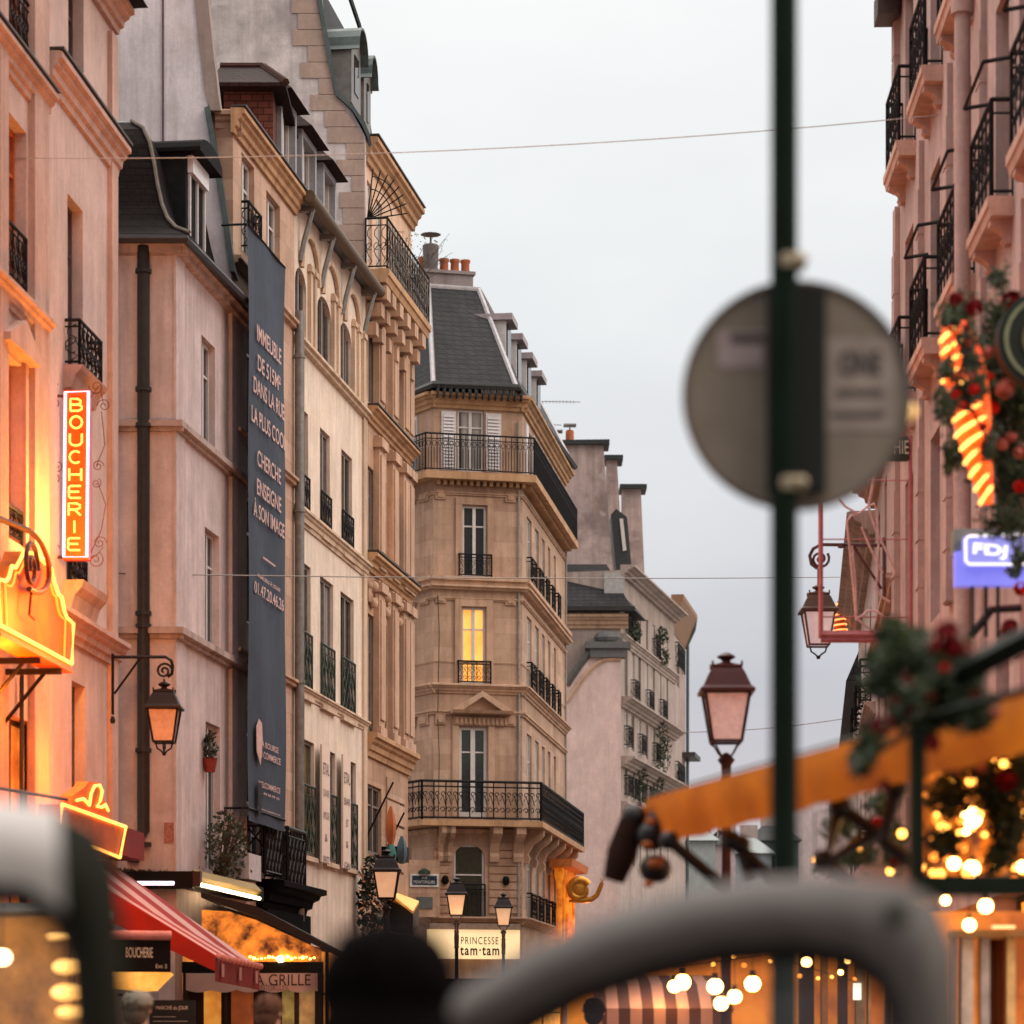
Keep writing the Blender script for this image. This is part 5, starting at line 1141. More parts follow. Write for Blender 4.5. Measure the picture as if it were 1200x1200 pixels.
# ================================================================== BANNER
d_=.45
BT=F3.uz(289,258,d_); BB=F3.uz(296,965,d_); BR=F3.uz(334,975,d_)
t=TH('banner','long dark blue grey vertical banner with pale pink capitals hanging down the narrow stone house','banner',F3.at(BB[0],d_,BB[1]))
u0=F3.uz(291,600,d_)[0]; u1=F3.uz(334,600,d_)[0]; zt_=F3.z(289,258,d_); zb_=F3.z(294,962,d_)
m=MB(); nx,nz=14,60; vs=[]
for j in range(nz+1):
    for i in range(nx+1):
        f=i/nx; g=j/nz; w_=u0+(u1-u0)*f+.04*math.sin(g*4+1)*(1-f)
        zz=zb_+(zt_-zb_)*g ; y=-d_+.014*math.sin(f*9+g*7)+.014*math.sin(g*13+f*3)+.05*(1-abs(2*g-1))**.5*0
        vs.append((w_,y,zz))
fs=[(j*(nx+1)+i,j*(nx+1)+i+1,(j+1)*(nx+1)+i+1,(j+1)*(nx+1)+i) for j in range(nz) for i in range(nx)]
m.smooth=True; m.add(vs,fs); m.build('banner_cloth',cloth('slate blue banner cloth',(.042,.058,.088),.08),t,F3.M)
PINKT_=flat('pale pink print',(.62,.40,.36),.8)
um=(u0+u1)/2
def bt(s,ya,yb,w,dz=0): # heights taken at the left px 294
    za,zb=F3.z(300,yb,d_),F3.z(300,ya,d_); text('lettering',s,zb-za,PINKT_,t,F3.M@Matrix.Translation((um,-d_-.035,za)),w=w,bold=.012)
W_=u1-u0
for s,ya,w in (('IMMEUBLE',384,.66),('DE 515M²',418,.62),('DANS LA RUE',448,.84),('LA PLUS COOL',484,.94),('CHERCHE',530,.64),('ENSEIGNE',564,.66),('À SON IMAGE',592,.84)):
    bt(s,ya-3 if s[0]!='À' else ya-6,ya+16,W_*w)
m=MB(); z=F3.z(300,648,d_); m.box(um-.45,um+.45,-d_-.04,-d_-.032,z-.03,z); m.build('rule',PINKT_,t,F3.M)
bt('IMMEUBLE À LOUER',671,676.5,W_*.62); bt('01.47.20.46.26',683,697,W_*.8)
bt('LA BOURSE',866,873,W_*.5); bt('DU COMMERCE',878,886,W_*.62); bt('WELCOMMERCE',914,921,W_*.6); bt('01 44 88 99 20',926,929,W_*.55); bt('WWW.COMMERCE.FR',946,948,W_*.62)
m=MB(); c=(um-.75,F3.z(296,858,d_)); m.exty([(c[0]-.18,c[1]-.3),(c[0]-.2,c[1]+.1),(c[0],c[1]+.25),(c[0]+.2,c[1]+.2),(c[0]+.25,c[1]-.1),(c[0]+.1,c[1]-.5)],-d_-.04,-d_-.032); m.build('emblem',PINKT_,t,F3.M)
m=MB(); m.exty([(c[0]-.1,c[1]-.8),(c[0]+.2,c[1]-.8),(c[0]+.15,c[1]-1.3),(c[0]-.05,c[1]-1.35)],-d_-.04,-d_-.032); m.build('emblem',flat('dark emblem',(.02,.015,.015)),t,F3.M)
for z in (zt_-.03,zb_+.2):
    m=MB(); m.tube([(u0,0,z),(u0,-d_,z),(u1,-d_,z),(u1,0,z)],.02,4); m.build('fixing_rod',IRON(),t,F3.M)
# ================================================================== RED AWNING (butcher)
t=TH('striped_awning','sloping red awning with thin pale stripes below the small neon box sign','awning',F1.at(F1.L-1.5,1,2.5))
def v3(px,py,z): return pt(px,py,z)
W2=v3(118,1003,41.6); F2_=v3(304,1133,42.6); W1=F1.at(F1.u(60)+.3,.05,W2.z-.3); F1_=v3(252,1121,39.2)
m=MB(); m.quad(*[tuple(p) for p in (W1,F1_,F2_,W2)]); m.quad(*[tuple(p+Vector((0,0,-.02))) for p in (W1,F1_,F2_,W2)])
# stripes run down the slope, so they vary along the depth axis (y)
m.build('awning_fabric',stripes('red awning with pale stripes',(.36,.02,.015),(.66,.42,.40),.85,1,trans=.3),t)
m=MB(); n=14; dirv=(F2_-F1_)
for k in range(n):
    a=F1_+dirv*(k/n); b_=F1_+dirv*((k+1)/n); m.quad(tuple(a),tuple(b_),tuple(b_-Vector((0,0,.34))),tuple(a-Vector((0,0,.34))))
m.build('valance',cloth('dark red valance',(.28,.02,.015),.2),t)
m=MB(True)
for k in range(12): a=F1_+dirv*((k+.5)/12)+Vector((.03,0,.0)); m.ball(tuple(a),.055,6,5)
m.build('valance_trim',flat('rose piping',(.5,.22,.2)),t)
PW=flat('pale rose print',(.5,.25,.22))
for k,f in enumerate((.12,.5,.88)):
    a=F1_+dirv*f; m=MB(); z=a.z; m.box(-.07,.07,-.01,.0,-.26,-.08)
    ang=math.atan2(dirv.y,dirv.x); m.build('printed_motif',PW,t,Matrix.Translation(a+Vector((.03,-.03,0)))@Matrix.Rotation(ang,4,'Z'))
m=MB(); m.loft([[tuple(W1+Vector((0,0,.05))),tuple(W1+Vector((0,.1,.05))),tuple(W1+Vector((0,.1,-.45))),tuple(W1+Vector((0,0,-.45)))],[tuple(F1_+Vector((0,0,.02))),tuple(F1_+Vector((0,.1,.02))),tuple(F1_+Vector((0,.1,-.2))),tuple(F1_+Vector((0,0,-.2)))]])
m.build('side_valance',cloth('bright red side valance',(.5,.025,.01),.3),t)
m=MB(); m.box(F1.u(60),F1.L,-.45,0,W2.z-.05,W2.z+.35); m.build('awning_cassette',flat('dark red cassette',(.18,.015,.012)),t,F1.M)
# black butcher canopy
A=pt(143,1150,36.5); Mb=Matrix.Translation(A)@Matrix.Rotation(math.radians(18),4,'Z')
t=TH('shop_canopy','black box canopy lettered BOUCHERIE with a glowing yellow underside, below the red awning','canopy',A)
m=MB(); m.box(-.9,.62,0,.8,.12,.55); m.build('canopy_box',BLACK,t,Mb)
m=MB(True); m.tube([(-.9,-.02,.58),(.62,-.02,.58)],.06,8); m.build('canopy_roll',flat('rose canvas roll',(.5,.22,.2),.8),t,Mb)
text('lettering','BOUCHERIE',.13,flat('cream paint',(.6,.55,.4)),t,Mb@Matrix.Translation((.22,-.004,.30)),w=.34,bold=.01)
text('lettering','Ext 2',.05,flat('cream paint',(.6,.55,.4)),t,Mb@Matrix.Translation((.5,-.004,.17)))
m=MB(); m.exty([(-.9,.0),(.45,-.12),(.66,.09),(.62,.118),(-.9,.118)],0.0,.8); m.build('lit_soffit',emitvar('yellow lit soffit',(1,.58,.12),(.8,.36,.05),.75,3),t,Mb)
t=TH('menu_board','black board lettered MARCHE du JOUR in white under the butcher canopy','board',pt(200,1200,38))
A=pt(175,1206,38); Mm=Matrix.Translation(A); m=MB(); m.box(0,.6,0,.04,-.6,.38); m.build('board',flat('blackboard',(.012,.012,.014),.5),t,Mm)
text('lettering','MARCHE du JOUR',.065,flat('chalk white',(.6,.55,.52)),t,Mm@Matrix.Translation((.3,-.004,.24)),w=.42)
m=MB(); m.box(.05,.35,-.003,0,.16,.165); m.box(.05,.5,-.003,0,.1,.105); m.box(.05,.42,-.003,0,.02,.025); m.build('chalk_line',flat('chalk white',(.6,.55,.52)),t,Mm)
# ================================================================== GRILLE terrace awning in front of the corner house
zg=43.4; t=TH('terrace_awning','black terrace awning with a white scalloped valance reading LA GRILLE under the corner house','awning',pt(300,1165,zg))
g=lambda px,py,dz=0: tuple(pt(px,py,zg+dz))
def gq(px,py): p=pt(px,py,zg); return (p.x,p.z)
Mg=Matrix.Translation((0,zg,0))
m=MB(); n=26; tp=[gq(218+ (372-218)*k/n,1140.5) for k in range(n+1)]; bt_=[(gq(218+(372-218)*k/n,1160+3.2*abs(math.sin(k/n*math.pi*5.2)))) for k in range(n+1)]
m.exty(tp+bt_[::-1],-.01,.005); va=m.build('valance',cloth('white canvas valance',(.66,.50,.46),.25),t,Mg)
text('lettering','LA GRILLE',.17,flat('black ink',(.03,.02,.02)),va,Mg@Matrix.Translation((gq(328,1156)[0],-.015,gq(328,1155)[1])),w=.92)
text('lettering','MONTORGUEIL',.09,flat('brown ink',(.2,.1,.08)),va,Mg@Matrix.Translation((gq(318,1161.5)[0],-.015,gq(318,1161)[1])),w=.55)
m=MB(); a=gq(213,1140); b_=gq(378,1127); m.box(a[0],b_[0],0,.12,a[1],b_[1]); m.build('rail_beam',BLACK,t,Mg)
m=MB(); m.exty([gq(236,1046),gq(300,1062),gq(405,1118),gq(403,1124),gq(296,1072),gq(236,1052)],-.05,7.0); m.build('awning_fabric',flat('black awning canvas',(.015,.012,.012),.7),t,Mg)
m=MB(); m.exty([gq(236,1066),gq(268,1068),gq(300,1078),gq(376,1113),gq(376,1127),gq(236,1127)],.05,.07); m.build('side_glazing',emitvar('glazing with painted golden glow',(.95,.34,.04),(.05,.012,.006),.55,4.5),t,Mg)  # golden reflections painted on as a patchy emission
m=MB(True)
for k in range(26):
    px=258+k*4.4; p=gq(px,1123+RN.uniform(-3,1)); m.ball((p[0],-.0,p[1]),RN.uniform(.012,.03),6,5)
m.build('fairy_light',emit('fairy light',(1,.55,.12),8),t,Mg)
m=MB(True); p=gq(329,1124); m.ball((p[0],-.03,p[1]),.055,8,6); m.build('bulb',emit('bright bulb',(1,.72,.3),16),t,Mg)
for px in (): 
    m=MB(); p=gq(px,1110); m.smooth=True; m.ball((p[0],-.05,p[1]),.2,14,10,(1.2,.5,.8)); m.tube([(p[0]-.15,-.05,p[1]+.05),(p[0]-.25,-.05,p[1]+.26),(p[0]-.38,-.05,p[1]+.24)],[.09,.07,.03],8); m.tube([(p[0]+.1,-.05,p[1]-.2),(p[0]+.15,-.05,p[1]-.5)],.04,5); m.tube([(p[0]-.1,-.05,p[1]-.2),(p[0]-.12,-.05,p[1]-.5)],.04,5); m.build('display_ornament',flat('bronze ornament',(.11,.04,.012),.35,.5),t,Mg)
m=MB()
for px,w_ in ((217,4),(262,5),(300,6),(320,4),(345,5),(372,4)): a=gq(px,1140);m.box(a[0],a[0]+w_/78,.05,.1,.1,a[1])
m.build('terrace_post',flat('dark brown post',(.03,.015,.01)),t,Mg)
for px,w_,c1,c2 in ((238,20,(.9,.42,.06),(.6,.2,.03)),(270,26,(.32,.07,.01),(.18,.04,.01)),(330,14,(.35,.26,.06),(.15,.1,.03)),(350,18,(.5,.32,.10),(.25,.12,.05))):
    a=gq(px,1160); m=MB(); m.box(a[0],a[0]+w_/78,.11,.13,.1,a[1]+.1); m.build('lit_curtain',emitvar('lit curtain %d'%px,c1,c2,.6,3),t,Mg)
m=MB(); a=gq(213,1210); m.box(a[0],gq(378,1200)[0],.14,.16,.1,gq(213,1127)[1]); m.build('terrace_back',flat('dark brown terrace wall',(.03,.012,.008)),t,Mg)
# tube lamps under the corner
t=TH('tube_lamp','violet white fluorescent tube on the front of the corner house','tube lamp',pt(182,1036,43.9),'tube lamps over the corner shopfront')
m=MB(True); m.tube([tuple(pt(160,1035,43.9)),tuple(pt(204,1035,43.9))],.028,8); m.build('tube',emit('violet tube',(.95,.72,.85),5),t)
m=MB(); a=pt(158,1038,43.95); m.box(a.x,pt(235,1038,43.95).x,43.93,44.19,a.z+.0,a.z+.22); m.build('lamp_housing',flat('dark red lamp housing',(.05,.015,.015)),t)
t=TH('tube_lamp','yellow white fluorescent tube along the street side of the corner house','tube lamp',pt(270,1045,44),'tube lamps over the corner shopfront')
m=MB(True); m.tube([tuple(pt(236,1037,44.0)),tuple(pt(304,1053,47.2))],.03,8); m.build('tube',emit('yellow tube',(1,.80,.45),6),t)
m=MB(); a=pt(234,1032,44.1);b_=pt(306,1048,47.3); m.tube([tuple(a+Vector((-.1,0,.05))),tuple(b_+Vector((-.1,0,.05)))],.12,4); m.build('lamp_housing',flat('lit ochre housing',(.3,.2,.06)),t)
m=MB(); a=pt(133,1028,44.1); m.box(a.x,F2s.at(F2s.L+.3,0,0).x,43.9,44.19,pt(0,1040,44.1).z-.02,pt(0,1022,44.1).z)
o=m.build('shop_cornice',BLACK,b2); 
m=MB(); m.box(-.2,F2.L,-.35,.0,F2s.z(205,1040),F2s.z(205,1022)); m.build('shop_cornice',BLACK,b2,F2.M)
# plants and planter at the corner house window
p=F2.uz(262,985,.25); t=TH('window_plant','bushy dark plant growing from the corner house window beside a white box','plant',F2.at(p[0],.25,p[1]))
m=leaves((p[0],-.3,p[1]-.1),(.85,.3,.58),520,.055,RN); m.build('foliage',leafmat('dark window leaves',(.02,.03,.014),(.06,.06,.03)),t,F2.M)
m=MB()
for k in range(26): x=RN.uniform(-.65,.65); m.tube([(p[0]+x*.4,-.2,p[1]-.6),(p[0]+x,-.3-RN.random()*.3,p[1]+RN.uniform(0,.6))],.008,3)
m.build('stems',flat('brown stems',(.06,.04,.025)),t,F2.M)
a=F2.uz(267,1030,.15); t=TH('planter_box','narrow white planter box under the leafy window plant','planter',F2.at(a[0],.15,a[1])); m=MB(); m.box(a[0],a[0]+.9,-.5,-.05,a[1],a[1]+.42); m.build('box',flat('white slatted planter',(.55,.5,.5),.6),t,F2.M)
a=F2.uz(246,905,.1); t=TH('flower_pot','small red flower pot hanging at the corner house window','flower pot',F2.at(a[0],.1,a[1])); m=MB(True); m.lathe([(.08,0),(.12,.22),(.13,.22)],(a[0],-.1,a[1]),10); m.build('pot',flat('red pot',(.25,.04,.03)),t,F2.M); m=leaves((a[0],-.1,a[1]+.4),(.16,.14,.25),90,.06,RN); m.build('foliage',leafmat('dark window leaves',(.02,.03,.014),(.06,.06,.03)),t,F2.M)
# flags, yellow awning, cherry plant on pilastered building
for px,y0,y1,c,lb in ((458,945,990,(.55,.16,.05),'closed orange and teal flag hanging on the pilastered building'),(471,980,1012,(.10,.16,.2),'closed blue flag hanging left of the street lamp lantern')):
    a=F5.uz(px,y0,.5); t=TH('flag',lb,'flag',F5.at(a[0],.5,a[1]),'hanging flags'); zb_=F5.z(px,y1,.5)
    m=MB(True); rings=[]
    for k in range(9):
        g_=k/8; r=.05+.14*math.sin(g_*math.pi*.9); rings.append([(a[0]+r*math.cos(x*math.pi/4)*(1+.4*math.sin(x*3)),-.5+r*.6*math.sin(x*math.pi/4),a[1]+(zb_-a[1])*g_) for x in range(8)])
    m.loft(rings); f=m.build('cloth',cloth('flag %d'%px,c,.2),t,F5.M)
    if px==458:
        m=MB(True); z2=F5.z(px,1018,.5); m.loft([[(a[0]+r*math.cos(x*math.pi/4),-.5+r*.6*math.sin(x*math.pi/4),zb_+(z2-zb_)*g_) for x in range(8)] for g_,r in ((0,.12),(.4,.2),(.8,.16),(1,.05))]); m.build('lower_cloth',cloth('flag teal',(.06,.22,.20),.2),t,F5.M)
    m=MB(); m.tube([(a[0],0,a[1]-.6),(a[0],-.55,a[1]+.5)],.02,4); m.build('pole',IRON(),t,F5.M)
A=pt(436,1050,58.5); t=TH('blossom_bush','dark bush with pale orange blossoms beside the nearest lit lantern','bush',Vector((A.x,A.y,.12)))
m=leaves(tuple(A+Vector((0,0,-.1))),(.32,.4,.95),420,.09,RN); m.build('foliage',leafmat('near black leaves',(.012,.016,.01),(.03,.03,.015)),t)
m=leaves(tuple(A+Vector((.02,-.25,-.1))),(.34,.25,.9),34,.06,RN); m.build('blossom',flat('pale orange blossom',(.6,.30,.18),.8),t)
m=MB(); m.tube([(A.x,A.y,.12),(A.x+.05,A.y,2),(A.x,A.y,A.z)],[.06,.05,.02],6); m.build('trunk',flat('bark',(.06,.04,.03)),t)
a=F5.uz(455,1060,.1); t=TH('shop_awning','small yellow lit awning with a black valance beneath the blue street plates','awning',F5.at(a[0],.5,a[1]))
A1,A2,A3,A4=pt(455,1048,61),pt(488,1052,63),pt(492,1052,63.),pt(470,1062,60.5)
m=MB(); P4=[pt(449,1040,62),pt(474,1050,66),pt(491,1056,64.5),pt(484,1068,60)]
m.add([tuple(p) for p in P4]+[tuple(p-Vector((0,0,.06))) for p in P4],[(0,1,2,3),(4,5,6,7),(0,1,5,4),(1,2,6,5),(2,3,7,6),(3,0,4,7)]); m.build('awning_fabric',emitvar('yellow lit canvas',(1,.50,.10),(.85,.36,.06),.42,2),t)
m=MB(); a,b_=P4[3],P4[2]; m.quad(tuple(P4[0]-Vector((0,0,.2))),tuple(a),tuple(a-Vector((0,0,.5))),tuple(P4[0]-Vector((0,0,.9)))); m.quad(tuple(a),tuple(b_),tuple(b_-Vector((0,0,.5))),tuple(a-Vector((0,0,.5)))); m.build('valance',flat('black valance',(.012,.01,.01)),t)
a=F5.uz(440,985,.3); m=MB(); m.box(F5.u(447),F5.u(452),-.5,0,F5.z(447,1010),F5.z(447,992)); m.build('wall_box',BLACK,b5,F5.M)
# golden snail
A=pt(672,1056,86); t=TH('snail_sculpture','golden snail sculpture above the glowing restaurant front','sculpture',A); Ms=Matrix.Translation(A)@Matrix.Scale(.66,4)
GO=flat('gilded metal',(.55,.24,.04),.35,.6,var=.3)
m=MB(True); P_=[]; k=0
for k in range(40):
    a_=k*.38; r=.48*(1-k/44); P_.append((.25+r*math.cos(a_+.5),0,.5+r*math.sin(a_+.5)))
m.tube(P_,[.2*(1-k/46) for k in range(40)],8); m.ball((.25,0,.5),.4,12,8,(1,.35,1)); m.build('shell',GO,t,Ms)
m=MB(True); m.tube([(-.2,0,.0),(.4,0,.03),(.8,0,.08),(1.05,0,.25),(1.2,0,.6),(1.28,0,.82)],[.05,.13,.13,.11,.1,.09],8); m.tube([(1.27,0,.82),(1.22,.0,1.02)],.025,5); m.tube([(1.3,0,.82),(1.36,0,1.02)],.025,5); m.build('body',GO,t,Ms)
# brightly lit restaurant front under snail
F=Fac(636,83.0,700,92.0)
t=TH('lit_restaurant_front','gold lit carved restaurant front with ivy lights at the end of the tan corner building','shopfront',pt(650,HY,88))
m=MB(); 
Mq=FHc.M
for k,u in enumerate((6.0,6.9,7.8,8.7,9.6)):
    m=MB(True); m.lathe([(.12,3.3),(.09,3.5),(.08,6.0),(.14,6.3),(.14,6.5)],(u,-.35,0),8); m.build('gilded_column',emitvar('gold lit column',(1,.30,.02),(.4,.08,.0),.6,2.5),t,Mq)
m=MB(); m.extx([(-.1,6.5),(-.75,6.55),(-.8,6.75),(-.1,6.75)],5.6,10.2); m.build('entablature',flat('orange painted soffit',(.6,.18,.04),.6),t,Mq)
m=leaves((8,-.9,3.2),(3.2,.4,.3),300,.14,RN); m.build('ivy',leafmat(),t,Mq)
m=MB(True)
for k in range(26): m.ball((RN.uniform(5.5,10.5),-1.0,3.2+RN.uniform(-.3,.4)),.035,5,4)
m.build('fairy_light',emit('fairy light',(1,.55,.12),8),t,Mq)
m=MB(); m.box(5.5,12.5,-.6,-.05,2.9,3.05); m.build('shelf',flat('dark canopy',(.05,.02,.01)),t,Mq)
plight('front_lamp',tuple(FHc.at(8,1.2,4.2)),(1,.38,.06),110,.2,t)
# ================================================================== RIGHT FOREGROUND: cafe terrace
Az=16.; Bz=11.0
A=pt(760,965,Az); B=pt(1215,850,Bz); B.z=A.z
t=TH('cafe_awning','long orange canvas awning valance stretching over the cafe terrace on the right','awning',(A+B)/2-Vector((0,0,.3)))
dirv=(B-A); nrm=Vector((dirv.y,-dirv.x,0)).normalized()
if nrm.x<0: nrm=-nrm   # towards the facade (+x)
OC=cloth('orange awning canvas',(.74,.235,.008),.5,(.44,.115,.004))
m=MB(True); n=40; rows=[]
for k in range(n+1):
    p=A+dirv*(k/n); wob=.012*math.sin(k*1.1); rows.append([tuple(p+Vector((0,0,.14))+nrm*.0),tuple(p-nrm*.03+Vector((0,0,.08))),tuple(p+nrm*wob+Vector((0,0,-.03+.02*k/n))),tuple(p+nrm*(wob+.02)+Vector((0,0,-.13+.05*k/n+.006*math.sin(k*1.6))))])
m.loft(rows,False,False); m.build('valance',OC,t)
m=MB(); q0,q1=A+Vector((0,0,.14)),B+Vector((0,0,.14)); m.add([tuple(q0),tuple(q1),tuple(q1+nrm*3.4+Vector((0,0,.75))),tuple(q0+nrm*3.4+Vector((0,0,.75)))],[(0,1,2,3)]); m.build('awning_fabric',OC,t)
m=MB(); m.tube([tuple(A-nrm*.02+Vector((0,0,.15))),tuple(B-nrm*.02+Vector((0,0,.15)))],.006,6); m.build('front_bar',flat('grey green bar',(.12,.13,.11)),t)
DK=flat('black motor housing',(.012,.008,.008),.4)
m=MB(True); m.ball(tuple(pt(743,958,Az)),.075,12,8); m.ball(tuple(pt(779,963,Az-.1)),.10,12,8); m.ball(tuple(pt(764,980,Az-.1)),.085,12,8); m.ball(tuple(pt(768,1018,Az-.1)),.09,12,8,(1,1,.9)); m.build('motor_housing',DK,t)
for x_,y_,r_ in ((762,963,.035),(758,990,.035),(768,1012,.05),(760,1036,.03)): MB(True).ball(tuple(pt(x_,y_,Az-.24)),r_*.7,8,6,(1.3,1,.9)).build('orange_cap',flat('burnt orange plastic',(.30,.07,.01),.6),t)
m=MB(True); m.tube([tuple(pt(741,962,Az)),tuple(pt(729,1000,Az)),tuple(pt(719,1032,Az))],[.07,.085,.06],8); m.build('folded_cover',flat('dark brown cover',(.022,.010,.007),.9,spec=.05),t)
for seq,z in ((((784,985),(850,1040)),15.5),(((858,985),(905,1030)),15),(((868,990),(880,1030)),15),(((985,945),(968,1010),(1030,975)),14),(((985,947),(1040,985)),14),(((1050,925),(1035,985),(1080,1020)),13.5),(((965,1008),(1000,1035)),14)):
    m=MB(True); m.tube([tuple(pt(x,y,z)) for x,y in seq],.035,6); m.ball(tuple(pt(seq[0][0],seq[0][1],z)),.055,8,6); m.build('folding_arm',DK,t)
# green terrace frame
zt0=10.4; GP=flat('dark green painted steel',(.008,.013,.007),.55,.1,spec=.1)
t=TH('pergola','dark green steel posts and beam of the cafe terrace under the flower garlands','pergola',pt(1140,HY,zt0)-Vector((0,0,CZ)))
m=MB(); a=pt(1067,850,zt0); m.box(a.x,a.x+.056,zt0,zt0+.056,0.12,a.z); m.build('post',GP,t)
m=MB(); a=pt(1070,1024,zt0-.1);b_=pt(1290,1050,zt0-.1); m.box(a.x,b_.x,zt0-.1,zt0-.02,b_.z,a.z); m.build('beam',GP,t)
m=MB(); a,b_=pt(1125,790,10.4),pt(1230,735,9.8); m.tube([tuple(a),tuple(b_)],.05,4); m.build('beam',GP,t)
m=MB(); a=pt(1290,1024,zt0); m.box(a.x,a.x+.07,zt0,zt0+.07,0.12,3.2); m.build('post',GP,t)
m=MB(); a,b_=pt(1067,845,10.4),pt(1215,805,9.9); m.tube([tuple(a),tuple(b_)],.014,4); m.build('rail',GP,t)
# second fabric strip above

# bulbs
BUL=emit('warm glass bulb',(1,.52,.14),26); SB=emit('small amber bulb',(1,.40,.06),9)
def bulb(px,py,z,rpx,mat,label):
    r=rpx/FP*z; A=pt(px,py,z); t=TH('hanging_bulb',label,'light bulb',A,'bulbs glowing over the cafe terrace'); M=Matrix.Translation(A)
    m=MB(True); m.ball((0,0,0),r,10,8); m.build('glass_bulb',mat,t,M)
    m=MB(); m.lathe([(r*.45,r*.9),(r*.4,r*1.7)],(0,0,0),8); m.tube([(0,0,r*1.7),(0,0,r*1.7+.25)],.004,3); m.build('socket',DK,t,M); return t
BL=[(1138,958,17,12,0,'biggest glowing bulb right of the green terrace post'),(1132,975,17,4,0,'small bulb just under the biggest bulb'),(1118,1012,17,7,0,'bulb at the lower left of the trio above the green beam'),(1139,1018,17,9,0,'bulb resting low above the middle of the green beam'),(1093,1023,16,4,1,'small bulb beside the foot of the green post'),
(1155,1062,18,8,0,'large bulb just under the green beam'),(1108,1055,18,5,0,'small bulb under the left end of the green beam'),(1136,1084,18,7,0,'oval bulb above the curtained doorway'),(1199,1016,17,7,0,'bulb cut by the right edge above the beam'),(955,1008,17,4,1,'tiny orange light right of the green pole'),(1007,993,17,4,1,'tiny orange light under the orange valance'),(1043,1021,17,4,1,'tiny orange light left of the green post'),(1057,977,16,5,1,'tiny orange light close to the green post'),(1148,914,16,5,1,'amber light below the second canopy strip'),(1176,895,15,4,1,'amber light at the far right under the canopy strip'),(1100,1000,16.5,4,1,'dim amber light left of the bulb trio'),(1180,985,16,4,1,'amber light between the big bulb and the right edge'),(1165,995,16.5,3,1,'dim amber light just right of the biggest bulb'),(1098,955,16.5,4,1,'amber glint beside the upper green post'),
(800,1151,24,9,0,'bright bulb at the left of the group seen through the silver car'),(838,1156,24,9,0,'second bright bulb seen through the silver car'),(882,1153,24,9,0,'bright bulb near the pole seen through the silver car'),(861,1168,24,8,0,'lower bulb of the group seen through the silver car'),(845,1176,24,8,0,'lowest bulb of the group seen through the silver car'),(790,1156,24,7,0,'left end bulb of the group seen through the silver car'),(945,1128,26,6,0,'lone bulb right of the pole seen through the silver car'),(993,1127,27,4,0,'small lamp high in the doorway seen through the silver car'),(985,1140,27,3,0,'tiny lamp below another in the doorway seen through the silver car'),
(1062,482,10.5,13,2,'blurred yellow lamp half hidden behind the round sign')]
for px,py,z,r,k,lb in BL: bulb(px,py,z,r,(BUL,SB,emit('dim yellow lamp',(.9,.55,.2),.8))[k],lb)
# glowing cafe interior things: curtains, pendant shades
t=TH('shopfront','amber lit cafe front with cream posts and brown curtains at the lower right','shopfront',Vector((3.6,21,.12)))
AM=emitvar('amber cafe wall',(.85,.26,.03),(.28,.06,.01),.75,1.6)
m=MB(); a=pt(1085,1200,20.5); m.box(pt(1080,0,20.5).x,pt(1330,0,20.5).x,20.5,20.6,.12,pt(0,1068,20.5).z); m.build('curtain_wall',AM,t)
for pa,pb,c in ((1128,1141,(.62,.5,.42)),(1180,1190,(.7,.45,.2)),(1150,1160,(.42,.36,.34)),(1118,1122,(.3,.2,.18))):
    m=MB(); m.box(pt(pa,0,20.3).x,pt(pb,0,20.3).x,20.3,20.45,.12,pt(0,1098,20.3).z); m.build('door_post',flat('cream post %d'%pa,c,.6),t)
m=MB(); m.box(pt(1118,0,20.2).x,pt(1330,0,20.2).x,20.2,20.45,pt(0,1098,20.2).z,pt(0,1090,20.2).z); m.build('lintel',flat('brown lintel',(.3,.15,.05)),t)
m=MB(); m.box(pt(1162,0,20.2).x,pt(1188,0,20.2).x,20.15,20.19,pt(0,1088,20.2).z,pt(0,1085,20.2).z); m.build('strip_lamp',emit('pale strip lamp',(1,.6,.25),1.5),t)
m=MB(True); z0=.12; rings=[]
for k in range(2):
    zz=(z0,pt(0,1100,20.3).z)[k]; rings.append([(pt(1161+i*1.3,0,20.3).x,20.35+.04*math.sin(i*1.5),zz) for i in range(15)])
m.loft(rings,False,False); m.build('curtain',cloth('brown velvet curtain',(.28,.07,.015),.3),t)
plight('cafe_lamp',(4.0,17.5,2.3),(1,.45,.12),55,.2,t); plight('cafe_lamp',(2.5,22,2.2),(1,.45,.12),55,.2,t)
t=TH('terrace_enclosure','amber glowing terrace screen with a striped awning seen through the silver car window','terrace',Vector((2,33,.12)))
F=Fac(640,34,1060,34); m=MB(); m.box(.25,F.L,0,.1,0,F.z(700,1112)); m.build('screen_wall',emitvar('amber terrace glow',(.95,.30,.025),(.35,.08,.01),.6,.9),t,F.M)
m=MB(True)
st=[]
for k in range(13):
    x=700+k*12; st.append([F.uz(x,1168-8*math.sin(min(1,k/5)*1.57),.6)[0:2]])
m=MB(); a,b_=F.u(695,1.2),F.u(850,1.2); zt_=F.z(700,1172,1.2); m.extx([(-1.9,zt_-.1),(-1.2,zt_+.18),(-.1,zt_+.3),(-.1,zt_+.26),(-1.2,zt_+.14),(-1.88,zt_-.14)],a,b_); m.build('striped_awning',stripes('brown and rose stripes',(.10,.03,.015),(.55,.30,.22),.26,0,trans=.3),t,F.M)
m=MB(); n=14
m.quad((a,-1.9,zt_-.1),(b_,-1.9,zt_-.1),(b_,-1.9,zt_-.5),(a,-1.9,zt_-.5)); m.build('striped_valance',stripes('brown and rose stripes',(.10,.03,.015),(.55,.30,.22),.26,0),t,F.M)
m=MB(); m.box(F.u(640),F.u(790),-.16,-.02,F.z(660,1160),F.z(660,1142)); m.build('sign_strip',emitvar('dim amber sign strip',(.6,.24,.02),(.4,.13,.01),.55,2),t,F.M)
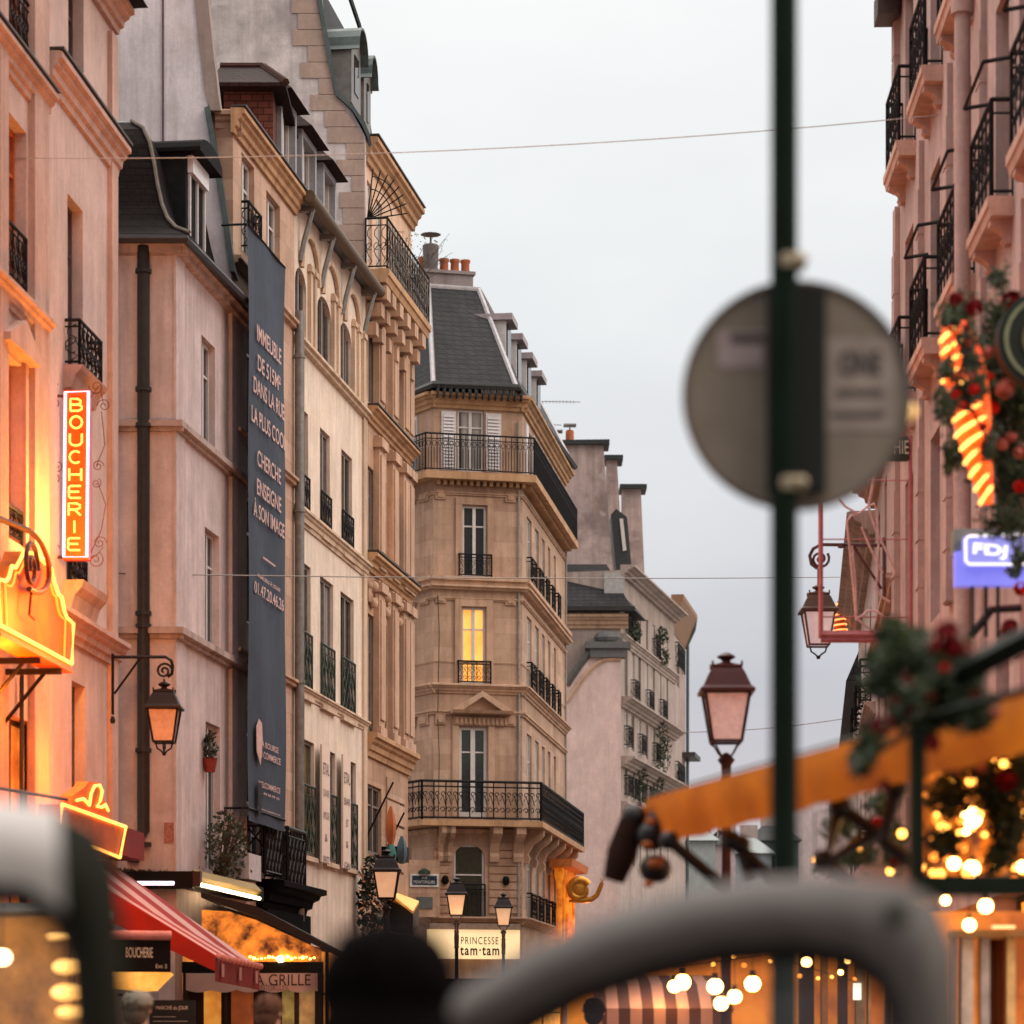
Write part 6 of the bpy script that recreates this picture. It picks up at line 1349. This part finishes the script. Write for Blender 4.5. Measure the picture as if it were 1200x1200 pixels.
text('lettering','PARIS',.09,flat('cream paint',(.6,.55,.4)),t,F.M@Matrix.Translation((F.u(688),-.17,F.z(688,1156))))
for px,w_,c in ((960,7,(.3,.15,.05)),(1000,10,(.25,.2,.1)),(1014,3,(.5,.35,.12)),(935,16,(.02,.01,.008)),(980,10,(.03,.015,.01)),(1040,20,(.02,.012,.01))):
    m=MB(); m.box(F.u(px),F.u(px+w_),-.3,-.11,0,F.z(px,1080)); m.build('screen_post',flat('screen post %d'%px,c),t,F.M)
m=MB(); m.box(F.u(996),F.u(1005),-.35,-.31,F.z(996,1172),F.z(996,1153)); m.build('lit_notice',emit('white lit notice',(.85,.95,.8),1.3),t,F.M)
plight('screen_lamp',(1.7,32,2.1),(1,.5,.15),40,.2,t)
# ================================================================== FLOWER GARLANDS
LF=leafmat('garland leaves',(.015,.032,.012),(.055,.075,.028)); LFd=leafmat('dark garland leaves',(.012,.022,.010),(.04,.05,.02)); RED=flat('deep red petals',(.22,.006,.01),.6); RB=flat('bright red petals',(.62,.012,.008),.5); PK=flat('dusty pink petals',(.5,.16,.12),.7)
def garland(label,blobs,flowers,z):
    x=sum(b[0] for b in blobs)/len(blobs); A=pt(x,max(b[1] for b in blobs),z); t=TH('flower_garland',label,'garland',A,'flower garlands on the cafe front')
    rr=random.Random(int(x))
    m=MB(); m2=MB()
    for px,py,rx,ry in blobs:
        c=pt(px,py,z+rr.uniform(-.2,.2)); leaves(tuple(c),(rx/FP*z,.16,ry/FP*z),int(rx*ry*.5),.026,rr,m,gauss=1); leaves(tuple(c+Vector((0,.1,0))),(rx*.9/FP*z,.12,ry*.9/FP*z),int(rx*ry*.35),.035,rr,m2,gauss=1)
    m.build('foliage',LF,t); m2.build('shade_painted_foliage',LFd,t)  # rear leaves use a darker green, shade put into their colour
    for px,py,r,k in flowers:
        c=pt(px,py,z-.2); R_=r/FP*z; m=MB()
        for j in range(26):
            a=rr.uniform(0,6.28); el_=rr.uniform(-.6,1.4); d=Vector((math.cos(a)*math.cos(el_),-abs(math.sin(el_))*.6,math.sin(a)*math.cos(el_)))
            s=R_*.55; cc=c+d*R_*.65; u_=d.cross(Vector((0,1,.2))).normalized()*s; v_=d.cross(u_).normalized()*s; m.add([cc-u_,cc-v_*.8+d*s*.3,cc+u_,cc+v_*.8+d*s*.3],[(0,1,2,3)])
        m.build('flower',(RED,RB,PK)[k],t)
    m=MB(); pts=[tuple(pt(b[0],b[1],z+.1)) for b in blobs]; 
    if len(pts)>1: m.tube(pts,.012,5); m.build('branch',flat('bark',(.06,.04,.03)),t)
    return t
garland('leafy garland with red blooms on top of the green terrace post',[(1046,738,12,12),(1072,748,16,12),(1058,765,24,18),(1030,775,14,14),(1088,775,18,20),(1040,798,22,18),(1100,800,22,22),(1068,825,20,24),(1122,772,14,22),(1020,870,11,22),(1012,890,9,14),(1122,826,16,26),(1150,835,14,18),(1090,850,12,16),(1140,800,12,14)],
  [(1032,852,15,0),(1040,848,12,0),(1094,871,12,0),(1110,742,18,0),(1118,760,14,0),(1107,783,8,1),(1075,835,14,0),(1098,758,12,0),(1124,790,12,0),(1052,820,8,0),(1140,815,11,0),(1088,815,12,0),(1063,800,9,0),(1134,760,10,2),(1165,835,10,2),(1036,960-40,9,0)],10.6)
garland('large dark garland with pink and red blooms beside the glowing cone',[(1160,420,24,40),(1180,470,26,40),(1125,362,22,16),(1180,530,20,36),(1190,560,26,40),(1185,610,30,20),(1110,470,12,24),(1120,530,12,22),(1180,370,26,22),(1172,326,12,12),(1200,450,25,60),(1150,520,16,40)],
  [(1142,360,12,0),(1120,350,10,0),(1150,425,7,2),(1158,412,9,2),(1185,352,14,0),(1160,440,6,1),(1178,455,14,2),(1114,468,8,1),(1124,450,6,1),(1164,478,9,1),(1175,520,9,2),(1186,512,8,2),(1195,570,9,1),(1148,448,6,2),(1195,530,9,2)],19)
garland('small leafy tuft hiding the middle of the glowing cone',[(1130,462,24,16),(1146,448,14,18),(1112,478,10,14),(1136,398,12,18),(1140,425,12,14),(1118,372,14,9),(1112,430,8,12),(1160,520,8,18)],[(1120,462,7,1),(1142,456,8,1),(1128,475,6,1),(1138,440,7,2),(1136,402,7,1),(1132,384,6,0),(1144,486,6,1),(1152,500,6,0)],17.6)
garland('dark tangle of leaves between the green pole and the green terrace post',[(985,965,20,16),(1010,1000,18,16),(1050,990,14,26),(1035,940,20,12),(975,1015,16,12)],[(1028,965,9,1),(1004,990,8,0),(1050,1010,8,0)],17)
garland('bluish leafy sprig hanging over the right end of the blue FDJ box',[(1196,650,9,16),(1190,668,8,8)],[(1196,690,10,1),(1183,735,12,0)],20.5)
garland('dark leafy tangle with amber glints under the orange awning on the right',[(1115,930,22,26),(1165,925,26,26),(1185,965,22,34),(1110,985,18,16),(1172,1005,18,14),(1150,895,26,12),(1195,905,16,30)],[(1180,915,16,0),(1150,900,9,2),(1028,965,10,1),(1120,900,10,2)],15.6)
for i,(a_,b_,y0,y1) in enumerate(((1085,1120,870,905),(1125,1150,905,890))):
    pass
# festive ribbons in the terrace (orange blurred strips)
rr=random.Random(5)
for k,(P_,lb,n) in enumerate((([(1085,880,16),(1130,905,16.4),(1165,880,16),(1215,905,15.5)],'upper swag of tiny amber lights under the orange awning',18),([(1085,940,16),(1120,990,16.4),(1160,965,16.5),(1215,940,15.5)],'middle swag of tiny amber lights crossing behind the biggest bulb',20),([(1085,1010,16.5),(1110,1030,16.5),(1170,1020,16.5),(1215,1035,16)],'lowest swag of tiny amber lights just above the green beam',18),([(700,1125,26),(790,1135,26),(900,1120,26),(1000,1150,27)],'row of tiny amber lights seen through the silver car window',16))):
    pts=[pt(*p) for p in P_]; A=pts[0]; t=TH('light_string',lb,'string lights',A,'strings of tiny lights over the terrace'); M=Matrix.Translation(A); m=MB(); m.tube([tuple(p-A) for p in pts],.004,4); m.build('cable',DK,t,M)
    for j in range(n):
        f=j/(n-1)*3; i_=min(2,int(f)); p=pts[i_].lerp(pts[i_+1],f-i_)-A; r_=rr.uniform(.010,.030); m=MB(True); m.ball((p.x+rr.uniform(-.05,.05),p.y,p.z+rr.uniform(-.1,.1)),r_,7,5); m.build('small_bulb',SB if j%3 else emit('tiny orange bulb',(1,.28,.03),3),t,M)
t=TH('added_glow_curtain','added hanging fabric with a painted amber glow behind the bulbs on the right','curtain',pt(1200,1024,18.6)-Vector((0,0,.3)))
m=MB(True); m.loft([[(pt(1082+k*7,0,18.6).x,18.6+.05*math.sin(k*1.3),pt(0,y_,18.6).z) for k in range(34)] for y_ in (1026,975,925,872)],False,False); m.build('fabric',emitvar('amber brown painted glow',(.80,.22,.015),(.07,.014,.004),.8,5),t)  # added sheet whose own glow stands in for warm terrace light
t=TH('parasol','closed brown parasol between the folding arms under the awning','parasol',pt(1040,HY,22)-Vector((0,0,CZ-.12)))
m=MB(True); A=pt(1040,985,22); m.lathe([(.42,-.55),(.3,-.3),(.1,-.05),(.02,0)],tuple(A),12); m.build('canopy',cloth('brown parasol cloth',(.14,.06,.03),.2),t)
m=MB(True); m.tube([(A.x,A.y,.12),tuple(A)],.03,6); m.build('pole',DK,t)
for k,(x0,y0,x1,y1,lb) in enumerate(((1145,922,1162,905,'short glowing orange strip left of the amber light'),(1183,890,1205,862,'bright orange strip at the far right under the canopy'),(1170,975,1182,985,'small orange glint strip right of the biggest bulb'),(1184,1005,1198,985,'diagonal orange strip near the right edge'),(1120,935,1155,950,'orange ribbon over the biggest bulb'),(1092,985,1104,975,'orange ribbon scrap beside the green post'))):
    t=tag(MB(True).tube([tuple(pt(x0,y0,16.2)),tuple(pt((x0+x1)/2,(y0+y1)/2-1,16.1)),tuple(pt(x1,y1,16.2))],.014,6).build('light_strip',emit('glowing orange ribbon',(1,.30,.03),2.2)),lb,'light strip','light strips tangled in the terrace garland')
# ================================================================== GREEN POLE + ROUND SIGN (seen from behind)
zp=8.8; X=(919-600)/FP*zp
t=TH('sign_pole','tall dark green pole crossing the whole sky in front of the round sign','pole',Vector((X,zp,.12)))
m=MB(True); m.lathe([(.06,0),(.06,.5),(.045,.55),(.042,3.0),(.041,5.5)],(0,0,0),20); m.build('post',flat('dark green gloss paint',(.004,.009,.005),.6,spec=.06,var=.4,sc=3),t,Matrix.Translation((X,zp,.12)))
As=pt(934,464,zp+.1); t=TH('round_road_sign','round road sign seen from behind, grey brown with two stickers','road sign',As); Ms=Matrix.Translation(As)
GB=flat('grey brown sign back',(.19,.155,.125),.7,var=.12,spec=.1)
m=MB(True); n=64; r=.348; m.exty([(r*math.cos(2*math.pi*k/n),r*math.sin(2*math.pi*k/n)) for k in range(n)],0,.004); m.build('sign_plate',GB,t,Ms)
m=MB(True); disc(m,.341,.353,-.012,.006,64); m.build('rim',flat('sign rim',(.09,.065,.06),.5),t,Ms)
m=MB(); 
a=(896-932)/FP*zp; b_=(965-932)/FP*zp; m.box(a,b_,-.035,-.003,-.30,.33); m.build('mounting_rail',flat('dark mounting rail',(.008,.008,.006),.7),t,Ms)
for y_ in (318,578):
    m=MB(True); z=(465-y_)/FP*zp; m.lathe([(.048,-.02),(.05,-.01),(.05,.01),(.048,.02)],((919-932)/FP*zp,-.1,z),16); m.ball(((932-932)/FP*zp,-.15,z),.02,10,8)
    m.build('clamp',flat('galvanised clamp',(.36,.29,.2),.4,.7),t,Ms)
qx=lambda px: (px-932)/FP*zp; qz=lambda py:(465-py)/FP*zp
m=MB(); m.box(qx(838),qx(892),-.004,-.002,qz(432),qz(388)); st_=m.build('sticker',flat('pinkish sticker',(.29,.225,.22)),t,Ms)
m=MB(); m.box(qx(852),qx(892),-.006,-.0042,qz(403),qz(392)); m.build('sticker_print',flat('sticker ink',(.06,.045,.045)),st_,Ms)
m=MB(); m.box(qx(966),qx(1047),-.004,-.002,qz(506),qz(396)); st_=m.build('sticker',flat('grey sticker',(.24,.195,.17)),t,Ms)
text('lettering','ONE',.075,flat('sticker ink',(.06,.045,.045)),st_,Ms@Matrix.Translation((qx(1007),-.006,qz(441))),w=.13,bold=.03)
m=MB(); m.box(qx(978),qx(1034),-.006,-.0042,qz(466),qz(457)); m.box(qx(972),qx(1036),-.006,-.0042,qz(492),qz(484)); m.build('sticker_print',flat('sticker ink',(.06,.045,.045)),st_,Ms)
# ================================================================== WIRES
def wire(label,a,b,sag,r=.012,mat=None):
    P_=[a+(b-a)*(k/20)-Vector((0,0,sag*4*(k/20)*(1-k/20))) for k in range(21)]
    m=MB(); m.tube([tuple(p-a) for p in P_],r,4); o=m.build('overhead_wire',mat or flat('grey wire',(.2,.17,.15),.5,.4),None,Matrix.Translation(a)); tag(o,label,'wire','wires strung across the street')
wire('highest thin wire sloping across the sky from the left facades to the balconies',pt(0,185,37),pt(1210,123,36),.2,.006,flat('pale wire',(.42,.38,.36)))
wire('level thin wire crossing the facades at mid height',pt(132,672,44),pt(1006,676,60),.05,.009)
wire('faint low wire in the sky beside the large street lamp',pt(798,858,90),pt(990,842,85),.1,.012)
# ================================================================== CARS
def car(label,X0,z,paint,rot=0,scl=1,black=False):
    # side-on microcar: x from -1.75 (front, left) to +.8 (rear, right), y depth 0..1.5
    A=Vector((X0,z,0)); t=TH('parked_car',label,'car',A,'cars parked beside the camera'); M=Matrix.Translation(A)@Matrix.Rotation(math.radians(rot),4,'Z')@Matrix.Scale(scl,4)
    outer=[(-1.02,.95),(-.62,1.30),(-.30,1.47),(-.09,1.575),(.03,1.65),(.15,1.705),(.30,1.75),(.44,1.77),(.59,1.775),(.69,1.762),(.755,1.725),(.785,1.65),(.80,1.4),(.82,.95)]
    inner=[(-.82,.97),(-.52,1.22),(-.2,1.40),(.02,1.515),(.12,1.57),(.24,1.61),(.37,1.64),(.50,1.648),(.58,1.63),(.635,1.59),(.662,1.53),(.67,1.4),(.675,1.2),(.68,.97)]
    if not black: inner=[(x+(.03 if x>.5 else .012),z+.014) for x,z in inner]
    if black: inner=[(x+(.065 if x>.55 else .04 if x>.3 else 0),z+(.01 if x>.5 else 0)) for x,z in inner]
    PM=flat('dark window seal',(.012,.01,.009),.5)
    for y0,y1,nm in ((0,.09,'near'),(1.38,1.47,'far')):
        m=MB(True); n=len(outer); R_=[]
        for i in range(n):
            o,i_=Vector((outer[i][0],0,outer[i][1])),Vector((inner[i][0],0,inner[i][1]))
            yy0=y0 if nm=='near' else y1; s=1 if nm=='near' else -1
            R_.append([tuple(o+Vector((0,yy0+s*.05,0))),tuple(o*.72+i_*.28+Vector((0,yy0+s*.012,0))),tuple(o*.35+i_*.65+Vector((0,yy0,0))),tuple(i_+Vector((0,yy0+s*.015,0))),tuple(i_+Vector((0,yy0+s*.08,0)))])
        if nm=='far': R_=[[tuple(Vector(r[0])*.6+Vector(q_)*.4) for q_ in r] for r in R_]
        kk=10 if black else n
        m.loft(R_[:kk],False,False); m.build('door_frame',paint,t,M)
        if black: m=MB(True); m.loft(R_[kk-1:],False,False); m.build('rear_pillar',flat('olive black pillar',(.007,.007,.003),.6,spec=.1),t,M)
        m=MB(); yy=y0+.05; m.tube([(p[0],yy,p[1]-.012) for p in inner],.024,5)
        if nm=='near': m.build('window_seal',PM,t,M)
        m=MB(); vs=[(p[0],y0+.06,p[1]) for p in inner]; m.add(vs,[tuple(range(len(vs)))]); m.build('side_window',clearglass(),t,M)
    m=MB(True); R_=[]
    for p in outer[4:]: R_.append([(p[0],.05+1.37*k/8,p[1]+.035*math.sin(math.pi*k/8)) for k in range(9)])
    m.loft(R_,False,False); m.build('roof',paint,t,M)
    m=MB(True); R_=[]
    for p in inner[4:10]: R_.append([(p[0],.1+1.27*k/4,p[1]+.06) for k in range(5)])
    m.loft(R_,False,False); m.build('headlining',flat('dark headlining',(.03,.025,.02),.9),t,M)
    m=MB(); m.quad((-1.0,.15,.97),(-.07,.12,1.57),(-.07,1.35,1.57),(-1.0,1.32,.97)); m.build('windscreen',clearglass(),t,M)
    m=MB(True); prof=[(-1.78,.32),(-1.8,.55),(-1.74,.78),(-1.5,.9),(-1.05,.97),(.82,.97),(.84,.6),(.8,.3)]
    R_=[[(p[0],y,p[1]*(1 if 0<y<1.47 else .98)) for p in prof] for y in (0.0,.04,1.43,1.47)]; m.loft(R_); m.build('body',paint,t,M,bevel=.02)
    for x in (-1.25,.35):
        for y in (-.02,1.3):
            m=MB(True); n=24; m.exty([(x+.29*math.cos(6.2832*k/n),.29+.29*math.sin(6.2832*k/n)) for k in range(n)],y,y+.18); w_=m.build('wheel',flat('tyre rubber',(.02,.02,.02),.8),t,M)
            m=MB(True); m.exty([(x+.18*math.cos(6.2832*k/n),.29+.18*math.sin(6.2832*k/n)) for k in range(n)],y-.01,y+.19); m.build('rim',flat('alloy rim',(.4,.4,.4),.35,.8),w_,M)
    for y in (.15,1.15): 
        m=MB(True); m.ball((-1.72,y+.08,.68),.11,10,8,(.6,1,1)); m.build('headlight',flat('headlight lens',(.6,.6,.6),.1),t,M); m=MB(); m.box(.81,.845,y,y+.14,.7,.92); m.build('tail_light',flat('red lens',(.4,.01,.01),.2),t,M)
    m=MB(True); m.ball((-.62,-.08,1.0),.1,10,8,(.7,.6,.8)); m.build('wing_mirror',paint,t,M)
    m=MB(); m.box(-.1,.08,-.03,0,.8,.83); m.build('door_handle',PM,t,M)
    m=MB(True); m.ball((.685,.0,1.715),.022,8,6,(1,.5,1)); m.build('roof_bung',flat('dark rubber bung',(.03,.028,.02)),t,M) if not black else None
    m=MB(True); m.ball((.3,1.0,.9),.2,10,8,(.9,1,1.6)); m.ball((-.0,1.0,.9),.0001,4,4); m.build('seat',flat('dark seat',(.02,.018,.016),.9),t,M)
    return t
def paint(n,c,r=.35,coat=.6):
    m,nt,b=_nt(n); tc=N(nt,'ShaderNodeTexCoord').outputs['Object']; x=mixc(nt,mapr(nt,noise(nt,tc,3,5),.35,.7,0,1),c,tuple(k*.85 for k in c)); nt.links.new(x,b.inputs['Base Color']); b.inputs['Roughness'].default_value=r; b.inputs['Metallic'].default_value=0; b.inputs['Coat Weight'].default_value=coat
    return m
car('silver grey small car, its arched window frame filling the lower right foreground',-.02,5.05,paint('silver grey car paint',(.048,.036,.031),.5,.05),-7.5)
car('white small car cut by the lower left corner with amber reflections in its window',-1.465,4.6,paint('white car paint',(.46,.42,.40),.4),8.5,1.065,True)
# lit market lamps seen behind the left car
for k,(px,py,w_,h_,lb) in enumerate(((2,1122,11,9,'bright round lamp at the far left edge behind the white car'),(74,1098,20,3,'thin upper amber lamp behind the white car window'),(80,1133,18,8,'amber lamp second from the top behind the white car window'),(80,1163,20,9,'amber lamp third from the top behind the white car window'),(84,1186,18,7,'lowest amber lamp behind the white car window'),(25,1020,10,16,'dim amber lamp high behind the white car window'))):
    z=14; A=pt(px,py,z); t=TH('shop_lamp',lb,'lamp',A,'amber shop lamps behind the white car'); m=MB(True); m.ball((0,0,0),1,10,8,(w_/FP*z,.06,h_/FP*z)); m.build('lamp_glass',emit('amber shop lamp %d'%(k in (0,)),(1,.52,.13) if k else (1,.75,.4),3.2 if k else 9) if k!=5 else emit('dim amber lamp',(.8,.3,.05),.7),t,Matrix.Translation(A))
    m=MB(); m.tube([(0,0,h_/FP*z),(0,0,h_/FP*z+.3)],.005,3); m.build('lamp_cord',DK,t,Matrix.Translation(A))
A=pt(20,1150,20); t=TH('added_glow_stall','added stall with a dim amber glowing panel behind the white car','stall',Vector((A.x,20,.12)))
m=MB(); m.box(pt(-120,0,20).x,pt(120,0,20).x,20,20.2,.12,pt(0,1075,20).z); m.build('glow_panel',emitvar('amber panel glow',(.60,.22,.035),(.20,.07,.015),.65,2.5),t)  # added glowing panel standing in for amber haze in the car window
m=MB(); m.box(pt(-130,0,20).x,pt(128,0,20).x,19.2,20.3,pt(0,1075,20).z,pt(0,1066,20).z); m.build('stall_roof',flat('grey tarpaulin',(.25,.24,.22)),t)
# ================================================================== PEOPLE
def person(label,X,Y,h,coatc,hairc,hat=None,yaw=0,cap=False,long=False):
    s=h/1.75; A=Vector((X,Y,0 if Y<8 else .12)); t=TH('person',label,'person',A); M=Matrix.Translation(A)@Matrix.Rotation(yaw,4,'Z')@Matrix.Scale(s,4)
    V=[(0,0,.95),(0,0,1.12),(0,0,1.32),(0,.01,1.45),(0,.0,1.53),(0,-.01,1.60),(0,-.01,1.68)]; Rr=[(.15,.11),(.14,.10),(.17,.115),(.12,.085),(.055,.06),(.075,.09),(.078,.095)]
    E=[(i,i+1) for i in range(6)]
    for sg in (-1,1):
        b=len(V); V+=[(sg*.09,0,.88),(sg*.1,-.01,.5),(sg*.1,.02,.09),(sg*.1,-.14,.04)]; Rr+=[(.095,.1),(.062,.065),(.045,.045),(.045,.035)]; E+=[(0,b),(b,b+1),(b+1,b+2),(b+2,b+3)]
        b=len(V); V+=[(sg*.17,.0,1.42),(sg*.23,.02,1.15),(sg*.24,-.05,.90),(sg*.245,-.07,.82)]; Rr+=[(.06,.065),(.045,.045),(.033,.035),(.035,.022)]; E+=[(3,b),(b,b+1),(b+1,b+2),(b+2,b+3)]
        for k,(dx_,dy_,ln) in enumerate(((0,-.05,.05),(0,-.025,.085),(0,-.005,.095),(0,.015,.088),(0,.035,.07))):
            c=len(V); V+=[(sg*.245,-.07+dy_,.80-ln*.4),(sg*.235,-.075+dy_*1.1,.78-ln)]; Rr+=[(.012,.012),(.009,.009)]; E+=[(b+3,c),(c,c+1)]
    me=bpy.data.meshes.new('body'); me.from_pydata(V,E,[]); o=bpy.data.objects.new('body_tmp',me); C.objects.link(o)
    sk=o.modifiers.new('s','SKIN'); 
    for i,v in enumerate(me.skin_vertices[0].data): v.radius=Rr[i]; v.use_root=(i==0)
    sb=o.modifiers.new('b','SUBSURF'); sb.levels=2
    bpy.context.view_layer.update(); me2=bpy.data.meshes.new_from_object(o.evaluated_get(bpy.context.evaluated_depsgraph_get())); bpy.data.objects.remove(o)
    me2.materials.clear(); me2.materials.append(flat('skin',(.5,.3,.22),.6)); me2.polygons.foreach_set('use_smooth',[True]*len(me2.polygons))
    bo=bpy.data.objects.new('body',me2); C.objects.link(bo); bo.parent=t; bo.matrix_local=WM[t.name].inverted()@M; WM[bo.name]=M.copy()
    m=MB(True); m.ball((0,-.095,1.66),.015,8,6,(.8,1.4,1.3)); m.ball((-.1,0,1.655),.02,8,6,(.5,1,1.5)); m.ball((.1,0,1.655),.02,8,6,(.5,1,1.5)); m.ball((-.033,-.093,1.675),.011,6,5); m.ball((.033,-.093,1.675),.011,6,5); m.ball((0,-.09,1.615),.02,6,5,(1.2,.5,.35)); m.build('face',flat('skin',(.5,.3,.22),.6),t,M)
    m=MB(True)
    rg=[(.13,.09,.84),(.19,.125,.9),(.18,.12,1.1),(.215,.135,1.3),(.2,.125,1.4),(.13,.1,1.47),(.075,.08,1.51)]
    m.loft([[(a*math.cos(2*math.pi*k/20),b*math.sin(2*math.pi*k/20),z) for k in range(20)] for a,b,z in rg]); 
    for sg in (-1,1): m.tube([(sg*.17,0,1.43),(sg*.23,.02,1.15),(sg*.24,-.05,.9)],[.085,.065,.05],10)
    m.build('coat',cloth('coat '+label[:14],coatc,.02),t,M)
    m=MB(True)
    for sg in (-1,1): m.tube([(sg*.09,0,.92),(sg*.1,-.01,.5),(sg*.1,.02,.1)],[.115,.08,.065],10)
    m.build('trousers',flat('dark trousers',(.02,.02,.025),.9),t,M)
    m=MB(True)
    for sg in (-1,1): m.ball((sg*.1,-.05,.05),.06,10,6,(.8,2.1,.8))
    m.build('shoe',flat('black shoes',(.015,.015,.015),.4),t,M)
    m=MB(True); rr=random.Random(3); m.ball((0,.015,1.695),.118,18,12,(.98,1.05,.97)); m.ball((0,.05,1.62),.1,14,10,(1,.85,1)); 
    
    if long: m.ball((0,.04,1.56),.135,18,12,(1.0,.9,1.3)); m.ball((-.012,.03,1.70),.116,14,10,(1.02,1,.97)); m.ball((.012,.02,1.69),.115,14,10,(1.02,1,.95)); m.ball((0,.05,1.46),.17,18,10,(1.15,.8,.8))
    m.build('hair',flat('hair '+label[:14],hairc,.9,sc=30,bs=.6,spec=.03),t,M)
    m=MB(); leaves((0,.02,1.695),(.122,.13,.115),420,.02,rr,m,hollow=1.2); m.build('hair_strands',flat('hair '+label[:14],hairc,.55,sc=30,bs=.6),t,M)
    if cap:
        m=MB(True); m.lathe([(.125,0),(.125,.05),(.09,.1),(.01,.12)],(0,.01,1.70),18); m.ball((0,-.13,1.71),.07,12,6,(1,1,.15)); m.build('cap',flat('grey cap',(.2,.17,.13),.9),t,M)
    return t
zz=4.88; person('blurred person with thick black hair and dark grey coat seen from behind',(452-600)/FP*zz,zz,1.64,(.02,.02,.02),(.003,.002,.002),yaw=math.pi,long=True)
person('person in a flat cap passing under the butcher canopy',(162-600)/FP*23,23,1.68,(.05,.04,.04),(.10,.07,.05),cap=True,yaw=2.9)
person('brown haired person below the GRILLE valance',(316-600)/FP*21,21,1.64,(.06,.05,.05),(.10,.045,.03),yaw=2.6)
person('dark haired person walking seen through the silver car window',(697-600)/FP*30,30,1.72,(.03,.03,.04),(.015,.01,.01),yaw=2.8)
# ================================================================== LIGHTS OF THE NEONS AND LAMPS
plight('neon_glow',tuple(F0.at(F0.u(36),.9,F0.z(36,560,.9))),(1,.42,.07),330,.25,s1)
plight('neon_glow',tuple(F0.at(uc+.3,1.6,zb+.4)),(1,.24,.02),330,.3,s2)
plight('neon_glow',tuple(F0.at(F0.u(45),.8,F0.z(45,880,.8))),(1,.20,.01),130,.25,s2)
plight('neon_glow',tuple(F0.at(uc,.35,zb-.6)),(1,.2,.01),160,.2,s2)
plight('neon_glow',tuple(F1.at(F1.u(100),1.8,F1.z(100,975,1.5))),(1,.25,.03),18,.2,s3)
plight('cone_glow',tuple(pt(1110,470,22.5)),(1,.10,.02),300,.3,s6)
for l_ in (l3,l4): plight('lantern_lamp',tuple(Vector(l_.location)+Vector((0,-.3,3.9))),(1,.55,.28),9,.15,l_)
plight('tube_glow',(-4.4,45.5,3.6),(1,.7,.4),25,.2,t)
